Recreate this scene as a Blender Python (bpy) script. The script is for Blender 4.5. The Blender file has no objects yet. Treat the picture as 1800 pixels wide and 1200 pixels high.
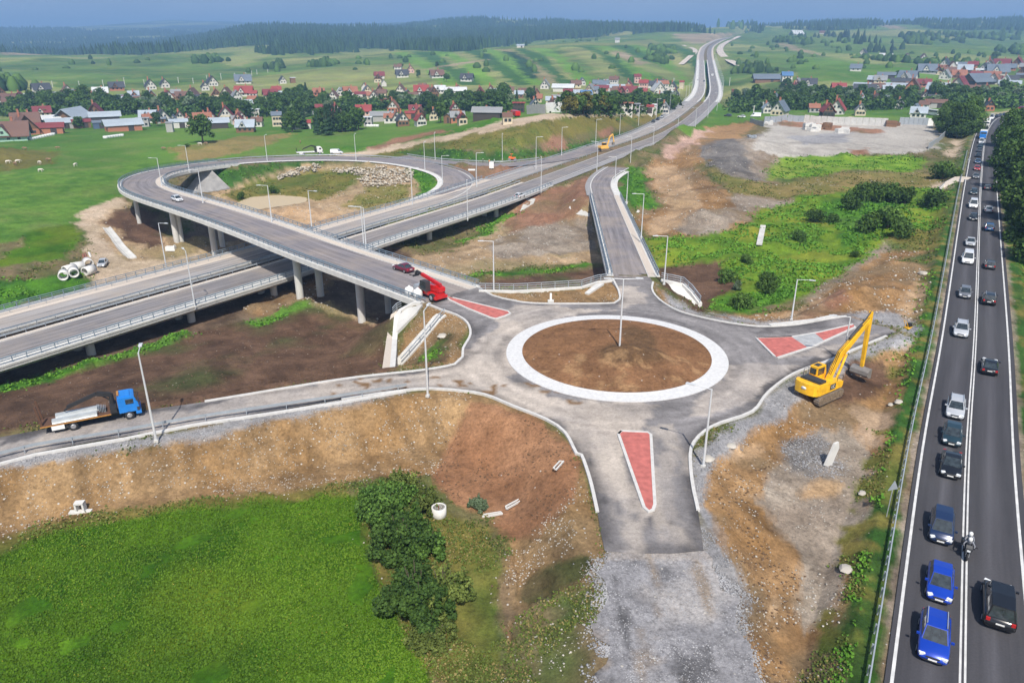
import bpy, math, random
import numpy as np
from mathutils import Vector, Matrix
from mathutils.geometry import delaunay_2d_cdt
R = math.radians
random.seed(7)
rng = np.random.default_rng(11)
SC = bpy.context.scene
COL = SC.collection

# ------------------------------------------------------------------ camera, sky, sun, exposure
FPX, PITCH, CAMZ = 1300.0, R(22.0), 36.0
cam = bpy.data.objects.new('camera', bpy.data.cameras.new('camera'))
COL.objects.link(cam)
cam.location = (0, 0, CAMZ)
cam.rotation_euler = (R(90) - PITCH, 0, 0)
cam.data.sensor_width = 36.0
cam.data.lens = 36.0 * FPX / 1800.0
cam.data.clip_start = 0.5
cam.data.clip_end = 60000
SC.camera = cam

SUN_EL, SUN_DX = R(52), 0.10          # sun behind the camera, a touch to the right
w = bpy.data.worlds.new('World'); SC.world = w; w.use_nodes = True
nt = w.node_tree; nt.nodes.clear()
sky = nt.nodes.new('ShaderNodeTexSky'); sky.sky_type = 'NISHITA'; sky.sun_disc = False
sky.sun_elevation = SUN_EL; sky.sun_rotation = R(180) - math.atan(SUN_DX)
sky.altitude = 600; sky.air_density = 1.0; sky.dust_density = 2.5
bg = nt.nodes.new('ShaderNodeBackground'); bg.inputs[1].default_value = 0.11
wo = nt.nodes.new('ShaderNodeOutputWorld')
nt.links.new(sky.outputs[0], bg.inputs[0]); nt.links.new(bg.outputs[0], wo.inputs[0])
sun = bpy.data.objects.new('sun', bpy.data.lights.new('sun', 'SUN'))
COL.objects.link(sun)
sun.data.energy = 4.4; sun.data.angle = R(0.6); sun.data.color = (1.0, 0.94, 0.85)
sd = Vector((SUN_DX, -1, 0)).normalized() * math.cos(SUN_EL) + Vector((0, 0, math.sin(SUN_EL)))
sun.rotation_euler = sd.to_track_quat('Z', 'Y').to_euler()
sun.location = (0, 0, 200)
SC.view_settings.view_transform = 'Standard'; SC.view_settings.look = 'None'
SC.view_settings.exposure = 0.30; SC.view_settings.gamma = 1.0

# ------------------------------------------------------------------ photo pixel <-> world
CP, SP = math.cos(PITCH), math.sin(PITCH)
def ray(px, py):
    u = (px - 900) / FPX; v = (py - 600) / FPX
    return u, CP - v * SP, -SP - v * CP
def up(px, py, z=0.0):
    a, b, c = ray(px, py); t = (z - CAMZ) / c
    return Vector((a * t, b * t, z))
def upd(px, py, t):
    a, b, c = ray(px, py)
    return Vector((a * t, b * t, CAMZ + c * t))
def topix(X, Y, Z):
    d = Y * CP - (Z - CAMZ) * SP
    return 900 + FPX * X / d, 600 - FPX * (Y * SP + (Z - CAMZ) * CP) / d

# ------------------------------------------------------------------ value noise
def _h(ix, iy, s):
    n = (ix.astype(np.int64) * 374761393 + iy.astype(np.int64) * 668265263 + s * 1274126177) & 0x7fffffff
    n = ((n ^ (n >> 13)) * 1274126177) & 0x7fffffff
    return ((n ^ (n >> 16)) & 0xffff) / 65535.0
def vnoise(x, y, s=0):
    ix = np.floor(x); iy = np.floor(y); fx = x - ix; fy = y - iy
    fx = fx * fx * (3 - 2 * fx); fy = fy * fy * (3 - 2 * fy)
    a = _h(ix, iy, s); b = _h(ix + 1, iy, s); c = _h(ix, iy + 1, s); d = _h(ix + 1, iy + 1, s)
    return (a * (1 - fx) + b * fx) * (1 - fy) + (c * (1 - fx) + d * fx) * fy
def fbm(x, y, sc, s=0, o=3):
    r = 0; a = 1; t = 0
    for k in range(o):
        r = r + a * vnoise(x / sc, y / sc, s + k * 17); t += a; a *= 0.55; sc /= 2.1
    return r / t

# ------------------------------------------------------------------ mesh builder
class MB:
    def __init__(self): self.v = []; self.f = []; self.sm = []
    def add(self, vs, fs, smooth=False):
        o = len(self.v); self.v.extend([tuple(p) for p in vs])
        self.f.extend([tuple(i + o for i in f) for f in fs]); self.sm.extend([smooth] * len(fs))
    def box(self, c, s, rz=0.0, M=None):
        x, y, z = s[0] / 2, s[1] / 2, s[2] / 2
        P = [Vector((a * x, b * y, d * z)) for a in (-1, 1) for b in (-1, 1) for d in (-1, 1)]
        Q = Matrix.Rotation(rz, 3, 'Z') if M is None else M
        P = [Q @ p + Vector(c) for p in P]
        self.add(P, [(0, 1, 3, 2), (4, 6, 7, 5), (0, 4, 5, 1), (2, 3, 7, 6), (0, 2, 6, 4), (1, 5, 7, 3)])
        return self
    def bar(self, a, b, w, h, upv=(0, 0, 1)):      # box section from a to b
        a = Vector(a); b = Vector(b); d = b - a; L = d.length
        if L < 1e-6: return self
        d.normalize(); u = Vector(upv)
        s = d.cross(u)
        if s.length < 1e-4: s = d.cross(Vector((1, 0, 0)))
        s.normalize(); t = s.cross(d)
        M = Matrix((d, s, t)).transposed()
        return self.box((a + b) / 2, (L, w, h), M=M)
    def tube(self, a, b, r, r2=None, n=10, cap=True):
        a = Vector(a); b = Vector(b); r2 = r if r2 is None else r2
        d = (b - a).normalized(); s = d.cross(Vector((0, 0, 1)))
        if s.length < 1e-3: s = Vector((1, 0, 0))
        s.normalize(); t = s.cross(d)
        vs = []
        for (c, q) in ((a, r), (b, r2)):
            for k in range(n):
                g = 2 * math.pi * k / n
                vs.append(c + (s * math.cos(g) + t * math.sin(g)) * q)
        fs = [(k, (k + 1) % n, n + (k + 1) % n, n + k) for k in range(n)]
        self.add(vs, fs, True)
        if cap: self.add(vs, [tuple(range(n - 1, -1, -1)), tuple(range(n, 2 * n))])
        return self
    def prism(self, poly, y0, y1, axis='y', M=None, off=(0, 0, 0)):   # polygon in xz swept along y
        n = len(poly); vs = []
        for y in (y0, y1):
            for (a, b) in poly:
                p = Vector((a, y, b)) if axis == 'y' else Vector((a, b, y))
                if M is not None: p = M @ p
                vs.append(p + Vector(off))
        fs = [(k, (k + 1) % n, n + (k + 1) % n, n + k) for k in range(n)]
        self.add(vs, fs + [tuple(range(n - 1, -1, -1)), tuple(range(n, 2 * n))])
        return self
    def lathe(self, prof, c=(0, 0, 0), n=16, M=None):
        vs = []; m = len(prof)
        for (r, z) in prof:
            for k in range(n):
                g = 2 * math.pi * k / n; p = Vector((r * math.cos(g), r * math.sin(g), z))
                if M is not None: p = M @ p
                vs.append(p + Vector(c))
        fs = [(j * n + k, j * n + (k + 1) % n, (j + 1) * n + (k + 1) % n, (j + 1) * n + k) for j in range(m - 1) for k in range(n)]
        self.add(vs, fs, True); return self
    def mesh(self, name):
        me = bpy.data.meshes.new(name); me.from_pydata(self.v, [], self.f)
        me.polygons.foreach_set('use_smooth', self.sm); me.update()
        import bmesh
        if len(self.f) < 60000:
            b = bmesh.new(); b.from_mesh(me); bmesh.ops.recalc_face_normals(b, faces=b.faces); b.to_mesh(me); b.free()
        return me
    def build(self, name, mat, parent=None, **kw):
        o = bpy.data.objects.new(name, self.mesh(name)); o.data.materials.append(mat)
        COL.objects.link(o); o.parent = parent
        for k, v in kw.items(): o[k] = v
        return o
def tag(o, label=None, cat=None, group=None, kind=None):
    if label: o['label'] = label
    if cat: o['category'] = cat
    if group: o['group'] = group
    if kind: o['kind'] = kind
    return o
def thing(name, label, cat, loc=(0, 0, 0), rz=0.0, group=None):
    o = bpy.data.objects.new(name, None); COL.objects.link(o); o.empty_display_size = 0.3
    o.location = loc; o.rotation_euler = (0, 0, rz)
    return tag(o, label, cat, group)
KIDS = {}
def kids(o): return [c for c in o.children]
def copy_tree(o, loc=None, rz=None, label=None, group=None, parent=None, sc=None):
    c = o.copy(); COL.objects.link(c); c.parent = parent
    if loc is not None: c.location = loc
    if rz is not None: c.rotation_euler = (0, 0, rz)
    if label: c['label'] = label
    if group: c['group'] = group
    if sc: c.scale = (sc, sc, sc) if not isinstance(sc, tuple) else sc
    for ch in o.children: copy_tree(ch, parent=c)
    return c

# ------------------------------------------------------------------ materials
def newmat(name):
    m = bpy.data.materials.new(name); m.use_nodes = True
    n = m.node_tree.nodes; return m, n, m.node_tree.links, n['Principled BSDF']
def mat(name, c, rough=0.7, metal=0.0, var=0.12, scale=1.5, bump=0.0, coat=0.0, emit=None):
    """surface with a little procedural unevenness in object space"""
    m, n, l, b = newmat(name)
    tc = n.new('ShaderNodeTexCoord'); no = n.new('ShaderNodeTexNoise')
    no.inputs['Scale'].default_value = scale; no.inputs['Detail'].default_value = 5
    l.new(tc.outputs['Object'], no.inputs['Vector'])
    mp = n.new('ShaderNodeMapRange'); mp.inputs[1].default_value = 0.3; mp.inputs[2].default_value = 0.7
    mp.inputs[3].default_value = 1 - var; mp.inputs[4].default_value = 1 + var
    l.new(no.outputs[0], mp.inputs[0])
    mx = n.new('ShaderNodeVectorMath'); mx.operation = 'SCALE'; mx.inputs[0].default_value = c[:3]
    l.new(mp.outputs[0], mx.inputs['Scale']); l.new(mx.outputs[0], b.inputs['Base Color'])
    b.inputs['Roughness'].default_value = rough; b.inputs['Metallic'].default_value = metal
    if coat: b.inputs['Coat Weight'].default_value = coat; b.inputs['Coat Roughness'].default_value = 0.08
    if bump:
        bp = n.new('ShaderNodeBump'); bp.inputs['Strength'].default_value = bump; bp.inputs['Distance'].default_value = 0.05
        l.new(no.outputs[0], bp.inputs['Height']); l.new(bp.outputs[0], b.inputs['Normal'])
    return m
M_CONC = mat('concrete', (0.54, 0.53, 0.50), 0.85, var=0.14, scale=0.35, bump=0.2)
M_CONCW = mat('pale concrete', (0.62, 0.61, 0.58), 0.8, var=0.1, scale=0.8)
M_KERB = mat('kerb stone', (0.56, 0.55, 0.53), 0.85, var=0.1, scale=2.0)
M_GALV = mat('galvanised steel', (0.40, 0.44, 0.48), 0.45, 0.35, var=0.1)
M_GALVB = mat('blue grey painted railing', (0.20, 0.26, 0.32), 0.5, 0.2, var=0.1)
M_LAMP = mat('light grey lamp metal', (0.66, 0.68, 0.70), 0.4, 0.2, var=0.04)
M_BLACK = mat('black rubber', (0.02, 0.02, 0.022), 0.8)
M_DARK = mat('dark grey metal', (0.05, 0.052, 0.055), 0.5, 0.2)
M_GLASS = mat('dark window glass', (0.03, 0.04, 0.045), 0.05, var=0.5, scale=2.5, coat=1.0)  # strong noise in the colour stands in for reflections on the glass
M_RIM = mat('alloy rim', (0.45, 0.46, 0.48), 0.35, 0.6)
M_WHITE = mat('white paint', (0.78, 0.78, 0.76), 0.4, var=0.04)
M_RED = mat('red glossy paint', (0.55, 0.012, 0.012), 0.3, var=0.1, coat=0.4)
M_TAIL = mat('red tail lamp plastic', (0.45, 0.02, 0.02), 0.25)
M_LENS = mat('clear lamp lens', (0.75, 0.78, 0.8), 0.1)
M_YEL = mat('yellow machine paint', (0.84, 0.46, 0.014), 0.45, var=0.2, coat=0.2)
M_STEEL = mat('worn bare steel', (0.32, 0.30, 0.28), 0.5, 0.5, var=0.2)
M_TRACK = mat('muddy steel track', (0.20, 0.15, 0.10), 0.8, 0.1, var=0.35, scale=4)
M_LINE = mat('white road marking', (0.60, 0.60, 0.59), 0.6, var=0.16, scale=1.2)
# ------------------------------------------------------------------ natural terrain: control points (px, py, z) or (px, py, 'd', distance)
CTRL = [
 # lower left meadow and foot of the embankment
 (-300,1150,-3),(-200,1300,-3),(0,960,-3),(0,1200,-3),(300,920,-3),(300,1150,-3),(600,880,-3),(600,1180,-3),(800,900,-2.8),(850,1100,-2.6),
 (950,1150,-2.0),(930,970,-2.6),(1010,1150,-1.0),(1000,1000,-1.6),(100,925,-3),(450,885,-3),(760,860,-2.9),(900,1500,-2),(300,1700,-3),(1300,1600,-1.5),(1800,1600,-1),
 # right of roundabout
 (1300,800,-0.9),(1400,760,-1.0),(1450,700,-0.9),(1520,640,-0.7),(1400,900,-1.3),(1350,1000,-1.2),(1500,850,-1.3),(1500,1000,-1.8),(1420,1150,-1.7),(1540,1100,-1.8),
 (1580,700,-1.3),(1600,560,-1.2),(1590,480,-1.6),(1630,430,-1.6),(1480,545,-0.8),(1560,520,-1.0),(1640,640,-1.0),(1600,900,-1.2),
 (1840,700,-1.2),(1900,1000,-1.5),(1860,450,-1.5),(1860,330,-1),(2100,700,-2),(2100,1100,-2),(1900,260,0),(2200,450,-1),
 # low green land beyond the roundabout
 (1250,500,-5),(1300,530,-3.6),(1170,520,-5),(1350,500,-4.0),(1450,480,-3.2),(1300,450,-4.6),(1200,440,-5.5),(1450,400,-3.8),(1550,400,-2.8),(1620,370,-2.4),
 (1350,380,-4.2),(1240,395,-4.4),(1200,370,-5.0),(1150,380,-6.0),(1280,340,-2.8),(1230,320,-3.0),(1170,310,-5.0),(1200,270,-3.6),(1270,230,-2.6),
 (1250,290,-1.6),(1330,262,0.2),(1350,300,-2.4),(1400,300,-3.0),(1500,300,-2.9),(1600,300,-2.6),(1500,350,-3.2),(1600,340,-2.8),(1660,300,-1.6),
 (1400,262,-1.0),(1500,265,-1.0),(1600,265,-1.0),(1350,230,-1.0),(1450,225,-1.0),(1550,220,-1.0),(1630,230,-1.0),(1670,250,-1.5),(1250,215,-2.5),(1320,205,-2),
 # valley floor under the bridges
 (1030,400,-8.6),(1000,470,-8.6),(930,490,-8.4),(870,495,-8.2),(850,450,-9.0),(950,430,-8.6),(950,380,-7.6),(1000,340,-6.6),(900,400,-9.2),
 (780,440,-10.5),(700,450,-10.5),(650,480,-10.0),(800,400,-10.8),(860,385,-10.5),(600,510,-10.0),(680,560,-9.0),(640,580,-9.2),(560,560,-10.0),(600,620,-6.6),(660,640,-5.0),(700,600,-6.0),
 (690,520,-9.8),(500,540,-10.4),(450,570,-10.2),(430,470,-11.0),(350,590,-10.4),(350,660,-5.5),(200,630,-10.4),(200,700,-5.0),(60,670,-10.6),(50,730,-5.2),(-200,740,-10.4),(-250,860,-4),(-150,620,-10.5),
 (450,530,-11.3),(200,580,-11.3),(0,600,-11.3),(300,560,-11.3),(300,640,-8.4),(500,600,-8),(100,700,-8.0),
 (100,520,-8.8),(180,470,-9.0),(230,430,-9.3),(300,440,-9.8),(370,430,-10.0),(420,420,-10.2),(150,400,-8.4),(50,440,-8.2),(0,500,-8.4),(-150,480,-8.5),
 (30,340,-8),(150,330,-8),(250,365,-8.6),(300,390,-9.6),(-200,350,-8),(100,260,-9),(300,245,-9),(500,245,-8.5),(400,262,-8),(200,285,-8.4),(-200,260,-9),
 # inside the loop ramp
 (360,345,-9.6),(430,350,-9.3),(480,355,-9.3),(540,350,-9.2),(450,395,-9.3),(560,392,-8.4),(620,370,-8.0),(700,330,-7.0),(650,305,-6.2),(550,310,-7.4),(430,315,-8.6),(580,340,-8.6),(740,330,-6.2),(760,315,-5.8),
 (860,300,-4.9),(900,310,-5.4),(840,318,-5.6),
 # mound with the dirt track on top
 (640,264,-6.6),(700,251,-4.5),(760,240,-1.5),(850,222,2.5),(900,211,4.2),(960,203,5.6),(1050,201,6.2),(1130,201,5.4),(1190,200,3.2),
 (1000,208,6.0),(900,225,3.6),(800,245,-0.6),(1080,212,4.8),(1150,206,4.0),(800,205,-5.5),(720,228,-6.6),(870,200,-3.0),(930,193,-1.0),(1000,192,-2.5),(1120,192,-3.5),
 # village valley
 (-300,215,-12),(0,215,-12),(150,215,-11.5),(300,215,-11),(450,220,-10.5),(600,205,-9),(700,205,-8.5),(0,190,-12),(300,190,-11),(600,185,-9),(800,190,-7.5),(950,182,-7),(1100,182,-7),(1200,195,-8),(1290,190,-8),
 (1350,200,-6),(1450,200,-5),(1550,200,-4.5),(1650,195,-4),(1750,190,-3),(1850,200,-1),(1350,180,-7),(1500,178,-6),(1650,170,-4),(1800,165,-2),
 (-300,165,-7),(0,165,-6),(150,165,-6),(300,165,-6),(450,165,-5),(600,165,-5),(800,168,-5),(950,158,-4),(1100,158,-4),(1200,160,-10),(1260,160,-11),(1350,150,-5),(1500,155,-4),(1650,150,-3),(1800,145,-1),(2000,160,0),
]
CTD = [  # far relief (px, py, distance)
 (-400,130,900),(-400,100,1300),(-400,93,1700),(-400,98,2300),(-400,75,3300),(-400,48,5500),(-400,60,7500),
 (0,130,900),(0,105,1250),(0,92,1600),(0,98,2300),(0,72,3300),(0,49,5000),(0,58,7500),
 (250,130,900),(250,105,1250),(250,95,1550),(250,100,2200),(250,84,3000),(250,60,4200),(250,50,5600),(300,36,8500),
 (450,130,950),(450,105,1250),(450,82,1650),(450,62,2400),(450,50,2900),(450,70,4200),(450,40,8000),
 (600,130,880),(600,105,1150),(600,88,1600),(600,72,2000),(600,52,2900),(600,70,4200),(600,42,8000),
 (750,130,860),(750,105,1100),(750,90,1500),(750,78,2000),(750,50,3000),(750,44,4200),(780,38,6500),
 (900,130,850),(900,105,1080),(900,84,1400),(900,80,1900),(900,55,2800),(870,33,3600),(900,44,5000),(900,60,8500),
 (1000,130,850),(1000,105,1050),(1000,80,1350),(1000,76,1800),(1020,50,2600),(1040,46,3500),(1000,60,8500),
 (1100,130,850),(1100,105,1050),(1100,82,1400),(1100,66,1900),(1120,53,2500),(1130,62,4000),(1100,60,8500),
 (1190,135,800),(1190,110,1000),(1180,88,1350),(1190,68,1800),(1190,50,2400),(1200,60,4000),(1200,60,8500),
 (1240,128,800),(1240,112,980),(1300,135,820),(1300,112,980),(1300,95,1250),(1300,76,1700),(1300,58,2300),(1320,46,2800),(1320,62,4500),
 (1450,130,800),(1450,110,1000),(1450,92,1250),(1450,72,1650),(1450,57,2200),(1450,46,2800),(1450,60,4500),(1450,60,8500),
 (1600,125,820),(1600,108,1020),(1600,88,1350),(1600,68,1800),(1600,52,2300),(1600,41,2900),(1600,60,4500),
 (1750,125,850),(1750,108,1080),(1750,88,1500),(1750,68,2000),(1750,50,2600),(1750,37,3300),(1750,60,5000),(1750,60,8500),
 (2100,125,900),(2100,95,1500),(2100,65,2200),(2100,38,3200),(2100,60,6000),
]
_pts = []
for c in CTRL: _pts.append(up(*c))
for (a, b, d) in CTD: _pts.append(upd(a, b, d))
def warp(x, y):
    return np.arctan2(x, y) * 2.6, np.log(np.hypot(x, y)) * 1.0
_P = np.array([[p.x, p.y, p.z] for p in _pts])
_Q = np.stack(warp(_P[:, 0], _P[:, 1]), 1)
def _K(A, B): return -np.sqrt(((A[:, None, :] - B[None]) ** 2).sum(2) + 0.0004)
_n = len(_P); _A = np.zeros((_n + 3, _n + 3)); _A[:_n, :_n] = _K(_Q, _Q) - np.eye(_n) * 0.004
_A[:_n, _n] = 1; _A[:_n, _n + 1:] = _Q; _A[_n, :_n] = 1; _A[_n + 1:, :_n] = _Q.T
_W = np.linalg.solve(_A, np.r_[_P[:, 2], 0, 0, 0])
AZ0, AZ1, NA = R(-58), R(58), 961
LD0, LD1, ND = math.log(10), math.log(12000), 901
class Grid:
    def __init__(s, Z): s.Z = Z
    def __call__(s, x, y):
        na, nd = s.Z.shape
        a = np.clip((np.arctan2(x, y) - AZ0) / (AZ1 - AZ0) * (na - 1), 0, na - 1.001)
        d = np.clip((np.log(np.maximum(np.hypot(x, y), 1)) - LD0) / (LD1 - LD0) * (nd - 1), 0, nd - 1.001)
        i = a.astype(int); j = d.astype(int); fa = a - i; fd = d - j
        Z = s.Z
        return (Z[i, j] * (1 - fa) + Z[i + 1, j] * fa) * (1 - fd) + (Z[i, j + 1] * (1 - fa) + Z[i + 1, j + 1] * fa) * fd
def _natural():
    na, nd = 241, 261
    az = np.linspace(AZ0, AZ1, na); ld = np.linspace(LD0, LD1, nd)
    A, D = np.meshgrid(az, ld, indexing='ij'); q = np.stack([A.ravel() * 2.6, D.ravel()], 1)
    Z = np.zeros(len(q))
    for k in range(0, len(q), 8000):
        b = q[k:k + 8000]; Z[k:k + 8000] = _K(b, _Q) @ _W[:_n] + _W[_n] + b @ _W[_n + 1:]
    return Grid(Z.reshape(na, nd))
ZN = _natural()

# ------------------------------------------------------------------ road centre lines (world)
def catmull(P, step=3.0):
    P = [Vector(p) for p in P]; out = []
    Q = [P[0] * 2 - P[1]] + P + [P[-1] * 2 - P[-2]]
    for i in range(1, len(Q) - 2):
        a, b, c, d = Q[i - 1:i + 3]; n = max(1, int((c - b).length / step))
        for k in range(n):
            t = k / n
            out.append(0.5 * ((2 * b) + (c - a) * t + (2 * a - 5 * b + 4 * c - d) * t * t + (3 * b - a - 3 * c + d) * t ** 3))
    out.append(P[-1]); return out
def normals(L):
    N = []
    for i in range(len(L)):
        d = L[min(i + 1, len(L) - 1)] - L[max(i - 1, 0)]; d.z = 0; d.normalize(); N.append(Vector((-d.y, d.x, 0)))   # left
    return N
def offset(L, o, dz=0.0):
    N = normals(L)
    return [p + n * (o(i / (len(L) - 1)) if callable(o) else o) + Vector((0, 0, dz)) for i, (p, n) in enumerate(zip(L, N))]
def smooth_line(L, k):
    for _ in range(k):
        L = [L[0]] + [(L[i - 1] + L[i] * 2 + L[i + 1]) / 4 for i in range(1, len(L) - 1)] + [L[-1]]
    return L
_m = [up(-260,665,-7),up(0,592,-7),up(240,524,-7),up(483,456,-7),up(585,421.5,-6.8),up(822,350,-6),up(893,325.5,-5.5),up(1044,272,-5),up(1160,230,-4),up(1219,190,-3.5),
      upd(1243,162,640),upd(1242,125,900),upd(1240,93,1250),upd(1247,80,1550),upd(1267,70,1900),upd(1287,66,2250),upd(1323,60,2650),upd(1385,52,2900)]
MOT = smooth_line(catmull(_m, 4.0), 6)
def near_param(L, p):
    b = min(range(len(L)), key=lambda i: (L[i].xy - Vector(p).xy).length); return b
# overpass ramp: left/right edges in px at z
def mid(a, b, z): return (up(*a, z) + up(*b, z)) / 2
OVR_N = [(745,533,0),(631,491,0),(509,449,0),(400,404,0),(330,378,-.2),(273,357,-.3),(228,342,-.5),(211,331,-.7),(212,318,-.9),(235,305,-1.3),(280,296.5,-1.8),(330,289.5,-2.4),(397,281,-3),(480,276.3,-3.6),(575,274,-4.1),(670,276,-4.5),(720,280,-4.7)]
OVR_F = [(838,504,0),(740,471,0),(640,438,0),(533,402,0),(450,375,0),(357,350,-.2),(310,337,-.5),(286,328,-.8),(281,321,-.9),(290,313,-1.3),(322,303,-1.8),(360,296.5,-2.4),(430,288,-3),(500,284.5,-3.6),(575,282.5,-4.1),(640,285,-4.5),(690,290.5,-4.7)]
def resamp(L, n):
    d = [0]
    for a, b in zip(L, L[1:]): d.append(d[-1] + (b - a).length)
    out = []; j = 0
    for k in range(n):
        s = d[-1] * k / (n - 1)
        while j < len(L) - 2 and d[j + 1] < s: j += 1
        t = (s - d[j]) / max(1e-9, d[j + 1] - d[j]); out.append(L[j].lerp(L[j + 1], min(1, t)))
    return out
_on = [up(*q) for q in OVR_N]; _of = [up(*q) for q in OVR_F]
_oc = [(a + b) / 2 for a, b in zip(_on, _of)]
# loop continues round to the motorway
_lo = [(752,285,-4.8),(797,296,-5.0),(821,311,-5.3),(822,326,-5.6),(800,341,-5.9),(740,363,-6.3),(690,380,-6.5)]
_li = [(712,294.5,-4.8),(757,304,-5.0),(785,316,-5.3),(788,325,-5.6),(778,338,-5.9),(725,359,-6.3),(672,374,-6.5)]
_lc = [(up(*a) + up(*b)) / 2 for a, b in zip(_lo, _li)]
OVR = smooth_line(catmull(_oc + _lc, 3.0), 10)
_ow = [(a - b).length for a, b in zip(_on, _of)]
R2L = [(1078,495,0),(1040,346,-3.2),(1039,325,-3.8),(1048,309,-4.4),(1066,297,-4.9)]
R2R = [(1155,495,0),(1088,346,-3.2),(1077,325,-3.8),(1083,309,-4.4),(1104,292,-4.9)]
RP2 = smooth_line(catmull([(up(*a) + up(*b)) / 2 for a, b in zip(R2L, R2R)], 3.0), 4)
LNK = catmull([up(700,275.5,-4.6), up(760,284,-4.8), up(871,290,-5), up(942,285,-5), up(1000,275,-4.9), up(1050,258,-4.7)], 3.0)   # merge road along the mound
MAIN = smooth_line(catmull([up(1688,1420,0), up(1692,1200,0),up(1700,800,0),up(1714,600,0),up(1721,400,0),up(1724.5,320,0),up(1731,250,0),up(1741,221,0),up(1758,206,0),up(1792,200,0),up(1850,197,0),up(2000,195,0)], 4.0), 8)
def P2(L, z=0.0): return [up(x, y, z) for (x, y) in L]
JPX = [(-330,866),(-120,800),(0,768),(60,757),(248,722),(360,706),(600,667),(740,651),(800,640),(813,628),(814,613),(827,588),(821,567),(801,553),(777,545),(755,536),
       (838,504),(867,520),(900,528),(933,533),(1000,534),(1080,533),(1089,527),(1088,513),(1077,490),(1143,488),(1148,496),(1146,508),(1152,520),(1167,533),(1193,547),(1233,558),(1283,568),
       (1333,574),(1358,574),(1400,571),(1450,562),(1487,556),(1501,559),(1532,569),(1560,575),(1575,583),(1558,591),(1514,609),(1454,635),(1395,657),(1350,690),(1323,723),(1267,743),(1240,757),(1220,777),(1213,800),
       (1217,850),(1227,897),(1231,925),(1237,967),(1063,968),(1055,930),(1050,900),(1037,843),(1022,800),(1013,797),(993,760),(960,737),(900,713),(850,693),(793,685),(733,684),(600,701),(360,745),(220,766),(60,795),(0,811),(-120,836),(-330,905)]
JUN = catmull(P2(JPX) + [P2(JPX)[0]], 2.2)[:-1]
GRV = P2([(1063,968),(1237,967),(1262,1010),(1290,1050),(1313,1150),(1327,1200),(1335,1300),(1350,1500),(1045,1500),(1052,1200),(1057,1133),(1050,1083),(1060,1033),(1045,1005)])
PADS = [JUN, GRV, P2([(838,508),(1075,494),(1088,535),(900,530)]), P2([(1148,495),(1166,501),(1228,546),(1283,568),(1180,545)]),
        P2([(1213,800),(1240,757),(1323,723),(1395,657),(1450,640),(1420,690),(1330,735),(1270,775),(1240,830),(1245,900),(1225,900)])]
# corridors: (line, half width, level offset, i0, i1)
def span(L, a, b):
    n = len(L); return L[int(a * (n - 1)):int(b * (n - 1)) + 1]
iM = [near_param(MOT, up(*q)) for q in ((900,322,-5.6), (1228,178,-3.5), (1241,101,16))]
V_END = near_param(MOT, upd(1240, 106, 1080))
OB_END = near_param(OVR, (up(365,281,-3) + up(405,291,-3)) / 2)
RB_A = 1; RB_B = near_param(RP2, up(1060,345,-3.2))
CORR = [(MOT[iM[0]:iM[1]], 13.5, -0.25), (MOT[V_END:], 14, -0.4), (OVR[OB_END:], 7.0, -0.2), (RP2[RB_B:], 7.0, -0.2), (LNK, 5.5, -0.3), (MAIN, 6.2, -0.12)]
def seg_dist(X, Y, L, closed=False):
    D = np.full(X.shape, 1e9); Z = np.zeros(X.shape)
    P = list(L) + ([L[0]] if closed else [])
    for a, b in zip(P, P[1:]):
        dx, dy = b.x - a.x, b.y - a.y; l2 = dx * dx + dy * dy
        if l2 < 1e-9: continue
        t = np.clip(((X - a.x) * dx + (Y - a.y) * dy) / l2, 0, 1)
        d = np.hypot(X - a.x - t * dx, Y - a.y - t * dy); m = d < D
        D[m] = d[m]; Z[m] = (a.z + t * (b.z - a.z))[m]
    return D, Z
def pip(X, Y, poly):
    ins = np.zeros(X.shape, bool); n = len(poly)
    for i in range(n):
        x1, y1 = poly[i][0], poly[i][1]; x2, y2 = poly[i - 1][0], poly[i - 1][1]
        if y1 == y2: continue
        c = (y1 > Y) != (y2 > Y)
        ins ^= c & (X < (x2 - x1) * (Y - y1) / (y2 - y1) + x1)
    return ins
az = np.linspace(AZ0, AZ1, NA); ld = np.linspace(LD0, LD1, ND)
GA, GD = np.meshgrid(az, ld, indexing='ij'); GD = np.exp(GD)
GX = GD * np.sin(GA); GY = GD * np.cos(GA)
GZ = ZN(GX, GY)
near = np.clip((GD - 30) / 60, 0, 1) * np.clip((2500 - GD) / 1000, 0, 1)
GZ = GZ + (fbm(GX, GY, 14, 3) - 0.5) * 0.9 * (0.35 + 0.65 * np.clip(GD / 150, 0, 1)) + (fbm(GX, GY, 2.5, 5) - 0.5) * 0.22 + (fbm(GX, GY, 160, 9) - 0.5) * 14 * np.clip((GD - 700) / 800, 0, 1)
FLAT = np.zeros(GX.shape)
def corridor(L, hw, dz, slope=0.62):
    global GZ
    pl = L
    xs = [p.x for p in pl]; ys = [p.y for p in pl]; mg = 75
    m = (GX > min(xs) - mg) & (GX < max(xs) + mg) & (GY > min(ys) - mg) & (GY < max(ys) + mg)
    D, Z = seg_dist(GX[m], GY[m], pl); zr = Z + dz; e = np.maximum(D - hw, 0) * slope
    GZ[m] = np.clip(GZ[m], zr - e, zr + e)
    FLAT[m] = np.maximum(FLAT[m], D < hw)
def carve(L, clear, hw, slope):
    global GZ
    pl = L[::3] + [L[-1]]; xs = [p.x for p in pl]; ys = [p.y for p in pl]; mg = 160
    m = (GX > min(xs) - mg) & (GX < max(xs) + mg) & (GY > min(ys) - mg) & (GY < max(ys) + mg)
    D, Z = seg_dist(GX[m], GY[m], pl); GZ[m] = np.minimum(GZ[m], Z - clear + np.maximum(D - hw, 0) * slope)
carve(MOT[iM[1] + 4:V_END - 4], 6.0, 22, .16)
for c in CORR: corridor(*c)
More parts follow.
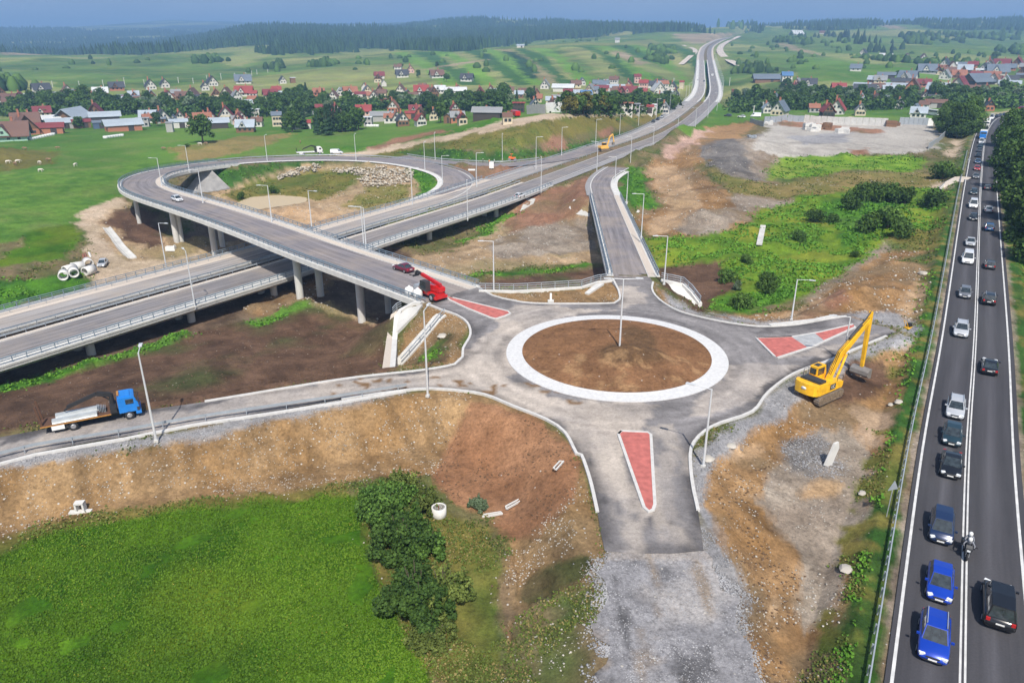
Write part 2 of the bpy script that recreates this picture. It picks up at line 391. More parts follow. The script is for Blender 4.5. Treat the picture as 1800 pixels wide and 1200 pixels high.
for pl in PADS:
    xs = [p.x for p in pl]; ys = [p.y for p in pl]; m = (GX > min(xs) - 40) & (GX < max(xs) + 40) & (GY > min(ys) - 40) & (GY < max(ys) + 40)
    D, _ = seg_dist(GX[m], GY[m], pl, True); ins = pip(GX[m], GY[m], pl); D[ins] = 0
    mg = 2.2 if pl is JUN else 0.3
    e = np.maximum(D - mg, 0) * 0.62; zr = -0.10
    GZ[m] = np.clip(GZ[m], zr - e, zr + e)
# valley under the far viaduct and heaps of soil / gravel
def bump_at(px, py, z, rx, ry, h, ang=0.0, pw=1.0, flat=0.0):
    global GZ
    c = up(px, py, z); dx = GX - c.x; dy = GY - c.y; ca, sa = math.cos(ang), math.sin(ang)
    q = np.sqrt(((dx * ca + dy * sa) / rx) ** 2 + ((-dx * sa + dy * ca) / ry) ** 2)
    q = q + (fbm(GX, GY, rx * .5, 77) - 0.5) * 0.35
    GZ += h * np.clip((1 - q) / (1 - flat), 0, 1) ** pw
CI = Vector((12.95, 85.27, 0))
bump_at(1195, 250, -4, 26, 7, 4.5, math.radians(62))
bump_at(1275, 262, -2, 22, 30, 1.5, 0.3, flat=.5)
bump_at(1215, 290, -3, 6, 16, 2.2, 0.2)
bump_at(1255, 385, -4.6, 12, 9, 1.6, 0.3)
bump_at(1510, 525, -0.9, 12, 2.2, 1.5, math.radians(24))
bump_at(1440, 545, -0.9, 9, 2.5, 1.3, math.radians(30))
bump_at(680, 442, -10.5, 9, 5, 2.5, 0.4)
ZG = Grid(GZ)
def zg(x, y): return float(ZG(np.array([x]), np.array([y]))[0])
def hit(px, py, t0=30.0, t1=9000.0):
    """where the sight line through a photo pixel meets the ground"""
    a, b, c = ray(px, py); t = t0; p = t0
    while t < t1:
        if CAMZ + c * t < zg(a * t, b * t):
            lo, hi = p, t
            for _ in range(18):
                m = (lo + hi) / 2
                if CAMZ + c * m < zg(a * m, b * m): hi = m
                else: lo = m
            return Vector((a * hi, b * hi, CAMZ + c * hi))
        p = t; t *= 1.012
    return upd(px, py, t1)
# ------------------------------------------------------------------ ground colours (true surface colours by land use, painted per vertex from noise)
TY = {  # c1, c2, c3(speckle), stone density, grass
 'meadow': ((.034,.100,.004),(.080,.175,.008),(.12,.17,.012), 0, 1),
 'pasture':((.062,.150,.018),(.115,.215,.030),(.15,.20,.05), 0, .7),
 'lawn':   ((.075,.150,.012),(.150,.235,.020),(.24,.24,.03), .02, .8),
 'lime':   ((.10,.20,.015),(.19,.30,.03),(.24,.26,.06), .02, .8),
 'lush':   ((.03,.10,.010),(.075,.20,.015),(.10,.2,.03), 0, 1),
 'lushdk': ((.02,.06,.010),(.045,.12,.02),(.06,.1,.02), 0, 1),
 'dry':    ((.17,.15,.045),(.26,.20,.075),(.11,.14,.03), .05, .8),
 'olive':  ((.115,.115,.025),(.20,.165,.045),(.07,.12,.02), .03, .9),
 'weed':   ((.085,.095,.030),(.17,.14,.065),(.05,.11,.02), .25, .8),
 'orange': ((.255,.145,.060),(.35,.215,.105),(.17,.105,.055), .55, .1),
 'slope':  ((.245,.148,.066),(.32,.208,.105),(.18,.125,.065), .7, .1),
 'smooth': ((.235,.118,.060),(.31,.165,.088),(.19,.105,.06), .04, 0),
 'brown':  ((.095,.055,.034),(.15,.088,.055),(.06,.085,.025), .10, .1),
 'brownr': ((.22,.115,.07),(.30,.165,.105),(.16,.12,.06), .15, 0),
 'soil':   ((.10,.068,.045),(.17,.115,.078),(.2,.15,.1), .10, 0),
 'tan':    ((.33,.23,.13),(.44,.32,.20),(.22,.19,.09), .35, .1),
 'sand':   ((.38,.25,.14),(.48,.33,.20),(.36,.25,.14), .25, 0),
 'dust':   ((.44,.34,.24),(.54,.43,.32),(.38,.30,.2), .1, 0),
 'gravel': ((.24,.235,.24),(.34,.335,.34),(.18,.17,.17), .35, 0),
 'gravt':  ((.25,.20,.155),(.35,.295,.235),(.20,.16,.12), .45, 0),
 'ggrey':  ((.13,.12,.115),(.20,.185,.17),(.25,.2,.15), .3, 0),
 'pad':    ((.33,.305,.27),(.46,.43,.385),(.33,.30,.27), .15, 0),
 'pink':   ((.42,.27,.21),(.50,.34,.27),(.36,.24,.18), .1, 0),
 'puddle': ((.36,.26,.17),(.40,.29,.20),(.34,.25,.17), 0, 0),
 'far':    ((.065,.135,.030),(.125,.205,.040),(.19,.20,.06), 0, .5),
 'farpale':((.17,.22,.06),(.26,.28,.09),(.2,.2,.1), 0, .4),
 'fardark':((.015,.05,.018),(.03,.08,.025),(.03,.07,.02), 0, .4),
 'farsoil':((.28,.22,.14),(.36,.28,.18),(.2,.2,.1), 0, 0),
 'fard2':  ((.034,.095,.018),(.055,.13,.025),(.05,.12,.02), 0, .5),
 'lawnf':  ((.10,.215,.022),(.15,.28,.035),(.16,.25,.05), 0, .5),
 'farsoil2':((.24,.20,.10),(.30,.25,.13),(.15,.18,.06), 0, .3),
 'farwood':((.02,.045,.018),(.035,.07,.025),(.03,.06,.02), 0, .4),
}
TN = list(TY); TI = {k: i for i, k in enumerate(TN)}
TA = np.array([[*TY[k][0], *TY[k][1], *TY[k][2], TY[k][3], TY[k][4]] for k in TN])
ZONES = [
 ('pasture', [(-900,262),(-300,245),(0,252),(100,246),(250,238),(420,235),(640,240),(880,206),(900,214),(760,250),(640,272),(480,275),(330,288),(215,318),(205,350),(150,368),(130,385),(130,395),(0,430),(-900,560)]),
 ('dry', [(300,262),(420,240),(520,235),(450,262),(400,275),(330,285)]),
 ('olive', [(-200,268),(30,262),(110,268),(100,285),(20,300),(-200,310)]),
 ('weed', [(-900,540),(0,428),(135,392),(160,440),(170,470),(152,512),(60,560),(-300,700)]),
 ('lush', [(-300,520),(0,492),(60,490),(160,475),(150,505),(60,530),(-300,640)]),
 ('meadow', [(-300,480),(0,455),(60,405),(132,395),(135,420),(118,455),(55,460),(0,470),(-300,520)]),
 ('soil', [(-500,760),(0,620),(180,520),(300,440),(400,330),(500,380),(700,440),(760,470),(690,560),(540,545),(440,570),(320,600),(100,660),(0,690),(-500,860)]),
 ('tan', [(150,380),(210,345),(300,420),(440,430),(430,470),(300,480),(160,505)]),
 ('brown', [(225,362),(280,375),(300,420),(260,440),(200,400),(170,392)]),
 ('dust', [(207,345),(215,362),(175,385),(165,395),(190,430),(230,460),(300,455),(345,440),(350,455),(290,476),(205,492),(152,512),(168,470),(150,420),(128,388),(150,365)]),
 ('orange', [(430,430),(560,410),(600,470),(540,540),(450,556),(430,545),(520,500),(500,460)]),
 ('brown', [(-500,800),(0,676),(100,652),(320,592),(440,562),(540,537),(620,545),(700,562),(690,650),(600,667),(360,706),(248,722),(60,750),(0,768),(-500,900)]),
 ('lush', [(-300,760),(0,672),(90,652),(200,620),(318,590),(322,599),(205,630),(100,664),(0,690),(-300,780)]),
 ('lush', [(432,566),(480,550),(545,530),(547,538),(490,558),(440,574)]),
 ('orange', [(440,556),(470,540),(530,520),(545,528),(480,548)]),
 ('tan', [(545,535),(575,530),(665,566),(655,575),(600,556)]),
 # loop infield
 ('tan', [(370,338),(430,318),(500,298),(560,289),(640,287),(700,290),(760,305),(785,318),(782,332),(720,360),(640,386),(550,412),(480,396),(400,368)]),
 ('olive', [(395,345),(440,318),(520,303),(600,300),(640,312),(615,330),(560,352),(480,340),(430,360)]),
 ('lushdk', [(368,302),(470,286),(560,283),(575,290),(500,296),(430,315),(404,333)]),
 ('lush', [(725,292),(770,305),(782,320),(772,335),(738,352),(745,332),(730,310)]),
 ('dry', [(640,330),(730,325),(725,350),(640,372),(600,360)]),
 ('sand', [(470,372),(560,365),(600,380),(550,408),(485,393)]),
 # between motorway and roundabout
 ('tan', [(560,480),(680,462),(800,440),(880,380),(930,345),(1040,310),(1045,400),(1076,495),(850,508),(740,475),(640,500)]),
 ('gravt', [(860,430),(900,400),(1040,380),(1045,440),(960,450),(880,455)]),
 ('brownr', [(905,362),(925,345),(1000,325),(1040,305),(1036,350),(1010,380),(960,395),(885,408)]),
 ('lush', [(800,424),(850,402),(902,370),(905,378),(862,408),(808,428)]),
 ('weed', [(815,486),(880,474),(960,462),(1060,462),(1072,495),(860,503)]),
 ('lush', [(810,490),(860,478),(930,476),(1030,460),(1040,464),(940,482),(870,490)]),
 ('brown', [(840,499),(940,486),(1060,468),(1076,495),(850,508)]),
 ('slope', [(836,509),(905,514),(960,511),(1022,507),(1050,498),(1078,494),(1092,530),(1080,536),(1000,537),(930,536),(896,531),(862,522)]), ('slope', [(1146,494),(1166,500),(1200,525),(1232,546),(1200,552),(1160,530),(1145,512)]),
 ('brownr', [(797,292),(870,291),(985,280),(935,304),(840,330),(822,318)]),
 # mound
 ('olive', [(600,270),(680,262),(780,248),(900,222),(1000,205),(1190,198),(1200,205),(1150,218),(1080,246),(990,272),(870,284),(760,282),(680,276)]),
 ('weed', [(760,262),(900,262),(1000,240),(1100,222),(1180,205),(1150,218),(1080,246),(990,272),(870,284),(760,282)]),
 ('lushdk', [(690,268),(780,262),(850,268),(960,262),(1040,246),(1100,230),(1080,246),(990,272),(870,284),(760,282)]),
 ('brownr', [(950,250),(985,238),(1000,262),(955,268)]), ('brownr', [(1050,232),(1075,225),(1080,240),(1055,244)]),
 ('lush', [(600,262),(700,248),(880,208),(890,214),(800,238),(720,252),(640,268)]),
 ('brownr', [(640,262),(690,245),(770,228),(790,232),(700,252),(660,266)]),
 ('dust', [(560,273),(640,267),(700,254),(800,234),(880,213),(960,200),(1080,200),(1150,201),(1080,204),(1000,205),(900,224),(800,244),(700,262),(640,275)]),
 # right of the short ramp
 ('weed', [(1085,345),(1110,285),(1250,225),(1330,210),(1650,215),(1720,250),(1700,340),(1680,450),(1500,560),(1230,560),(1150,500),(1110,400)]),
 ('orange', [(1130,300),(1150,275),(1250,222),(1330,215),(1300,250),(1240,262),(1226,300),(1280,340),(1330,372),(1310,400),(1230,412),(1140,416),(1118,375),(1165,362)]),
 ('sand', [(1135,300),(1175,290),(1210,300),(1220,340),(1235,380),(1190,400),(1130,412),(1180,372),(1160,335)]),
 ('pink', [(1155,276),(1168,262),(1225,228),(1252,228),(1215,258),(1180,280)]),
 ('gravt', [(1180,404),(1250,372),(1290,365),(1325,385),(1240,414)]),
 ('gravt', [(1282,350),(1300,335),(1380,338),(1400,352),(1330,372),(1300,372)]),
 ('ggrey', [(1225,258),(1250,250),(1330,238),(1385,252),(1352,318),(1300,318),(1240,292)]),
 ('gravt', [(1300,245),(1345,240),(1385,255),(1352,318),(1320,300)]),
 ('lush', [(1082,340),(1085,312),(1105,290),(1130,300),(1135,330),(1158,360),(1150,368),(1110,366)]),
 ('pad', [(1335,240),(1345,216),(1400,212),(1640,218),(1655,235),(1640,262),(1600,274),(1540,270),(1380,278),(1322,262)]),
 ('brownr', [(1370,214),(1425,216),(1550,230),(1545,236),(1370,222)]), ('brownr', [(1490,262),(1530,262),(1535,270),(1495,272)]),
 ('gravel', [(1380,240),(1500,232),(1480,250),(1420,256)]),
 ('lime', [(1355,318),(1365,278),(1380,276),(1500,273),(1610,275),(1640,285),(1600,302),(1500,298),(1440,310)]),
 ('dry', [(1240,300),(1360,325),(1500,303),(1620,305),(1680,322),(1620,345),(1400,352),(1290,340)]),
 ('lawn', [(1140,418),(1230,413),(1320,396),(1335,372),(1400,350),(1500,332),(1690,328),(1672,380),(1640,404),(1560,425),(1540,440),(1470,492),(1400,525),(1285,552),(1250,530),(1280,500),(1250,470),(1160,470)]),
 ('lush', [(1440,360),(1560,335),(1600,350),(1540,410),(1480,440)]), ('lush', [(1250,545),(1290,520),(1380,505),(1400,520),(1300,552)]),
 ('brown', [(1150,482),(1165,474),(1265,462),(1300,495),(1270,520),(1250,548),(1225,545),(1165,500)]),
 ('olive', [(1560,425),(1650,400),(1680,330),(1690,330),(1672,440),(1650,500),(1600,440)]),
 ('gravt', [(1405,525),(1560,428),(1570,436),(1420,530)]),
 # right hand earthworks
 ('orange', [(1250,556),(1405,536),(1470,500),(1560,440),(1652,440),(1662,480),(1650,560),(1620,700),(1570,800),(1530,900),(1480,1050),(1430,1200),(1430,1500),(1330,1500),(1327,1200),(1300,1050),(1237,967),(1220,800),(1330,735),(1420,690),(1500,650),(1600,600),(1580,560),(1400,570),(1333,574)]),
 ('weed', [(1570,460),(1650,440),(1680,400),(1690,420),(1665,520),(1640,660),(1600,820),(1560,1000),(1540,1200),(1520,1500),(1400,1500),(1425,1200),(1470,1080),(1500,960),(1560,830),(1610,700),(1645,540),(1640,470)]),
 ('sand', [(1590,500),(1625,490),(1640,520),(1600,560),(1570,545)]), ('sand', [(1350,560),(1420,530),(1480,510),(1400,565)]),
 ('brownr', [(1400,560),(1410,545),(1475,512),(1500,522),(1430,556)]),
 ('brown', [(1468,655),(1500,630),(1560,640),(1590,680),(1540,700),(1480,720)]),
 ('gravt', [(1370,780),(1450,750),(1510,770),(1545,810),(1530,880),(1490,980),(1450,1090),(1415,1110),(1385,1060),(1395,960),(1330,880)]),
 ('ggrey', [(1355,790),(1380,765),(1430,760),(1490,790),(1505,820),(1470,842),(1440,846),(1390,830)]),
 ('gravt', [(1450,790),(1500,740),(1530,790),(1500,820),(1460,800)]),
 ('sand', [(1408,868),(1440,842),(1490,848),(1470,870),(1420,880)]), ('sand', [(1345,1030),(1360,1040),(1352,1110),(1342,1060)]),
 ('sand', [(1270,780),(1320,775),(1330,792),(1290,810),(1268,800)]),
 ('puddle', [(1505,724),(1520,720),(1566,728),(1564,752),(1550,782),(1535,788),(1520,770),(1522,745)]),
 ('gravel', [(1213,800),(1240,757),(1323,723),(1395,656),(1514,608),(1575,583),(1560,572),(1500,556),(1400,568),(1283,566),(1180,540),(1148,498),(1160,512),(1240,552),(1340,562),(1430,560),(1480,548),(1560,545),(1600,562),(1630,580),(1590,606),(1500,632),(1440,690),(1385,725),(1320,748),(1275,775),(1245,830),(1248,890),(1262,947),(1290,1000),(1303,1053),(1318,1153),(1330,1200),(1340,1500),(1330,1500),(1300,1150),(1237,967)]),
 # left below the truck road
 ('slope', [(-500,960),(0,822),(280,778),(600,716),(735,692),(793,686),(850,694),(900,714),(960,738),(1000,790),(1040,870),(1062,968),(1060,1200),(1060,1500),(900,1500),(900,1000),(860,940),(765,842),(600,850),(450,868),(250,890),(140,905),(0,945),(-500,1060)]),
 ('smooth', [(770,830),(805,760),(835,712),(870,712),(960,742),(1000,780),(1018,830),(1010,870),(980,905),(930,950),(905,960),(850,935),(870,915),(820,890),(762,848)]),
 ('olive', [(-500,1070),(0,938),(140,905),(250,890),(450,866),(600,848),(640,842),(640,880),(600,872),(400,885),(150,925),(0,965),(-500,1120)]),
 ('weed', [(600,850),(765,840),(860,935),(900,960),(905,1200),(900,1500),(720,1500),(745,1200),(700,1080),(650,950)]),
 ('olive', [(640,900),(700,860),(860,940),(890,1010),(880,1200),(740,1200),(700,1080)]),
 ('brown', [(920,1040),(960,1000),(1030,965),(1060,985),(1045,1005),(1010,1030),(960,1068),(930,1060)]),
 ('orange', [(893,985),(910,985),(915,1050),(925,1090),(900,1130),(890,1060)]),
 ('weed', [(930,1080),(1050,1020),(1056,1200),(1060,1500),(900,1500),(905,1150)]),
 ('meadow', [(-700,1130),(0,962),(150,924),(400,886),(560,868),(625,872),(640,890),(655,960),(700,1080),(745,1200),(800,1500),(-700,1700)]),
 ('gravel', [(-300,900),(0,814),(60,797),(220,770),(360,746),(600,702),(715,684),(735,690),(600,716),(340,767),(220,784),(60,818),(0,826),(-300,920)]),
 ('slope', [(690,640),(755,540),(800,552),(826,575),(826,590),(812,630),(798,640),(730,650)]),
 ('brown', [(740,640),(790,585),(812,590),(800,610),(770,640)]), ('lush', [(750,630),(785,595),(792,598),(762,634)]),
 # right side of the main road
 ('lime', [(1760,420),(1790,440),(1800,560),(1810,700),(1840,1000),(1880,1300),(1840,1300),(1795,1000),(1775,700),(1762,500)]),
 ('lushdk', [(1755,290),(1800,280),(2200,280),(2400,500),(1860,640),(1800,470),(1765,400)]),
 ('pasture', [(1790,560),(2300,560),(2600,1500),(1880,1500),(1820,900)]),
 ('dust', [(1640,330),(1690,308),(1698,314),(1660,334)]), ('dust', [(1655,268),(1700,235),(1730,205),(1800,190),(1800,200),(1745,212),(1715,250),(1695,280),(1670,275)]),
 ('dust', [(1753,270),(1765,230),(1780,218),(1790,212),(1772,240),(1762,275)]),
]
FARZ = [
 ('farsoil', [(0,92),(60,92),(130,96),(60,97),(0,97)]), ('farpale', [(380,108),(440,85),(470,72),(480,82),(470,100),(420,118)]), ('farpale', [(480,105),(640,92),(640,100),(500,116)]),
 ('farpale', [(600,90),(700,84),(700,92),(600,100)]), ('fardark', [(880,90),(905,92),(930,105),(945,125),(952,138),(930,139),(915,125),(905,105)]), ('fardark', [(838,94),(855,95),(868,105),(858,107)]),
 ('farpale', [(1060,90),(1085,88),(1180,125),(1200,142),(1175,142),(1120,118)]), ('farpale', [(960,100),(975,100),(1010,140),(995,140)]), ('farsoil', [(1072,92),(1090,90),(1140,112),(1128,115)]),
 ('farpale', [(780,100),(790,100),(812,118),(800,122)]), ('farsoil', [(745,122),(800,112),(860,104),(860,106),(800,115),(746,124)]),
 ('farsoil', [(1365,78),(1375,75),(1450,98),(1520,114),(1515,117),(1440,103)]), ('farsoil', [(1180,60),(1300,58),(1260,72),(1225,78),(1200,72)]),
 ('far', [(1270,90),(1400,90),(1600,125),(1500,140),(1300,140)]), ('farpale', [(1430,150),(1560,145),(1680,140),(1680,146),(1560,152),(1440,156)]),
 ('farpale', [(1620,92),(1750,98),(1800,100),(1800,108),(1720,112),(1640,104)]), ('farsoil', [(1550,42),(1590,48),(1580,53),(1545,46)]),
 ('pasture', [(1400,100),(1640,125),(1700,140),(1560,148),(1400,140)]),
 ('farwood', [(-400,98),(0,92),(250,97),(420,82),(520,78),(540,96),(600,92),(640,85),(800,92),(960,70),(1050,66),(1110,52),(1120,46),(1050,40),(980,50),(850,60),(700,60),(640,58),(400,52),(250,80),(0,86),(-400,90)]),
]
_cy = ['lawnf', 'fard2', 'lawnf', 'farpale', 'fard2', 'lawnf', 'farsoil2', 'fard2', 'lawnf', 'far', 'farpale', 'fard2']
for _k in range(17):
    _a = 690 + _k * 29 + (_k * 37 % 11); _b = _a + 24 + (_k * 53 % 9); _yt = 92 - _k * .9
    FARZ.insert(0, (_cy[_k % 12], [(_a, _yt), (_b, _yt), (_b + 34, _yt + 14), (_b + 78, 134), (_b + 92, 150), (_a + 84, 150), (_a + 70, 134), (_a + 30, _yt + 14)]))
def paint(X, Y, Z, far=True, so=0):
    n = X.shape[0]; D = np.hypot(X, Y)
    j = 0.35 + 0.004 * D
    JX = X + (fbm(X, Y, 2.2, 21 + so) - .5) * 3.2 * j + (fbm(X, Y, 9, 22) - .5) * 5 * j; JY = Y + (fbm(X, Y, 2.2, 23 + so) - .5) * 3.2 * j + (fbm(X, Y, 9, 24) - .5) * 5 * j
    px, py = topix(JX, JY, Z)
    t = np.full(n, TI['weed']); t[D > 330] = TI['pasture']; t[D > 620] = TI['far']
    t[(D > 2300) & (X < D * .20)] = TI['farwood']; t[(D > 3300)] = TI['farwood']; t[(D > 2300) & (D <= 3300) & (X >= D * .20) & (fbm(X, Y, 330, 37, 2) > .60)] = TI['farwood']
    f1 = fbm(X, Y, 420, 31, 2); t[(D > 620) & (f1 > .6) & (D < 2300)] = TI['farpale']
    fc = fbm(X, Y, 260, 39, 3); t[(D > 2300) & (D < 4200) & (fc > .60)] = TI['farpale']
    f2 = fbm(X, Y, 500, 35, 2); t[(D > 3200) & (f2 > .55)] = TI['farpale']
    for (nm, pl) in ZONES:
        xs = [p[0] for p in pl]; ys = [p[1] for p in pl]
        m = (px > min(xs)) & (px < max(xs)) & (py > min(ys)) & (py < max(ys)) & (D < 720)
        if m.any():
            k = np.where(m)[0]; k = k[pip(px[k], py[k], pl)]; t[k] = TI[nm]
    for (nm, pl) in FARZ:
        xs = [p[0] for p in pl]; ys = [p[1] for p in pl]
        m = (px > min(xs)) & (px < max(xs)) & (py > min(ys)) & (py < max(ys)) & (D > 560)
        if m.any():
            k = np.where(m)[0]; k = k[pip(px[k], py[k], pl)]; t[k] = TI[nm]
    if (D < 420).any():
        k = np.where((D < 420) & (X > 5))[0]; dm, _z = seg_dist(X[k], Y[k], MAIN[::3]); jn = fbm(X[k], Y[k], 1.8, 43, 3)
        t[k[(dm < 7.0 + 2.4 * (jn - .5)) & (jn < .56)]] = TI['lushdk']; t[k[(dm < 8 + 3 * (jn - .5)) & (jn >= .56)]] = TI['olive']; t[k[dm < 4.6 + 1.0 * (jn - .5)]] = TI['gravt']
    T = TA[t]
    a = np.clip((fbm(X, Y, 3.5, 1, 4) - .5) * 2.6 + .5, 0, 1); a = np.where(D > 330, np.clip((fbm(X, Y, 60, 2, 4) - .5) * 2.6 + .5, 0, 1), a)
    b = np.clip((fbm(X, Y, 11, 41, 4) - .52) * 4, 0, 1) * .75
    C = T[:, 0:3] * (1 - a[:, None]) + T[:, 3:6] * a[:, None]
    C = C * (1 - b[:, None]) + T[:, 6:9] * b[:, None]
    # strip fields on the far slopes: long narrow parcels running down the hill
    ang = math.radians(-38); s = X * math.cos(ang) + Y * math.sin(ang); s2 = s + (fbm(X, Y, 260, 51) - .5) * 160
    k = np.floor(s2 / 27.0); h = _h(k, np.floor((-X * math.sin(ang) + Y * math.cos(ang)) / 900), 91)
    fm = (D > 620) & (D < 2600) & (X > -420) & (X < 330) & ((t == TI['far']) | (t == TI['farpale']))
    C[fm] *= (0.72 + .50 * h[fm])[:, None]; hb = fm & (h > .8); C[hb] = C[hb] * .5 + np.array([.26, .24, .09]) * .5
    fr = (D > 620) & (D < 2600) & ~fm & (t != TI['farwood']) & (t != TI['fardark'])
    C[fr] *= (0.78 + .45 * fbm(X[fr], Y[fr], 150, 61, 3))[:, None]
    C *= (0.80 + 0.40 * fbm(X, Y, 30, 71, 3))[:, None]
    nm_ = D < 330; C[nm_] *= (0.70 + 0.60 * fbm(X[nm_], Y[nm_], 1.3, 73, 4))[:, None]
    rr_ = nm_ & np.isin(t, [TI[k] for k in ('orange', 'gravt', 'ggrey', 'slope', 'tan', 'sand', 'brown', 'soil')])
    tr_ = np.clip((fbm(X[rr_] * .9 + Y[rr_] * .5, (Y[rr_] * .9 - X[rr_] * .5) * .22, 1.6, 79, 3) - .55) * 6, 0, .55)
    C[rr_] = C[rr_] * (1 - tr_[:, None]) + C[rr_] * .55 * tr_[:, None]
    w2_ = nm_ & np.isin(t, [TI[k] for k in ('orange', 'weed', 'gravt')]); cl_ = np.clip((fbm(X[w2_], Y[w2_], 7, 83, 4) - .53) * 7, 0, .8); C[w2_] = C[w2_] * (1 - cl_[:, None]) + np.array([.20, .145, .085]) * cl_[:, None]
    st = T[:, 9] * np.clip((fbm(X, Y, 6, 81, 3) - .38) * 4, 0, 1)
    return C, st, T[:, 10], t
def set_attrs(me, C, st, gr, road=0.0):
    n = len(me.vertices)
    ca = me.color_attributes.new('Col', 'FLOAT_COLOR', 'POINT')
    ca.data.foreach_set('color', np.c_[C, np.ones(n)].astype(np.float32).ravel())
    cb = me.color_attributes.new('Mask', 'FLOAT_COLOR', 'POINT')
    cb.data.foreach_set('color', np.c_[st, gr, np.full(n, road), np.ones(n)].astype(np.float32).ravel())
def ground_material():
    m, n, l, b = newmat('ground surface'); b.inputs['Roughness'].default_value = 0.95
    b.inputs['Specular IOR Level'].default_value = 0.15
    at = n.new('ShaderNodeVertexColor'); at.layer_name = 'Col'
    mk = n.new('ShaderNodeVertexColor'); mk.layer_name = 'Mask'
    sp = n.new('ShaderNodeSeparateColor'); l.new(mk.outputs[0], sp.inputs[0])
    geo = n.new('ShaderNodeNewGeometry')
    def noise(s, d=4, r=.6):
        q = n.new('ShaderNodeTexNoise'); q.inputs['Scale'].default_value = s; q.inputs['Detail'].default_value = d; q.inputs['Roughness'].default_value = r
        l.new(geo.outputs['Position'], q.inputs['Vector']); return q.outputs[0]
    def mrange(s, a, b_, c, d):
        q = n.new('ShaderNodeMapRange'); l.new(s, q.inputs[0])
        for i, v in enumerate((a, b_, c, d)): q.inputs[i + 1].default_value = v
        return q.outputs[0]
    def mul(a, b_):
        q = n.new('ShaderNodeMath'); q.operation = 'MULTIPLY'
        for i, v in enumerate((a, b_)):
            if isinstance(v, float): q.inputs[i].default_value = v
            else: l.new(v, q.inputs[i])
        return q.outputs[0]
    fine = noise(3.2, 6, .8); mid = noise(.9, 5, .65); clod = noise(1.7, 6, .7)
    f0 = mul(mul(mrange(fine, .3, .7, .58, 1.42), mrange(mid, .3, .7, .82, 1.18)), mrange(clod, .36, .46, .70, 1.0))
    fr = n.new('ShaderNodeMix'); l.new(mrange(sp.outputs[2], 0, 1, 0, .8), fr.inputs[0]); l.new(f0, fr.inputs[2]); fr.inputs[3].default_value = 1.0; f = fr.outputs[0]
    vm = n.new('ShaderNodeVectorMath'); vm.operation = 'SCALE'; l.new(at.outputs[0], vm.inputs[0]); l.new(f, vm.inputs['Scale'])
    # stones: bright cells of a Voronoi pattern, only where the stone mask allows
    vo = n.new('ShaderNodeTexVoronoi'); vo.inputs['Scale'].default_value = 1.9; l.new(geo.outputs['Position'], vo.inputs['Vector'])
    vs = n.new('ShaderNodeSeparateColor'); l.new(vo.outputs['Color'], vs.inputs[0])
    d1 = mrange(vo.outputs['Distance'], .14, .20, 1, 0)
    pick = n.new('ShaderNodeMath'); pick.operation = 'LESS_THAN'; l.new(vs.outputs[0], pick.inputs[0]); l.new(mul(sp.outputs[0], .9), pick.inputs[1])
    sm = mul(d1, pick.outputs[0])
    mx = n.new('ShaderNodeMix'); mx.data_type = 'RGBA'; l.new(sm, mx.inputs[0]); l.new(vm.outputs[0], mx.inputs[6]); mx.inputs[7].default_value = (.50, .47, .42, 1)
    l.new(mx.outputs[2], b.inputs['Base Color'])
    bp = n.new('ShaderNodeBump'); bp.inputs['Strength'].default_value = .55; bp.inputs['Distance'].default_value = .25
    ad = n.new('ShaderNodeMath'); ad.operation = 'ADD'; l.new(fine, ad.inputs[0]); l.new(mul(sm, .5), ad.inputs[1])
    l.new(ad.outputs[0], bp.inputs['Height']); l.new(bp.outputs[0], b.inputs['Normal'])
    return m
M_GROUND = ground_material()
C_, st_, gr_, GT = paint(GX.ravel(), GY.ravel(), GZ.ravel())
for q_ in ((1.7, -1.1), (-1.3, 1.9), (.4, 3.1)):      # soft, ragged borders between land uses
    e_ = .06 + .0008 * GD.ravel(); c2_, s2_, g2_, _t = paint(GX.ravel() + q_[0] * e_, GY.ravel() + q_[1] * e_, GZ.ravel(), so=int(q_[0] * 10)); C_ = C_ + c2_; st_ = st_ + s2_; gr_ = gr_ + g2_
C_, st_, gr_ = C_ / 4, st_ / 4, gr_ / 4
GT = GT.reshape(GX.shape)
# real relief in the loose ground: ruts, clods and little banks
_tm = np.isin(GT, [TI[k] for k in ('orange', 'gravt', 'ggrey', 'tan', 'sand', 'weed', 'brownr', 'pink', 'dry', 'olive', 'lawn', 'lime', 'lush')]) & (FLAT < .5) & (GD < 420)
_i = np.where(_tm); _x, _y = GX[_i], GY[_i]; _dj, _ = seg_dist(_x, _y, JUN, True); _in = pip(_x, _y, [(p.x, p.y) for p in JUN]) | pip(_x, _y, [(p.x, p.y) for p in GRV]); _dg, _ = seg_dist(_x, _y, GRV, True); _dm, _ = seg_dist(_x, _y, MAIN[::3])
_k = np.clip((np.minimum(np.minimum(_dj, _dg), _dm - 6) - 1.2) / 3, 0, 1) * ~_in
_f = (fbm(_x, _y, 4.5, 401, 4) - .5) * 1.0 + (fbm(_x * .8 + _y * .6, (_y * .8 - _x * .6) * .18, 1.5, 405, 2) - .5) * .42 + np.clip(fbm(_x, _y, 9, 409, 3) - .56, 0, 1) * 3.2
GZ[_i] += _k * _f * np.where(GD[_i] > 120, 1.25, .75) * (1 + .0 * _x)
PONDP = [(408,361),(440,347),(490,343),(540,347),(534,356),(490,363),(440,369)]; PZ = -9.25
_pp = [up(x, y, PZ) for x, y in PONDP]; _dp, _ = seg_dist(GX, GY, _pp, True); _ip = pip(GX, GY, [(p.x, p.y) for p in _pp]); _nr = (_dp < 9) | _ip
GZ = np.where(_ip, PZ - .1 - np.minimum(_dp, 2) * .3, np.where(_nr, np.clip(GZ, PZ - .08 + np.minimum(_dp, 1) * .2, PZ + .05 + _dp * .28), GZ))
ZG = Grid(GZ)
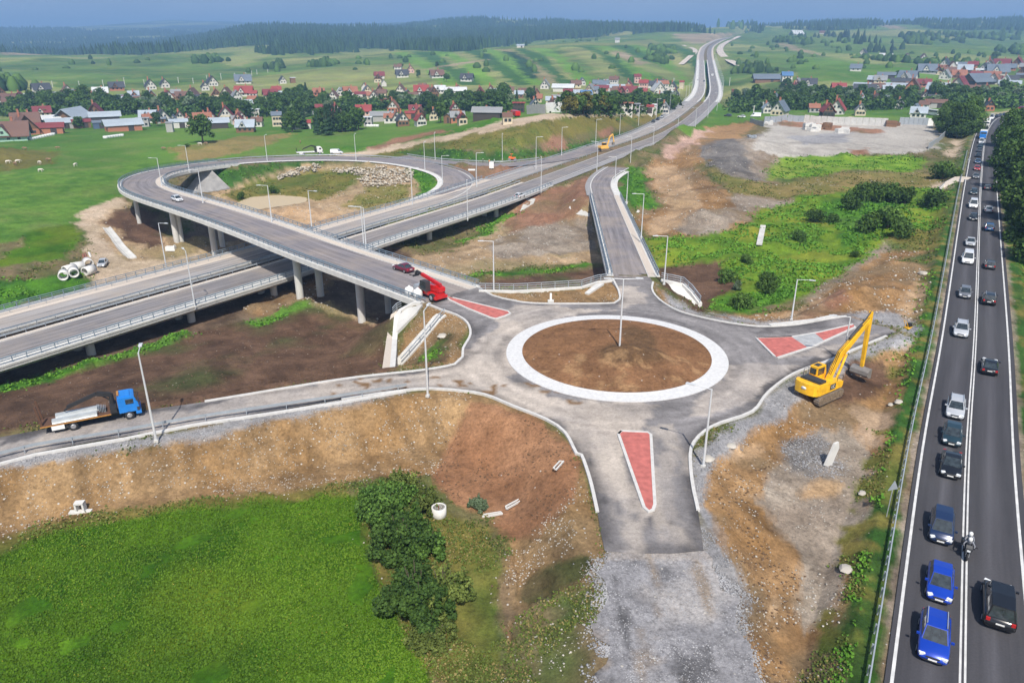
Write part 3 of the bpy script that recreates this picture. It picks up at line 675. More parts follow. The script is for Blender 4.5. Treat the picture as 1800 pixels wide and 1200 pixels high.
def grid_mesh(name, X, Y, Z):
    na, nd = X.shape; me = bpy.data.meshes.new(name)
    V = np.stack([X, Y, Z], -1).reshape(-1, 3).astype(np.float32)
    i = np.arange(na - 1)[:, None] * nd + np.arange(nd - 1)[None]; i = i.ravel()
    F = np.stack([i, i + nd, i + nd + 1, i + 1], 1)[:, ::-1]
    me.vertices.add(len(V)); me.vertices.foreach_set('co', V.ravel())
    me.loops.add(F.size); me.loops.foreach_set('vertex_index', F.ravel().astype(np.int32))
    me.polygons.add(len(F)); me.polygons.foreach_set('loop_start', np.arange(0, F.size, 4, dtype=np.int32))
    me.polygons.foreach_set('use_smooth', np.ones(len(F), bool)); me.update(); me.validate()
    return me
gm = grid_mesh('ground', GX, GY, GZ); set_attrs(gm, C_, st_, gr_)
go = bpy.data.objects.new('ground', gm); gm.materials.append(M_GROUND); COL.objects.link(go); tag(go, kind='structure')
def ztype(x, y):
    a = int(round((math.atan2(x, y) - AZ0) / (AZ1 - AZ0) * (NA - 1))); d = int(round((math.log(max(11, math.hypot(x, y))) - LD0) / (LD1 - LD0) * (ND - 1)))
    return TN[GT[min(max(a, 0), NA - 1), min(max(d, 0), ND - 1)]]

# ------------------------------------------------------------------ sky: a far bank of storm haze behind the hills
def sky_bank():
    m = bpy.data.materials.new('slate blue sky'); m.use_nodes = True; n = m.node_tree.nodes; l = m.node_tree.links; n.clear()
    geo = n.new('ShaderNodeNewGeometry'); no = n.new('ShaderNodeTexNoise'); no.inputs['Scale'].default_value = .0003; no.inputs['Detail'].default_value = 5
    mp = n.new('ShaderNodeVectorMath'); mp.operation = 'MULTIPLY'; mp.inputs[1].default_value = (1, 1, 3.5)
    l.new(geo.outputs['Position'], mp.inputs[0]); l.new(mp.outputs[0], no.inputs['Vector'])
    cr = n.new('ShaderNodeValToRGB'); cr.color_ramp.elements[0].position = .35; cr.color_ramp.elements[0].color = (.30, .355, .46, 1)
    cr.color_ramp.elements[1].position = .7; cr.color_ramp.elements[1].color = (.41, .46, .56, 1)
    l.new(no.outputs[0], cr.inputs[0]); em = n.new('ShaderNodeEmission'); l.new(cr.outputs[0], em.inputs[0]); em.inputs[1].default_value = 1.0
    o = n.new('ShaderNodeOutputMaterial'); l.new(em.outputs[0], o.inputs[0])
    mb = MB(); N = 48; R0 = 18000
    for k in range(N):
        a0 = R(-75) + R(150) * k / N; a1 = R(-75) + R(150) * (k + 1) / N
        mb.add([(R0 * math.sin(a0), R0 * math.cos(a0), -600), (R0 * math.sin(a1), R0 * math.cos(a1), -600), (R0 * .97 * math.sin(a1), R0 * .97 * math.cos(a1), 3200), (R0 * .97 * math.sin(a0), R0 * .97 * math.cos(a0), 3200)], [(0, 1, 2, 3)], True)
    o = mb.build('sky', m); tag(o, kind='structure')
sky_bank()
def haze():
    m = bpy.data.materials.new('haze'); m.use_nodes = True; n = m.node_tree.nodes; l = m.node_tree.links; n.clear()
    v = n.new('ShaderNodeVolumePrincipled'); v.inputs['Density'].default_value = 0.00025; v.inputs['Color'].default_value = (.34, .60, 1.0, 1); v.inputs['Anisotropy'].default_value = 0.0
    o = n.new('ShaderNodeOutputMaterial'); l.new(v.outputs[0], o.inputs['Volume'])
    mb = MB(); zb, zt = float(GZ.min()) - 1.0, float(GZ.max()) + 40.0
    mb.box((0, 6000, (zb + zt) / 2), (20800, 12400, zt - zb))
    h = mb.build('haze', m); tag(h, kind='stuff')
haze()
# ------------------------------------------------------------------ asphalt with tyre streaks, dust and dark patches along the road
def asphalt(name, c, dust=(.40,.33,.26), damt=.35, streak=.35, scale=.12, lanes=0.0):
    m, n, l, b = newmat(name); b.inputs['Roughness'].default_value = .88; b.inputs['Specular IOR Level'].default_value = .25
    uv = n.new('ShaderNodeUVMap'); geo = n.new('ShaderNodeNewGeometry')
    def vec(src, sc):
        q = n.new('ShaderNodeVectorMath'); q.operation = 'MULTIPLY'; q.inputs[1].default_value = sc; l.new(src, q.inputs[0]); return q.outputs[0]
    def noise(v, s, d=5, r=.6):
        q = n.new('ShaderNodeTexNoise'); q.inputs['Scale'].default_value = s; q.inputs['Detail'].default_value = d; q.inputs['Roughness'].default_value = r; l.new(v, q.inputs['Vector']); return q.outputs[0]
    def mr(s, a, b_, c_, d_):
        q = n.new('ShaderNodeMapRange'); l.new(s, q.inputs[0])
        for i, v in enumerate((a, b_, c_, d_)): q.inputs[i + 1].default_value = v
        return q.outputs[0]
    st = noise(vec(uv.outputs[0], (1.3, .045, 1)), 1.0, 4); fine = noise(geo.outputs['Position'], 6, 4, .8); big = noise(geo.outputs['Position'], scale, 5, .65)
    f1 = mr(st, .32, .68, 1 - streak, 1 + streak); f2 = mr(fine, .3, .7, .86, 1.14)
    mu = n.new('ShaderNodeMath'); mu.operation = 'MULTIPLY'; l.new(f1, mu.inputs[0]); l.new(f2, mu.inputs[1])
    out = mu.outputs[0]
    if lanes:      # paler polished strip along the middle of each lane
        sx = n.new('ShaderNodeSeparateXYZ'); l.new(uv.outputs[0], sx.inputs[0])
        ab = n.new('ShaderNodeMath'); ab.operation = 'ABSOLUTE'; l.new(sx.outputs[0], ab.inputs[0])
        sb = n.new('ShaderNodeMath'); sb.operation = 'SUBTRACT'; l.new(ab.outputs[0], sb.inputs[0]); sb.inputs[1].default_value = lanes
        a2 = n.new('ShaderNodeMath'); a2.operation = 'ABSOLUTE'; l.new(sb.outputs[0], a2.inputs[0])
        k = mr(a2.outputs[0], 0, .8, 1.5, 1.0); m2 = n.new('ShaderNodeMath'); m2.operation = 'MULTIPLY'; l.new(out, m2.inputs[0]); l.new(k, m2.inputs[1]); out = m2.outputs[0]
    vs = n.new('ShaderNodeVectorMath'); vs.operation = 'SCALE'; vs.inputs[0].default_value = c; l.new(out, vs.inputs['Scale'])
    v2 = n.new('ShaderNodeVectorMath'); v2.operation = 'SCALE'; v2.inputs[0].default_value = dust; l.new(f2, v2.inputs['Scale'])
    mx = n.new('ShaderNodeMix'); mx.data_type = 'RGBA'; l.new(mr(big, .42, .68, 0, damt), mx.inputs[0]); l.new(vs.outputs[0], mx.inputs[6]); l.new(v2.outputs[0], mx.inputs[7])
    l.new(mx.outputs[2], b.inputs['Base Color'])
    return m
M_ASM = asphalt('new motorway asphalt', (.20, .19, .195), damt=.35)
M_ASML = asphalt('dusty motorway asphalt', (.30, .285, .28), damt=.5)
M_ASR = asphalt('ramp asphalt', (.205, .19, .20), damt=.45)
M_ASO = asphalt('old road asphalt', (.056, .055, .062), (.09, .09, .09), damt=.25, streak=.18, scale=.05, lanes=1.75)
M_WALK = asphalt('pinkish concrete walkway', (.56, .49, .42), (.5, .45, .4), damt=.3, streak=.08)
M_GRAVS = asphalt('crushed stone shoulder', (.30, .295, .30), (.24, .22, .2), damt=.5, streak=.1, scale=.5)
M_VERGE = asphalt('dusty verge', (.20, .17, .13), (.10, .11, .04), damt=.5, streak=.2, scale=.8)
M_SOILR = asphalt('bare soil median', (.20, .14, .085), (.08, .12, .03), damt=.7, streak=.2)

def strip(name, L, a, b, dz, m, parent=None, nseg=1, kind='structure', mb=None):
    """flat ribbon between two offsets of a centre line"""
    N = normals(L); fa = a if callable(a) else (lambda t: a); fb = b if callable(b) else (lambda t: b)
    V = []; U = []; s = 0
    for i, p in enumerate(L):
        t = i / (len(L) - 1)
        if i: s += (p - L[i - 1]).length
        for k in range(nseg + 1):
            o = fa(t) + (fb(t) - fa(t)) * k / nseg; V.append((p.x + N[i].x * o, p.y + N[i].y * o, p.z + dz)); U.append((o, s))
    F = []; w_ = nseg + 1
    for i in range(len(L) - 1):
        for k in range(nseg): F.append((i * w_ + k, i * w_ + k + 1, (i + 1) * w_ + k + 1, (i + 1) * w_ + k))
    me = bpy.data.meshes.new(name); me.from_pydata(V, [], F); uvl = me.uv_layers.new(name='UVMap')
    lv = np.zeros(len(me.loops), np.int32); me.loops.foreach_get('vertex_index', lv)
    uvl.data.foreach_set('uv', np.array(U, np.float32)[lv].ravel())
    if me.polygons and me.polygons[0].normal.z < 0: me.flip_normals()
    me.materials.append(m); o = bpy.data.objects.new(name, me); COL.objects.link(o); o.parent = parent
    if parent is None and kind: o['kind'] = kind
    return o
def sweep(mb, L, sec, dz=0.0, closed=True, off=0.0):
    """sweep a cross section [(lateral, height)] along a line"""
    N = normals(L); n = len(sec); vs = []
    for i, p in enumerate(L):
        for (a, h) in sec: vs.append((p.x + N[i].x * (a + off), p.y + N[i].y * (a + off), p.z + h + dz))
    fs = []; r = n if closed else n - 1
    for i in range(len(L) - 1):
        for k in range(r):
            k2 = (k + 1) % n; fs.append((i * n + k, i * n + k2, (i + 1) * n + k2, (i + 1) * n + k))
    if closed: fs.append(tuple(range(n - 1, -1, -1))); fs.append(tuple((len(L) - 1) * n + k for k in range(n)))
    mb.add(vs, fs); return mb
BOX = lambda w_, h, z0=0.0: [(-w_ / 2, z0), (w_ / 2, z0), (w_ / 2, z0 + h), (-w_ / 2, z0 + h)]
def seglen(L): return sum((b - a).length for a, b in zip(L, L[1:]))
def along(L, step, start=0.0):
    out = []; s = 0; nxt = start
    for a, b in zip(L, L[1:]):
        d = (b - a).length
        while nxt <= s + d + 1e-6:
            out.append((a.lerp(b, (nxt - s) / max(d, 1e-9)), (b - a).normalized())); nxt += step
        s += d
    return out
def kerb(name, pts, label, z=None, w_=.30, h=.14, closed=False, m=None, cat='kerb', group=None):
    L = [Vector(p) for p in pts]
    if closed: L = L + [L[0], L[1]]
    mb = MB(); sweep(mb, L, BOX(w_, h + .12, -.12)); o = mb.build(name, m or M_KERB); tag(o, label, cat, group); return o
def posts_under(parent, L, step, mk, mname, maxn=95, name='post', start=1.0):
    """individual posts (shared mesh) at regular spacing; those past maxn go into one stuff part"""
    pts = along(L, step, start); pts.sort(key=lambda q: q[0].length)
    me = None
    for k, (p, d) in enumerate(pts[:maxn]):
        if me is None:
            o = mk().build(name, mname, parent); me = o.data
        else:
            o = bpy.data.objects.new(name, me); COL.objects.link(o); o.parent = parent
        o.location = p; o.rotation_euler = (0, 0, math.atan2(d.y, d.x))
    rest = pts[maxn:]
    if rest:
        mb = MB(); src = mk()
        for (p, d) in rest:
            M = Matrix.Translation(p) @ Matrix.Rotation(math.atan2(d.y, d.x), 4, 'Z'); mb.add([M @ Vector(v) for v in src.v], src.f)
        o = mb.build(name + '_row', mname, parent); o['kind'] = 'stuff'
def guardrail(L, label, group=None, side=1, step=4.0, m=None, name='guardrail', maxn=40, h=.75):
    """steel W-beam on posts"""
    m = m or M_GALV; t = thing(name, label, 'guardrail', (0, 0, 0), 0, group)
    mb = MB(); s = side
    sec = [(.0, h), (.06 * s, h - .03), (.0, h - .11), (.0, h - .17), (.06 * s, h - .25), (.0, h - .31), (-.03 * s, h - .31), (-.03 * s, h)]
    sweep(mb, L, sec); mb.build('beam', m, t)
    posts_under(t, offset(L, -.12 * s), step, lambda: MB().box((0, 0, h / 2 - .05), (.07, .10, h + .08)).box((0, .07 * s, h - .16), (.12, .10, .2)), m, maxn)
    return t
def railing(L, label=None, parent=None, h=1.05, step=2.0, m=None, rails=3, name='railing', maxn=60, group=None, infill=False):
    """bridge railing: top tube, lower rails, posts"""
    m = m or M_GALVB
    t = thing(name, label, 'railing', (0, 0, 0), 0, group) if parent is None else None
    par = t or parent
    mb = MB(); sweep(mb, L, BOX(.12, .10, h - .1))
    for k in range(1, rails): sweep(mb, L, BOX(.06, .09, h * k / rails - .06))
    top = mb.build('railing' if t is None else 'rails', m, par)
    posts_under(par if t else top, L, step, lambda: MB().box((0, 0, h / 2), (.10, .10, h)), m, maxn, name='railing_post')
    return t or top

# ------------------------------------------------------------------ junction: asphalt plate of the roundabout with its arms
def sheet(name, poly, z, step, m, holes=(), kind='structure', pf=None):
    P = [Vector((p[0], p[1])) for p in poly]; B = []
    for a, b in zip(P, P[1:] + P[:1]):
        n = max(1, int((b - a).length / (step * 1.5)))
        B += [a.lerp(b, k / n) for k in range(n)]
    if 'gravel' in name:
        B = [b + Vector(((vnoise(np.array([b.x * .9]), np.array([b.y * .9]), 5)[0] - .5) * 1.5 * (1 if b.y < 56 else 0), 0)) for b in B]
    nb = len(B); E = [(i, (i + 1) % nb) for i in range(nb)]
    xs = [p.x for p in P]; ys = [p.y for p in P]
    gx, gy = np.meshgrid(np.arange(min(xs), max(xs), step), np.arange(min(ys), max(ys), step)); gx = gx.ravel() + rng.uniform(-.2, .2, gx.size) * step; gy = gy.ravel() + rng.uniform(-.2, .2, gy.size) * step
    ins = pip(gx, gy, [(p.x, p.y) for p in P]); gx, gy = gx[ins], gy[ins]
    d, _ = seg_dist(gx, gy, [Vector((p.x, p.y, 0)) for p in P], True); k = d > step * .35; gx, gy = gx[k], gy[k]
    V = B + [Vector((a, b)) for a, b in zip(gx, gy)]
    v, e, f, *_ = delaunay_2d_cdt(V, E, [], 1, 1e-4)
    me = bpy.data.meshes.new(name); me.from_pydata([(q.x, q.y, z) for q in v], [], f); me.update()
    if me.polygons[0].normal.z < 0: me.flip_normals()
    uv = me.uv_layers.new(name='UVMap')
    X = np.array([q.x for q in v]); Y = np.array([q.y for q in v])
    if pf is not None:
        C, st, gr = pf(X, Y); set_attrs(me, C, st, gr, .55 if 'gravel' not in name else 0.0)
    me.materials.append(m); o = bpy.data.objects.new(name, me); COL.objects.link(o)
    if kind: o['kind'] = kind
    return o
JZ = [('d', [(735,655),(800,642),(835,600),(900,560),(950,600),(900,660),(960,700),(1040,705),(1100,720),(1090,760),(1010,760),(930,720),(850,692),(730,682)], 1.0),
      ('d', [(430,690),(735,655),(735,683),(430,715)], .75), ('d', [(0,780),(430,700),(430,725),(0,800)], .45),
      ('d', [(870,560),(900,535),(1000,540),(1080,545),(1090,500),(1130,505),(1140,530),(1000,558),(930,575),(900,610),(880,600)], .7),
      ('d', [(1020,700),(1160,712),(1130,760),(1090,765),(1095,800),(1130,890),(1110,920),(1060,880),(1020,800),(1000,750)], .85),
      ('d', [(1150,800),(1185,780),(1195,960),(1160,960),(1150,900)], .45),
      ('d', [(1290,640),(1400,640),(1340,690),(1260,730),(1200,730)], .55), ('d', [(1360,630),(1450,612),(1560,580),(1540,590),(1450,625)], .6),
      ('k', [(830,583),(850,570),(846,610),(828,625),(822,618)], .6), ('k', [(1213,800),(1225,790),(1232,830),(1240,900),(1237,925),(1222,850)], .9), ('k', [(1022,800),(1040,830),(1062,930),(1150,905),(1200,925),(1063,925),(1048,880)], .8),
      ('k', [(1120,905),(1135,880),(1160,890),(1150,930),(1110,930)], .9),
      ('k', [(1240,757),(1323,723),(1395,656),(1514,608),(1500,603),(1380,650),(1310,712),(1230,752)], .85), ('k', [(1340,577),(1450,563),(1500,560),(1500,572),(1400,585),(1330,583)], .7),
      ('k', [(0,770),(60,758),(248,723),(400,701),(400,706),(248,731),(60,766),(0,779)], .8), ('k', [(760,520),(840,507),(900,530),(895,545),(830,530)], .6),
      ('k', [(1040,970),(1240,967),(1236,940),(1062,935)], .25)]
def jpaint(X, Y):
    n = len(X); J = [(fbm(X, Y, 3, 101 + k) - .5) * 3.0 for k in range(2)]
    px, py = topix(X + J[0], Y + J[1], np.zeros(n))
    base = np.array([.235, .222, .222]); C = np.tile(base, (n, 1)); d = np.zeros(n); k = np.zeros(n)
    for (t, pl, a) in JZ:
        m = pip(px, py, pl)
        if t == 'd': d[m] = np.maximum(d[m], a)
        else: k[m] = np.maximum(k[m], a)
    # circulating tyre bands
    r = np.hypot(X - CI.x, Y - CI.y); th = np.arctan2(Y - CI.y, X - CI.x)
    ringn = fbm(r * 3.0, th * 6, 1.6, 131, 3); d = np.clip(d * (.15 + 1.35 * fbm(X, Y, 5, 111, 4)), 0, .92)
    near_r = np.exp(-((r - 14.6) / .9) ** 2) * .55; k = np.maximum(k, near_r * (fbm(X, Y, 4, 117) > .42))
    inr = (r < 21) & (r > 13)
    C *= (0.84 + .32 * np.where(inr, ringn, fbm(X, Y, 2.0, 141, 3)))[:, None]
    dust = np.array([.52, .455, .395]); C = C * (1 - d[:, None]) + dust * d[:, None] * (.8 + .35 * fbm(X, Y, 1.6, 121, 3))[:, None]
    k = k * np.clip((fbm(X, Y, 3, 151, 4) - .25) * 3, 0, 1); C = C * (1 - k[:, None] * .8) + np.array([.055, .052, .055]) * k[:, None] * .8
    # streaks along the traffic: radial ring, near arm, side arms
    sx = np.where(py > 745, fbm(X * 2.4, Y * .16, 1.6, 171, 4), fbm(X * .16 + Y * .05, Y * 2.4 - X * .5, 1.6, 175, 4)); sx = np.where(inr, ringn, sx)
    C *= (0.62 + .76 * sx)[:, None]
    lt = np.clip((fbm(X * (1.8 if 1 else 1), Y * .3, 2.2, 179, 4) - .55) * 5, 0, .6) * (py > 745); C = C * (1 - lt[:, None]) + np.array([.50, .44, .38]) * lt[:, None]
    de, _ = seg_dist(X, Y, JUN, True); ek = np.clip(1.25 - de / 1.1, 0, 1) * np.clip((fbm(X, Y, 5, 183, 3) - .38) * 5, 0, 1) * .75
    C = C * (1 - ek[:, None]) + np.array([.06, .056, .058]) * ek[:, None]
    # thrown mud clods along the haul track
    md = pip(px, py, [(560,668),(750,663),(900,672),(1000,690),(1040,705),(1000,712),(900,695),(760,690),(560,700)]) & (fbm(X, Y, 1.1, 161, 3) > .62)
    C[md] = (.20, .12, .06)
    return C, np.zeros(n), np.zeros(n)
jo = sheet('roundabout_road', [(p.x, p.y) for p in JUN], .0, .55, M_GROUND, pf=jpaint)
def gpaint(X, Y):
    n = len(X); px, py = topix(X, Y, np.zeros(n))
    C = np.tile([.25, .245, .255], (n, 1)) * (.55 + .9 * fbm(X, Y, 1.2, 201, 4))[:, None]; ck = np.clip((fbm(X * 1.6, Y * .3, 2, 209, 4) - .55) * 6, 0, .5); C *= (1 - ck)[:, None]
    d = np.clip((fbm(X, Y, 4, 203, 4) - .5) * 4, 0, .8); C = C * (1 - d[:, None]) + np.array([.40, .375, .36]) * d[:, None]
    e = np.clip((fbm(X * 2.2, Y * .5, 3, 207, 4) - .58) * 7, 0, .7); C = C * (1 - e[:, None]) + np.array([.25, .19, .13]) * e[:, None]
    tr = (py < 985) ; C[tr] = C[tr] * .6 + np.array([.4, .34, .28]) * .4
    return C, np.full(n, .12), np.zeros(n)
sheet('gravel_road', [(p.x, p.y) for p in GRV], -.03, .5, M_GROUND, pf=gpaint)

# central island: pale concrete apron ring and a low mound of soil with lamp pit
def ring_pts(r, n=96, z=0): return [Vector((CI.x + r * math.cos(2 * math.pi * k / n), CI.y + r * math.sin(2 * math.pi * k / n), z)) for k in range(n)]
mb = MB(); n = 128; prof = [(13.67, -.05), (13.67, .08), (11.85, .14), (11.85, .20), (11.68, .20), (11.68, -.05)]
vs = [(CI.x + r * math.cos(2 * math.pi * k / n), CI.y + r * math.sin(2 * math.pi * k / n), z) for (r, z) in prof for k in range(n)]
mb.add(vs, [(j * n + k, j * n + (k + 1) % n, (j + 1) * n + (k + 1) % n, (j + 1) * n + k) for j in range(5) for k in range(n)])
M_APR = mat('white granite sett apron', (.60, .60, .60), .85, var=.10, scale=3.0, bump=.3)
ap = mb.build('island_apron', M_APR); tag(ap, 'wide pale concrete ring round the bare soil island of the roundabout', 'apron')
gr = np.linspace(0, 11.68, 27); ga = np.linspace(0, 2 * np.pi, 150)
RR, AA = np.meshgrid(gr, ga, indexing='ij'); X = CI.x + RR * np.cos(AA); Y = CI.y + RR * np.sin(AA)
Z = .18 + .75 * np.clip(1 - (RR / 11.8) ** 2, 0, 1) + (fbm(X, Y, 2.5, 211, 4) - .5) * .35 * np.clip((11.6 - RR) / 1.5, 0, 1)
q = np.hypot((X - CI.x - 1.6) / 4, (Y - CI.y + 2.6) / 3.0); Z += np.clip(1 - q, 0, 1) * .8 * (.6 + fbm(X, Y, .8, 215, 3))
im = grid_mesh('mound', X, Y, Z); n_ = X.size; Xr, Yr = X.ravel(), Y.ravel()
Cc = np.tile([.215, .112, .055], (n_, 1)) * (.62 + .75 * fbm(Xr, Yr, 2.2, 221, 4))[:, None]
q2 = np.minimum(np.hypot((Xr - CI.x - 1.6) / 4.2, (Yr - CI.y + 2.2) / 3.2), np.hypot((Xr - CI.x - 3.4) / 2.2, (Yr - CI.y - 3.2) / 5)); dk = np.clip((1.15 - q2) * 2.5, 0, .75)
Cc = Cc * (1 - dk[:, None]) + np.array([.10, .062, .032]) * dk[:, None] * (.6 + .9 * fbm(Xr, Yr, .6, 225, 3))[:, None]
tn = np.clip((fbm(Xr * .6 + Yr * .9, Xr * .9 - Yr * .4, 1.5, 227, 3) - .56) * 5, 0, .5) * (Yr < CI.y - 2); Cc = Cc * (1 - tn[:, None]) + np.array([.42, .26, .13]) * tn[:, None]
set_attrs(im, Cc, np.full(n_, .03), np.zeros(n_)); im.materials.append(M_GROUND)
io = bpy.data.objects.new('soil_mound', im); COL.objects.link(io); tag(io, 'low brown soil mound filling the middle of the roundabout', 'soil mound')
# splitter islands: red paving in a white kerb
M_REDP = mat('red concrete paving', (.46, .135, .115), .85, var=.22, scale=1.6, bump=.3); M_GREYP = mat('grey concrete paving', (.36, .37, .38), .85, var=.2, scale=1.6)
def island(pts, label, red, grey=None):
    t = thing('traffic_island', label, 'traffic island'); c = sum(pts, Vector()) / len(pts)
    L = pts + [pts[0], pts[1]]; mb = MB(); sweep(mb, L, BOX(.28, .22, -.06)); mb.build('kerb', M_KERB, t)
    for (pl, m_, nm) in [(red_, M_REDP, 'red_paving') for red_ in red] + [(g, M_GREYP, 'grey_paving') for g in (grey or [])]:
        mb = MB(); vs = [(p.x, p.y, .125) for p in pl] + [(p.x, p.y, -.02) for p in pl]; k = len(pl)
        mb.add(vs, [tuple(range(k))] + [(i, i + k, (i + 1) % k + k, (i + 1) % k) for i in range(k)]); mb.build(nm, m_, t)
    return t
def shrink(pts, a):
    c = sum(pts, Vector()) / len(pts); return [c + (p - c) * (1 - a / max(.1, (p - c).length)) for p in pts]
I1 = P2([(782,520),(795,524),(840,535),(893,548),(897,552),(888,556),(872,561),(862,559),(822,543),(790,528)])
island(I1, 'long red paved traffic island in front of the red telehandler', [I1])
I2 = P2([(1329,595),(1392,593),(1440,585),(1500,571),(1503,576),(1490,582),(1450,600),(1434,608),(1366,630),(1360,626)])
island(I2, 'triangular red traffic island with a grey band behind the yellow excavator', [P2([(1329,595),(1391,593.3),(1419,612),(1366,630),(1360,626)]), P2([(1432,586.6),(1440,585),(1500,571),(1503,576),(1490,582),(1449,600.3)])], [P2([(1391,593.3),(1432,586.6),(1449,600.3),(1434,608),(1419,612)])])
I3 = P2([(1087,764),(1092,759),(1138,761),(1144,765),(1147,820),(1151,888),(1148,897),(1140,900),(1132,893),(1110,830)])
island(I3, 'narrow red wedge shaped traffic island on the near arm', [I3])
# kerbs round the junction
def jk(a, b): i = JPX.index(a); j = JPX.index(b); L = P2(JPX[i:j + 1]); return catmull(L, 1.2)
kerb('kerb', jk((360,706), (755,536)), 'pale kerb from the truck road round the stair corner')
kerb('kerb', jk((838,504), (1077,490)), 'pale kerb between the overpass and the short bridge')
kerb('kerb', jk((1148,496), (1487,556)), 'pale kerb curving from the short bridge to the triangular island')
kerb('kerb', jk((1558,591), (1227,897)), 'long pale kerb curving past the yellow excavator')
kerb('kerb', jk((1050,900), (793,685)), 'pale kerb round the smooth soil slope below the roundabout')
kerb('kerb', jk((793,685), (600,701)), 'pale kerb behind the guardrail of the truck road')
kerb('kerb', P2([(1352,573),(1432,564),(1468,556)], .05), 'loose white kerb stones lying beside the lamp on the right arm', w_=.6, h=.25)

# ------------------------------------------------------------------ motorway
MS = MOT
strip('motorway', MS[iM[0]:], 2.0, 9.2, .0, M_ASML, nseg=2)
strip('motorway_near_carriageway', MS[iM[0]:], -9.9, -2.4, .0, M_ASM, nseg=2)
mv = MS[iM[0]:iM[1] + 2]
strip('motorway_median', mv, -2.4, 2.0, -.02, M_SOILR, nseg=2); strip('shoulder', mv, 9.2, 12.2, -.03, M_GRAVS, nseg=1); strip('shoulder', mv, -12.6, -9.9, -.03, M_GRAVS, nseg=1)
strip('motorway_median', MS[V_END:], -2.4, 2.0, -.02, M_SOILR); strip('shoulder', MS[V_END:], 9.2, 12.5, -.02, M_WALK); strip('shoulder', MS[V_END:], -13, -9.9, -.02, M_WALK)
for (a, b) in ((8.7, 8.95), (2.3, 2.5), (-2.9, -2.7), (-9.6, -9.35)):
    strip('lane_line', MS[iM[0]:V_END], a, b, .008, M_LINE)
guardrail(offset(mv, .9), 'galvanised guardrail along the soil median of the motorway', group=None, side=1, maxn=90)
guardrail(offset(mv, 11.6), 'thin guardrail along the foot of the mound beside the motorway', side=-1, maxn=60)
# two viaducts: the long low one on the left and the far one over the village valley
def viaduct(name, label, L, a, b, depth, piers, zfoot, rails=True, split=True):
    t = thing(name, label, 'bridge')
    decks = [(1.9, b), (a, -1.7)] if split else [(a, b)]
    for (p, q) in decks:
        mb = MB(); c = (p + q) / 2
        sweep(mb, L, [(p, -.05), (q, -.05), (q, -.55), (q - 1.8, -.85), (c + 2.6, -depth), (c - 2.6, -depth), (p + 1.8, -.85), (p, -.55)]); mb.build('deck', M_CONC, t)
    for (p, q) in decks:
        for s, o in ((1, p), (-1, q)):
            mb = MB(); sweep(mb, L, [(o, -.4), (o + .9 * s, -.4), (o + .9 * s, .17), (o, .17)] if s > 0 else [(o - .9, -.4), (o, -.4), (o, .17), (o - .9, .17)]); mb.build('edge_beam', M_CONCW, t)
    N = normals(L)
    for i in piers:
        p = L[i]
        for c in ([(x + y) / 2 for x, y in decks]):
            for e in (-2.0, 2.0):
                w0 = p + N[i] * (c + e); z0 = min(zg(w0.x, w0.y), p.z - depth - .2) - .6
                MB().tube((w0.x, w0.y, z0), (w0.x, w0.y, p.z - depth + .1), .68, n=18).build('pier', M_CONC, t)
    return t
VL = MS[0:iM[0] + 1]
n = len(VL)
strip('motorway', VL, 2.8, 9.0, .02, M_ASML, nseg=2); strip('motorway_near_carriageway', VL, -9.8, -2.6, .02, M_ASM, nseg=2)
lv = [near_param(VL, up(x, y, -7)) for (x, y) in ((-120, 660), (80, 568), (290, 512), (425, 470), (560, 430), (705, 385), (812, 353))]
V1 = viaduct('motorway_viaduct', 'long low concrete motorway viaduct passing under the curved overpass', VL, -13.0, 12.9, 2.0, lv, None)
for (o, s) in ((12.6, -1), (-12.7, 1)): railing(offset(VL, o), parent=V1, h=1.15, step=2.0, maxn=70, rails=3)
for (o, nm, s) in ((10.6, 'guardrail along the far side of the low motorway viaduct', -1), (1.35, 'double guardrail on the far edge of the median gap of the low viaduct', -1), (-1.3, 'double guardrail on the near edge of the median gap of the low viaduct', 1), (-11.2, 'guardrail along the near side of the low motorway viaduct', 1)):
    guardrail(offset(VL, o), nm, side=s, step=3.0, m=M_GALV, maxn=60)
strip('viaduct_walkway', VL, 9.0, 11.9, .03, M_WALK, V1); strip('viaduct_kerb_strip', VL, -2.6, -1.9, .19, M_WALK, V1); strip('viaduct_kerb_strip', VL, 2.1, 2.8, .19, M_CONC, V1); strip('viaduct_walkway', VL, -12.0, -9.8, .19, M_CONCW, V1)
VF = MS[iM[1]:V_END + 1]; k = len(VF)
V2 = viaduct('motorway_viaduct', 'far pale motorway viaduct climbing over the village valley towards the hills', VF, -13.0, 12.6, 2.2, range(6, k - 4, 14), None)
for (o, s) in ((12.3, -1), (-12.7, 1)): railing(offset(VF, o), parent=V2, h=1.6, step=4.0, maxn=30, rails=3, m=M_CONCW)
for (a, b) in ((9.2, 12.3), (-12.7, -9.9)): strip('viaduct_walkway', VF, a, b, .19, M_CONCW, V2)
# slip roads beside the far end of the viaduct
for (pts, w_, nm) in ((([(1197,114,950),(1213,100,1130),(1222,92,1250),(1218,86,1350),(1200,80,1450)]), 4, 'slip_road'), (([(1302,117,930),(1283,107,1020),(1268,95,1200),(1266,85,1380),(1275,76,1600),(1300,64,2100)]), 6, 'slip_road')):
    L = catmull([hit(a, b) + Vector((0, 0, .6)) for a, b, _ in pts], 12); strip(nm, L, -w_, w_, 0, M_WALK)

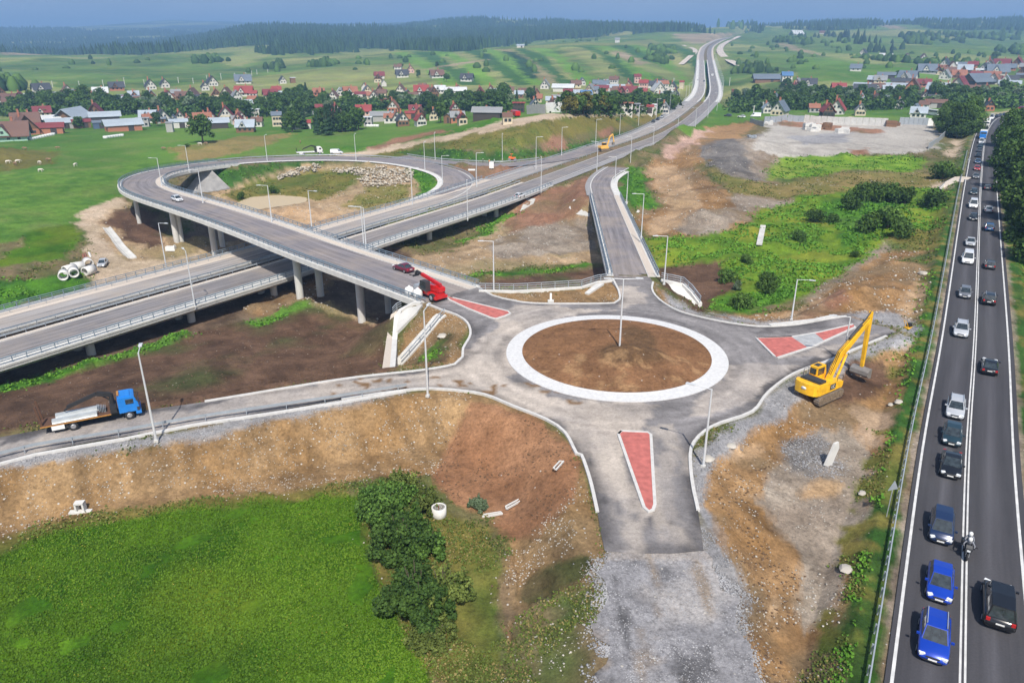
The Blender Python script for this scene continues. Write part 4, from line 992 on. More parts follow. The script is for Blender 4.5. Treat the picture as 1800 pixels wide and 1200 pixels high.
# ------------------------------------------------------------------ merge road along the mound, loop ramp, short bridge
strip('merge_road', LNK, -4.2, 4.0, .01, M_ASR, nseg=2); strip('merge_shoulder', LNK, 4.0, 5.4, -.05, M_GRAVS)
guardrail(offset(LNK[:-14], 4.5), 'guardrail at the foot of the overgrown mound beside the merge road', side=-1, maxn=50)
LP = OVR[OB_END:]
strip('loop_ramp', LP, -4.3, 5.1, .03, M_ASR, nseg=2); strip('loop_shoulder', LP, 5.1, 6.4, -.02, M_GRAVS); strip('loop_shoulder', LP, -6.0, -4.3, .06, M_CONCW)
kerb('kerb', offset(LP, -4.3), 'white kerb along the inside of the loop ramp'); kerb('kerb', offset(LP[28:], 5.1), 'white kerb round the outside of the loop ramp end')
guardrail(offset(LP[:34], 5.9), 'guardrail along the outside of the loop ramp above the pasture', side=-1, maxn=60)
NB = OVR[:OB_END + 1]
OV = thing('overpass_bridge', 'curved concrete overpass on round piers carrying the ramp over the motorway', 'bridge')
# the overpass widens towards the roundabout
wn = lambda t: -5.9
wf = lambda t: 5.9
mb = MB(); sweep(mb, NB, [(-5.9, -.05), (5.9, -.05), (5.9, -.5), (4.2, -.75), (3.2, -1.7), (-3.2, -1.7), (-4.2, -.75), (-5.9, -.5)]); mb.build('deck', M_CONC, OV)
mb = MB(); sweep(mb, NB, [(5.2, -.75), (6.1, -.75), (6.1, .16), (5.2, .16)]); mb.build('edge_beam', M_CONCW, OV)
mb = MB(); sweep(mb, NB, [(-6.1, -.75), (-3.6, -.02), (-3.6, .17), (-6.1, .17)]); mb.build('edge_beam', M_CONCW, OV)
strip('road_surface', NB, -3.6, 5.2, .03, M_ASR, OV, nseg=3); strip('walkway', NB, -4.9, -3.65, .185, M_WALK, OV)
railing(offset(NB, -5.8), parent=OV, h=1.15, step=2.0, maxn=60); railing(offset(NB, 5.8), parent=OV, h=1.15, step=2.0, maxn=60)
guardrail(offset(NB, 4.95), 'blue grey guardrail along the near edge of the curved overpass', side=-1, step=4, m=M_GALVB, maxn=45); guardrail(offset(NB, -5.1), 'blue grey guardrail beside the walkway of the curved overpass', side=1, step=4, m=M_GALV, maxn=45)
for (x, y, z, pr) in [(643,568,-9.6,1),(694,545,-9.6,.8),(521,533,-10.3,1),(566,522,-10.3,1),(377,448,-10,1),(421,430,-10,.9),(277,438,-10,1),(318,427,-10,.9),(238,395,-9.3,.8),(299,350,-9.6,.6)]:
    g = up(x, y, z); i = near_param(NB, g); zt = NB[i].z - 1.65; nn = normals(NB)[i]; o_ = max(-3.4, min(3.4, (g - NB[i]).dot(nn))); g = NB[i] + nn * o_
    MB().tube((g.x, g.y, zg(g.x, g.y) - .6), (g.x, g.y, zt), .70 * pr, n=20).build('pier', M_CONC, OV)
# cross heads joining pier pairs
a = OVR[OB_END]; na = normals(OVR)[OB_END]
MB().bar(a + na * 5.6 + Vector((0, 0, -4.2)), a - na * 5.6 + Vector((0, 0, -4.2)), 1.2, 6.0).build('abutment', M_CONC, OV)
a = NB[1]; na = normals(NB)[1]
MB().bar(a + na * 5.6 + Vector((0, 0, -3.3)), a - na * 5.6 + Vector((0, 0, -3.3)), 1.0, 4.0).build('abutment', M_CONC, OV)
# short bridge to the right
SB = RP2[RB_A:RB_B + 1]
SBT = thing('short_bridge', 'short straight concrete bridge joining the roundabout to the motorway', 'bridge')
mb = MB(); sweep(mb, SB, [(-4.3, -.05), (4.3, -.05), (4.3, -.6), (3.2, -1.6), (-3.2, -1.6), (-4.3, -.6)]); mb.build('deck', M_CONC, SBT)
mb = MB(); sweep(mb, SB, [(3.3, -.6), (4.4, -.6), (4.4, .16), (3.3, .16)]); mb.build('edge_beam', M_CONCW, SBT)
mb = MB(); sweep(mb, SB, [(-4.4, -.6), (-2.4, -.1), (-2.4, .17), (-4.4, .17)]); mb.build('edge_beam', M_CONCW, SBT)
strip('road_surface', SB, -2.4, 3.3, .03, M_ASR, SBT, nseg=2); strip('walkway', SB, -3.7, -2.5, .185, M_WALK, SBT)
railing(offset(SB, 4.15), parent=SBT, h=1.15, step=2, maxn=40); railing(offset(SB, -4.15), parent=SBT, h=1.15, step=2, maxn=40)
guardrail(offset(SB, 3.5), 'blue grey guardrail along the left side of the short bridge', side=-1, maxn=20, m=M_GALVB)
for fr in (.35, .68):
    i = int(fr * (len(SB) - 1)); p = SB[i]; nn = normals(SB)[i]
    for e in (-2.2, 2.2):
        q = p + nn * e; MB().tube((q.x, q.y, zg(q.x, q.y) - .5), (q.x, q.y, p.z - 1.5), .6, n=16).build('pier', M_CONC, SBT)
for i, hh in ((0, 4.0), (len(SB) - 1, 4.0)):
    p = SB[i]; nn = normals(SB)[i]; MB().bar(p + nn * 4.2 + Vector((0, 0, -2.6)), p - nn * 4.2 + Vector((0, 0, -2.6)), .9, hh).build('abutment', M_CONC, SBT)
R2T = RP2[RB_B:]
strip('ramp_road', R2T, lambda t: -2.6 - 3.2 * max(0, t - .6), 3.3, .04, M_ASR, nseg=2); strip('ramp_road', RP2[:RB_A + 1], -2.6, 3.3, .012, M_ASR)
kerb('kerb', offset(R2T, 3.4), 'white kerb on the left of the short ramp nose'); kerb('kerb', offset(R2T, lambda t: -2.7 - 3.2 * max(0, t - .6)), 'white kerb on the right of the short ramp beside the lush bank')
strip('shoulder', R2T, 3.5, 5.0, .0, M_GRAVS); strip('shoulder', R2T[:-3], lambda t: -4.6 - 3.2 * max(0, t - .6), lambda t: -2.8 - 3.2 * max(0, t - .6), .0, M_CONCW)

# ------------------------------------------------------------------ old main road with markings
strip('main_road', MAIN, -4.25, 4.12, .0, M_ASO, nseg=4)
for (a, b) in ((3.62, 3.82), (-3.82, -3.62), (.07, .20), (-.20, -.07)): strip('lane_line', MAIN, a, b, .006, M_LINE)
kx = near_param(MAIN, up(1700, 330))
guardrail(offset(MAIN[:near_param(MAIN, up(1724, 270)) + 1], 4.95), 'long guardrail on the embankment side of the busy main road', side=-1, step=2.0, maxn=70)
g0 = near_param(MAIN, up(1785, 1300)); g1 = near_param(MAIN, up(1775, 655))
guardrail(offset(MAIN[:g1], -6.6), 'guardrail in the grass on the right of the busy main road', side=1, step=2.0, maxn=40)
mb = MB(); 
# truck road guardrail
TG = catmull(P2([(-160,866),(0,806),(60,791),(220,764),(340,742),(480,721),(600,703),(715,684)], .02), 2.0)
guardrail(TG, 'galvanised guardrail beside the road with the blue crane truck', side=1, step=4.0, maxn=40)
kerb('kerb', catmull(P2([(-160,880),(0,815),(60,799),(220,771),(340,747),(480,726),(600,707),(713,687)], .0), 4), 'broken pale kerb line outside the truck road guardrail', w_=.4, h=.1)

# ------------------------------------------------------------------ retaining walls, stairs, slope paving
def wall_line(pts, h0, h1, thick, name, label, m=None, cat='wall', zt=0.0):
    mb = MB()
    for a, b in zip(pts, pts[1:]):
        a = Vector(a); b = Vector(b); mb.bar((a.x, a.y, zt + (h1 - h0) / 2 - h1 + h0 * 0 - (h1 - h0)), (b.x, b.y, zt), thick, h1 - h0)
    o = mb.build(name, m or M_CONC); tag(o, label, cat); return o
def retaining(pts, depth, thick, label, rail=True, railabel=None):
    L = [Vector(p) for p in pts]; mb = MB(); sweep(mb, L, [(-thick / 2, -depth), (thick / 2, -depth), (thick / 2, .25), (-thick / 2, .25)])
    o = mb.build('retaining_wall', M_CONCW); tag(o, label, 'wall')
    if rail: railing([p + Vector((0, 0, .25)) for p in L], railabel, h=1.1, step=2.2, rails=3, m=M_GALV, maxn=30)
retaining(P2([(842,512),(905,513),(960,510),(1022,506),(1050,497),(1076,494)]), 5, .5, 'low concrete retaining wall between the overpass and the short bridge', True, 'steel railing on the low wall between the overpass and the short bridge')
retaining([up(1162,493,0), up(1183,497,-.1), up(1201,501,-.4), up(1216,515,-.8), up(1231,535,-1.6)], 4, .6, 'sloping concrete wing wall to the right of the short bridge', True, 'steel railing stepping down the wing wall right of the short bridge')
mb = MB()
q = [up(1165,498,-.2), up(1200,504,-.6), up(1231,540,-1.9), up(1212,541,-1.2)]
mb.add([tuple(p) for p in q] + [tuple(p - Vector((0, 0, 1.2))) for p in q], [(0, 1, 2, 3), (0, 4, 5, 1), (1, 5, 6, 2), (2, 6, 7, 3), (3, 7, 4, 0)]); tag(mb.build('slope_slab', M_CONCW), 'pale concrete slab under the railing right of the short bridge', 'slab')
mb = MB(); q = [up(1028,514,.15), up(1048,498,.2), up(1062,498,.2), up(1035,516,.15)]
mb.add([tuple(p) for p in q] + [tuple(p - Vector((0, 0, .8))) for p in q], [(0, 1, 2, 3), (0, 4, 5, 1), (1, 5, 6, 2), (2, 6, 7, 3), (3, 7, 4, 0)]); tag(mb.build('slope_slab', M_CONCW), 'small pale concrete slab left of the short bridge', 'slab')
def on(px, py, dz=.12): p = hit(px, py); p.z += dz; return p
# wing wall and stairs at the near end of the overpass
W = [up(741,537,-.1), up(728,541,-.6), up(705,553,-1.6), up(698,572,-2.6), up(694,600,-3.2), up(690,648,-2.0)]
for p_ in W: p_.z = max(p_.z, zg(p_.x, p_.y) + .35)
mb = MB(); sweep(mb, W, [(-.35, -4), (.35, -4), (.35, .2), (-.35, .2)]); tag(mb.build('wing_wall', M_CONCW), 'pale concrete wing wall dropping from the overpass to the truck road', 'wall')
q = [on(743,540,.3), on(716,549,.5), on(702,560,.5), on(695,592,.4), on(716,570,.3), on(733,553,.3)]; nq = len(q)
mb = MB(); mb.add([tuple(p + Vector((0, 0, .15))) for p in q] + [tuple(p - Vector((0, 0, 2))) for p in q], [tuple(range(nq))] + [(i, i + nq, (i + 1) % nq + nq, (i + 1) % nq) for i in range(nq)]); tag(mb.build('slope_slab', M_CONC), 'grey triangular concrete slab beside the stair slope', 'slab')
W2 = [up(703,545,-2.0), up(693,560,-3.0), up(686,600,-3.6), up(679,648,-2.4)]
for p_ in W2: p_.z = max(p_.z, zg(p_.x, p_.y) + .2)
mb = MB(); sweep(mb, W2, [(-.5, -3), (.5, -3), (.5, .1), (-.5, .1)]); tag(mb.build('pipe_channel', M_WALK), 'pinkish concrete service channel left of the pale wing wall', 'channel')
railing([up(690,553,-2.4), up(697,545,-1.8), up(706,541,-1.6)], 'small steel railing at the top of the service channel', h=1.1, step=1.2, m=M_GALV)
S0 = up(774,553,.05); S1 = hit(697, 642) + Vector((0, 0, .15))
ST = thing('stairs', 'long concrete maintenance stairs down the stony slope by the overpass', 'stairs')
mb = MB(); ns = 34; d = (S1 - S0); dn = Vector((d.x, d.y, 0)).normalized(); ang = math.atan2(dn.y, dn.x)
for k in range(ns):
    p = S0 + d * ((k + .5) / ns); mb.box((p.x, p.y, max(p.z, zg(p.x, p.y)) - .15), (Vector((d.x, d.y)).length / ns + .02, 1.3, .5), ang)
mb.build('steps', M_CONCW, ST)
sidev = Vector((-dn.y, dn.x, 0))
for s_ in (-.95, ):
    L = [S0 + d * (k / 16) + sidev * s_ * -1 for k in range(17)]
    for p in L: p.z = max(p.z, zg(p.x, p.y)) + .05
    mb = MB(); sweep(mb, L, BOX(.3, .3, -.1)); mb.build('gutter', M_CONC, ST); railing([p + Vector((0, 0, .1)) for p in L], parent=ST, h=1.0, step=2.4, rails=2, m=M_GALV, maxn=20)
# paved cones under the bridge ends
def cone_slab(pts, name, label, m=None, th=.5):
    L = [Vector(p) for p in pts]; k = len(L); mb = MB()
    mb.add([tuple(p) for p in L] + [tuple(p - Vector((0, 0, th))) for p in L], [tuple(range(k))] + [(i, i + k, (i + 1) % k + k, (i + 1) % k) for i in range(k)]); tag(mb.build(name, m or M_CONC), label, 'slope paving')
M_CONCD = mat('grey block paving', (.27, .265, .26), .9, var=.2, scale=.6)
def on(px, py, dz=.12): p = hit(px, py); p.z += dz; return p
cone_slab([on(1034,328), on(1008,352), on(1000,366), on(1014,377), on(1036,381), on(1040,352)], 'slope_paving', 'fan of grey slope paving left of the short bridge end')
cone_slab([on(1092,346), on(1100,352), on(1125,372), on(1112,381), on(1098,372)], 'slope_paving', 'grey slope paving right of the short bridge end')
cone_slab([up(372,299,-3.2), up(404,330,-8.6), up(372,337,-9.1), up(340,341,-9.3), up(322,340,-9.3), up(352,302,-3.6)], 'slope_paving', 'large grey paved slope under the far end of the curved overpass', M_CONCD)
cone_slab([on(914,372), on(925,348), on(941,350), on(938,358)], 'slope_paving', 'small pale slope paving at the end of the low viaduct')
# ------------------------------------------------------------------ vegetation
def leafmat(name, c1, c2, trans=.15):
    m, n, l, b = newmat(name); b.inputs['Roughness'].default_value = .75; b.inputs['Specular IOR Level'].default_value = .2
    vc = n.new('ShaderNodeVertexColor'); vc.layer_name = 'Col'; sp = n.new('ShaderNodeSeparateColor'); l.new(vc.outputs[0], sp.inputs[0])
    cr = n.new('ShaderNodeValToRGB'); cr.color_ramp.elements[0].color = (*c1, 1); cr.color_ramp.elements[1].color = (*c2, 1)
    l.new(sp.outputs[0], cr.inputs[0])
    oi = n.new('ShaderNodeObjectInfo'); mr = n.new('ShaderNodeMapRange'); mr.inputs[3].default_value = .75; mr.inputs[4].default_value = 1.3; l.new(oi.outputs['Random'], mr.inputs[0])
    vm = n.new('ShaderNodeVectorMath'); vm.operation = 'SCALE'; l.new(cr.outputs[0], vm.inputs[0]); l.new(mr.outputs[0], vm.inputs['Scale']); l.new(vm.outputs[0], b.inputs['Base Color'])
    return m
L_DARK = leafmat('dark broad leaves', (.016, .045, .009), (.085, .155, .028)); L_MID = leafmat('mid green leaves', (.03, .07, .012), (.11, .19, .035))
L_SILV = leafmat('silvery willow leaves', (.05, .09, .04), (.20, .26, .15)); L_CON = leafmat('spruce needles', (.010, .03, .012), (.035, .075, .025)); L_AUT = leafmat('yellowing leaves', (.07, .08, .015), (.22, .19, .04))
M_BARK = mat('bark', (.12, .09, .065), .95, var=.3, scale=3)
def quads(name, P, Nn, S, V, m, parent=None, aspect=1.0):
    """many small leaf faces: centre, normal, size, tint"""
    n = len(P); T = rng.normal(size=(n, 3)); T -= (T * Nn).sum(1, keepdims=True) * Nn; T /= np.linalg.norm(T, axis=1, keepdims=True) + 1e-9
    B = np.cross(Nn, T); s = S[:, None]
    co = np.stack([P - T * s - B * s * aspect * .6, P + T * s * .8 - B * s * aspect, P + T * s + B * s * aspect * .7, P - T * s * .7 + B * s * aspect], 1).reshape(-1, 3).astype(np.float32)
    me = bpy.data.meshes.new(name); me.vertices.add(4 * n); me.vertices.foreach_set('co', co.ravel())
    me.loops.add(4 * n); me.loops.foreach_set('vertex_index', np.arange(4 * n, dtype=np.int32)); me.polygons.add(n); me.polygons.foreach_set('loop_start', np.arange(0, 4 * n, 4, dtype=np.int32)); me.update()
    ca = me.color_attributes.new('Col', 'FLOAT_COLOR', 'POINT'); c = np.repeat(V, 4); ca.data.foreach_set('color', np.stack([c, c, c, np.ones_like(c)], 1).astype(np.float32).ravel())
    me.materials.append(m); o = bpy.data.objects.new(name, me); COL.objects.link(o); o.parent = parent; return o
def crown(name, blobs, n, size, m, parent=None, seed=0):
    r = np.random.default_rng(seed); W = np.array([b[3] ** 2 for b in blobs]); k = r.choice(len(blobs), n, p=W / W.sum()); B = np.array(blobs)[k]
    d = r.normal(size=(n, 3)); d /= np.linalg.norm(d, axis=1, keepdims=True); rad = B[:, 3] * (1 - r.random(n) ** 2.2 * .55)
    P = B[:, :3] + d * rad[:, None] * np.array([1, 1, .85]); N_ = d + r.normal(size=(n, 3)) * .55; N_ /= np.linalg.norm(N_, axis=1, keepdims=True)
    tint = np.clip(.5 + r.normal(size=n) * .22 + (k % 3 - 1) * .12, 0, 1)
    return quads(name, P, N_, size * (.6 + .8 * r.random(n)), tint, m, parent)
def blobs_round(h, r, k, seed, low=.25):
    g = random.Random(seed); out = [(0, 0, h * .62, r * .75)]
    for _ in range(k):
        a = g.random() * 6.28; q = g.random() ** .6 * r * .75; z = h * (low + (0.98 - low) * g.random()); rr = r * (.28 + .3 * g.random()) * (1.15 - .5 * abs(z / h - .55)); q *= (1.25 - .7 * max(0, z / h - .45) * 1.6)
        out.append((q * math.cos(a), q * math.sin(a), min(z, h - rr * .7), rr))
    return out
def trunk(h, r, parent, forks=3, seed=1, name='trunk'):
    g = random.Random(seed); mb = MB(); mb.tube((0, 0, -.4), (0, 0, h * .45), r, r * .7, 8)
    for _ in range(forks):
        a = g.random() * 6.28; mb.tube((0, 0, h * (.25 + .15 * g.random())), (math.cos(a) * h * .22, math.sin(a) * h * .22, h * (.6 + .2 * g.random())), r * .55, r * .15, 6)
    return mb.build(name, M_BARK, parent)
def make_tree(name, label, cat, h, r, nl, ls, m, seed, kind='round', low=.25, k=14):
    t = thing(name, label, cat)
    if kind == 'round': crown('crown', blobs_round(h, r, k, seed, low), nl, ls, m, t, seed)
    else:
        rg = np.random.default_rng(seed); u = rg.random(nl); z = h * (.08 + .92 * u ** 1.0); rad = r * (1 - u) ** .85 * (.75 + .25 * np.sin(u * 40)) * (rg.random(nl) ** .35) + .1; a = rg.random(nl) * 6.28
        P = np.stack([rad * np.cos(a), rad * np.sin(a), z], 1); N_ = np.stack([np.cos(a), np.sin(a), np.full(nl, .7)], 1) + rg.normal(size=(nl, 3)) * .3; N_ /= np.linalg.norm(N_, axis=1, keepdims=True)
        quads('crown', P, N_, ls * (.6 + .8 * rg.random(nl)), np.clip(.5 + rg.normal(size=nl) * .25, 0, 1), m, t)
    trunk(h, r * .06 + .08, t, 3, seed); return t
PROTO = {
 'd1': make_tree('broadleaf_tree', '', 'tree', 12, 5.0, 1500, .42, L_DARK, 1), 'd2': make_tree('broadleaf_tree', '', 'tree', 14, 5.5, 1700, .44, L_DARK, 2, k=18),
 'm1': make_tree('broadleaf_tree', '', 'tree', 11, 5.0, 1500, .42, L_MID, 3), 's1': make_tree('willow_tree', '', 'tree', 10, 5.0, 1400, .40, L_SILV, 4), 'c1': make_tree('spruce_tree', '', 'tree', 15, 3.4, 1100, .42, L_CON, 5, 'cone'),
 'a1': make_tree('broadleaf_tree', '', 'tree', 11, 4.8, 1500, .42, L_AUT, 6),
 'big': make_tree('broadleaf_tree', '', 'tree', 15, 6.0, 9000, .26, L_MID, 7, k=26, low=.12), 'big2': make_tree('broadleaf_tree', '', 'tree', 16, 6.5, 9500, .27, L_DARK, 8, k=28, low=.10),
 'b1': make_tree('shrub', '', 'shrub', 3.0, 2.2, 1500, .13, L_MID, 9, k=12, low=.1), 'b2': make_tree('shrub', '', 'shrub', 2.6, 2.4, 1500, .13, L_DARK, 10, k=12, low=.08), 'b3': make_tree('shrub', '', 'shrub', 2.2, 1.5, 1200, .11, L_SILV, 11, k=10, low=.08)}
USED = {}
def plant(k, p, label, group=None, s=1.0, h=None):
    src = PROTO[k]; rz = random.random() * 6.28; hs = s * (h or (.9 + .25 * random.random())); cat = src['category']
    if k not in USED:
        USED[k] = 1; o = src; o.location = p; o.rotation_euler = (0, 0, rz); o.scale = (s, s, hs); o['label'] = label
        if group: o['group'] = group
        return o
    return copy_tree(src, p, rz, label, group, sc=(s, s, hs))
TREES = 0
def belt(poly, n, mix, label, group, s=(.6, .98)):
    global TREES
    xs = [p[0] for p in poly]; ys = [p[1] for p in poly]; c = 0; g = 0
    while c < n and g < 4000:
        g += 1; x = random.uniform(min(xs), max(xs)); y = random.uniform(min(ys), max(ys))
        if not pip(np.array([x]), np.array([y]), poly)[0]: continue
        p = hit(x, y); plant(random.choice(mix), p, label, group, random.uniform(*s)); c += 1; TREES += 1
B = 'one of many dark trees in the belt '
belt([(5,203),(60,197),(150,197),(290,205),(300,199),(150,190),(20,192)], 34, ['d1', 'd2', 's1', 'm1', 'd1'], 'dense dark tree in the belt behind the metal roofed barns on the left', 'trees behind the left barns')
belt([(50,184),(90,182),(100,190),(50,192)], 5, ['d2', 'd1'], 'tall dark tree left of the white house in the left upper row', 'tall trees in the left village')
belt([(120,186),(165,186),(165,195),(120,195)], 7, ['d2', 'd2'], 'tall round tree rising over the left village belt', 'tall trees in the left village')
belt([(168,190),(290,188),(300,198),(170,198)], 14, ['d1', 's1', 'd2'], 'dark tree in the belt right of the tallest left village trees', 'trees behind the left barns')
belt([(300,186),(430,192),(440,210),(380,212),(300,202)], 22, ['d1', 'd2', 's1'], 'dark tree between the orange roofed house and the brown upper houses', 'trees in the middle left belt')
belt([(430,205),(470,182),(530,172),(580,188),(585,205),(540,208),(480,206)], 36, ['d1', 'd2', 'd1', 's1', 'c1'], 'dark tree in the large grove above the cream three storey house', 'trees of the large village grove')
belt([(488,232),(520,225),(540,228),(500,236)], 5, ['c1', 'd2'], 'dark conifer beside the cream three storey house', 'conifers beside the cream house', (.7, .9))
belt([(548,236),(605,228),(620,226),(610,236),(552,240)], 10, ['c1', 'c1', 'd1'], 'dark conifer in the row right of the red roofed barn', 'conifer row right of the red barn', (.75, 1))
belt([(600,215),(640,216),(650,232),(600,236)], 7, ['d1', 'd2'], 'dark tree below the red gabled house', 'trees below the red gabled house', (.6, .9))
belt([(600,186),(700,184),(800,184),(890,186),(895,195),(760,195),(690,190),(600,196)], 44, ['d1', 'd2', 'd1', 's1'], 'dark tree in the dense belt below the white roofed long house', 'trees of the middle village belt')
belt([(868,178),(905,172),(960,178),(940,186),(870,190)], 10, ['d1', 'd2', 'c1'], 'dark tree behind the pale metal roof', 'trees behind the pale metal roof')
belt([(980,197),(1090,196),(1085,203),(990,203)], 14, ['m1', 'd1', 'd2', 'a1'], 'leafy tree in the row along the top of the mound', 'trees above the mound', (.5, .78))
belt([(1090,188),(1190,184),(1190,194),(1110,196)], 14, ['m1', 's1', 'd1'], 'green tree behind the red roofed shed near the motorway', 'trees near the motorway bend', (.6, .95))
belt([(1005,178),(1100,178),(1160,178),(1100,184),(1010,184)], 12, ['d1', 'm1'], 'tree between the two rows of the middle village', 'trees in the middle village', (.5, .8))
belt([(1290,176),(1330,168),(1420,164),(1440,178),(1420,189),(1345,192),(1300,190)], 36, ['d1', 'd2', 's1', 'd1'], 'dark tree in the grove right of the far viaduct', 'trees right of the far viaduct')
belt([(1430,178),(1500,172),(1600,175),(1600,190),(1560,193),(1440,189)], 34, ['d1', 'd2', 's1', 'm1'], 'tree in the belt behind the concrete yard', 'trees behind the yard')
belt([(1600,178),(1650,170),(1770,160),(1800,165),(1810,190),(1740,190),(1650,190)], 26, ['d1', 'm1', 'd2', 's1'], 'tree in the right hand village above the main road bend', 'trees above the road bend')
belt([(1648,232),(1680,212),(1712,214),(1705,240),(1675,250)], 8, ['big', 'big', 'big2'], 'large green tree of the grove left of the traffic queue', 'large trees left of the queue', (.75, .95))
for (x, y, k, s) in [(1770,262,'big2',.8),(1778,300,'big2',.85),(1795,285,'big2',.85),(1785,345,'big2',.8),(1800,330,'big',.8),(1795,400,'big',.8),(1820,380,'big2',.9),(1815,440,'big',.75),(1830,470,'big2',.75),(1840,300,'big2',.9),(1860,350,'big2',.9),(1850,430,'big2',.8),(1880,480,'big',.9),(1880,400,'big2',.9),(1782,238,'big2',.7),(1805,245,'big2',.8),(1830,255,'big2',.8)]:
    plant(k, hit(x, y), 'large dark tree in the roadside wood right of the main road', 'trees right of the main road', s); TREES += 1
for (x, y, k, s, lb) in [(357,251.5,'d2',.95,'lone round dark tree in the pasture below the village'),(140,226,'d1',.6,'dark tree in front of the large grey barn'),(277,222,'d1',.6,'round tree right of the stone shed'),(760,210,'d2',.8,'dark tree between the red gable and the brick house'),(775,216,'d2',.75,'dark tree left of the brick house'),
        (736,137,'d1',.6,'round dark tree right of the pink house on the hill'),(768,119,'d1',.5,'dark tree behind the brown house on the hill'),(785,144,'d2',.6,'dark tree right of the brown house on the hill'),(1025,201,'a1',.95,'yellowing round tree on top of the mound'),
        (1365,128,'d1',.5,'tree behind the long dark barn'),(1576,138,'d1',.6,'dark tree in front of the dark barn on the right slope'),(1640,128,'d1',.5,'small tree right of the grey gabled house'),(1748,106,'d2',.9,'large dark tree above the right village'),(1760,255,'a1',.4,'small tree by the road sign')]:
    plant(k, hit(x, y), lb, None, s); TREES += 1
SH = [(1430,390,'b2',1.9,'dark round bush left of the pair on the green flat'),(1463,391,'b2',1.3,'smaller dark bush of the pair on the green flat'),(1402,423,'b2',1.4,'single dark bush in the middle of the green flat'),(1310,462,'b1',1.1,'leafy bush above the brown patch'),(1275,495,'b1',1.5,'large leafy bush on the edge of the brown patch'),
      (1296,508,'b3',1.1,'silvery small bush beside the large leafy bush'),(1348,505,'b1',1.5,'broad green bush right of the silvery bush'),(1355,515,'b1',1.2,'low green bush in front of the broad bush'),(1305,540,'b1',1.4,'green bush nearest the kerb of the right arm'),(1290,537,'b1',.9,'small green bush left of the kerbside bush'),
      (1492,366,'b2',2.2,'dark bush at the left end of the willow row'),(1515,352,'b1',2.6,'first green bush of the willow row'),(1538,352,'b1',2.8,'middle green bush of the willow row'),(1562,356,'b1',2.8,'tall green bush of the willow row'),(1590,358,'b1',2.4,'right green bush of the willow row'),(1640,362,'b2',2.7,'dark bush beside the small concrete culvert'),
      (1528,408,'b1',2.4,'wide pale bush right of the green flat'),(1560,400,'b1',2.8,'wide green bush under the willow row'),(1580,415,'b1',2.0,'low bush at the right end of the green flat'),(1656,315,'b1',3.2,'round bush left of the service road'),(1680,312,'b1',1.6,'small bush touching the service road'),(1502,452,'b2',.8,'tiny dark bush by the dirt path'),
      (425,350,'b1',1.2,'green bush left of the pond'),(480,340,'b1',1.4,'bush behind the pond'),(330,258,'b2',1,'low bush in the pasture')]
for (x, y, k, s, lb) in SH: plant(k, hit(x, y), lb, None, s * .54)
# the near bushes at the edge of the meadow
def near_bush(name, label, px, py, h, r, n, ls, m, seed, k=30, shoots=16):
    p = hit(px, py); t = thing(name, label, 'bush', p); g = random.Random(seed); bl = [(0, 0, h * .45, r * .55)]
    for _ in range(k):
        a = g.random() * 6.28; q = g.random() ** .5 * r; z = h * (.12 + .62 * g.random() * (1 - .55 * (q / r) ** 2)); bl.append((q * math.cos(a), q * math.sin(a), z, r * g.uniform(.14, .30)))
    for _ in range(shoots):       # upright leafy shoots break the outline
        a = g.random() * 6.28; q = g.random() ** .6 * r * .85; z0 = h * .5 * (1 - .4 * q / r); hh = h * g.uniform(.25, .55)
        for j in range(4): bl.append((q * math.cos(a) * (1 + j * .03), q * math.sin(a) * (1 + j * .03), z0 + hh * j / 3, r * .15 * (1 - j * .22)))
    crown('crown', bl, n, ls, m, t, seed); mb = MB()
    for _ in range(9):
        a = g.random() * 6.28; q = g.random() * r * .5; mb.tube((math.cos(a) * q * .2, math.sin(a) * q * .2, -.3), (math.cos(a) * q, math.sin(a) * q, h * .8), .06, .02, 6)
    mb.build('stems', M_BARK, t); return t
L_NEAR = leafmat('willow scrub leaves', (.022, .060, .010), (.11, .20, .035)); L_OLV = leafmat('olive scrub leaves', (.04, .065, .012), (.16, .20, .045))
near_bush('bush', 'tall dark bush at the top of the thicket beside the green meadow', 688, 910, 3.7, 2.9, 11000, .085, L_NEAR, 21)
near_bush('bush', 'dark bush in the middle of the thicket beside the green meadow', 712, 968, 3.8, 2.7, 11000, .085, L_DARK, 22)
near_bush('bush', 'bushy small tree with a visible pale stem at the foot of the thicket', 738, 1078, 4.8, 2.7, 13000, .08, L_DARK, 23, shoots=10)
near_bush('bush', 'silvery leaved bush on the right of the thicket', 785, 1062, 3.6, 1.9, 7000, .08, L_OLV, 24, shoots=22)
near_bush('bush', 'low yellowish bush below the thicket', 758, 1128, 1.6, 1.8, 5000, .07, L_OLV, 25)
near_bush('bush', 'rounded leafy bush between the thicket and the manhole ring', 732, 900, 2.6, 2.0, 7000, .085, L_OLV, 26)
near_bush('bush', 'low bush on the upper left of the thicket', 662, 890, 2.4, 1.7, 6000, .085, L_NEAR, 27)
near_bush('bush', 'sprawling bush at the very top of the thicket', 700, 868, 1.8, 2.4, 6000, .08, L_OLV, 29)
near_bush('bush', 'leafy bush on the right flank of the thicket', 748, 975, 2.6, 1.7, 6000, .08, L_NEAR, 30)
near_bush('bush', 'small pale weed clump right of the manhole ring', 842, 893, 1.1, 1.1, 3000, .055, L_SILV, 28, k=10)
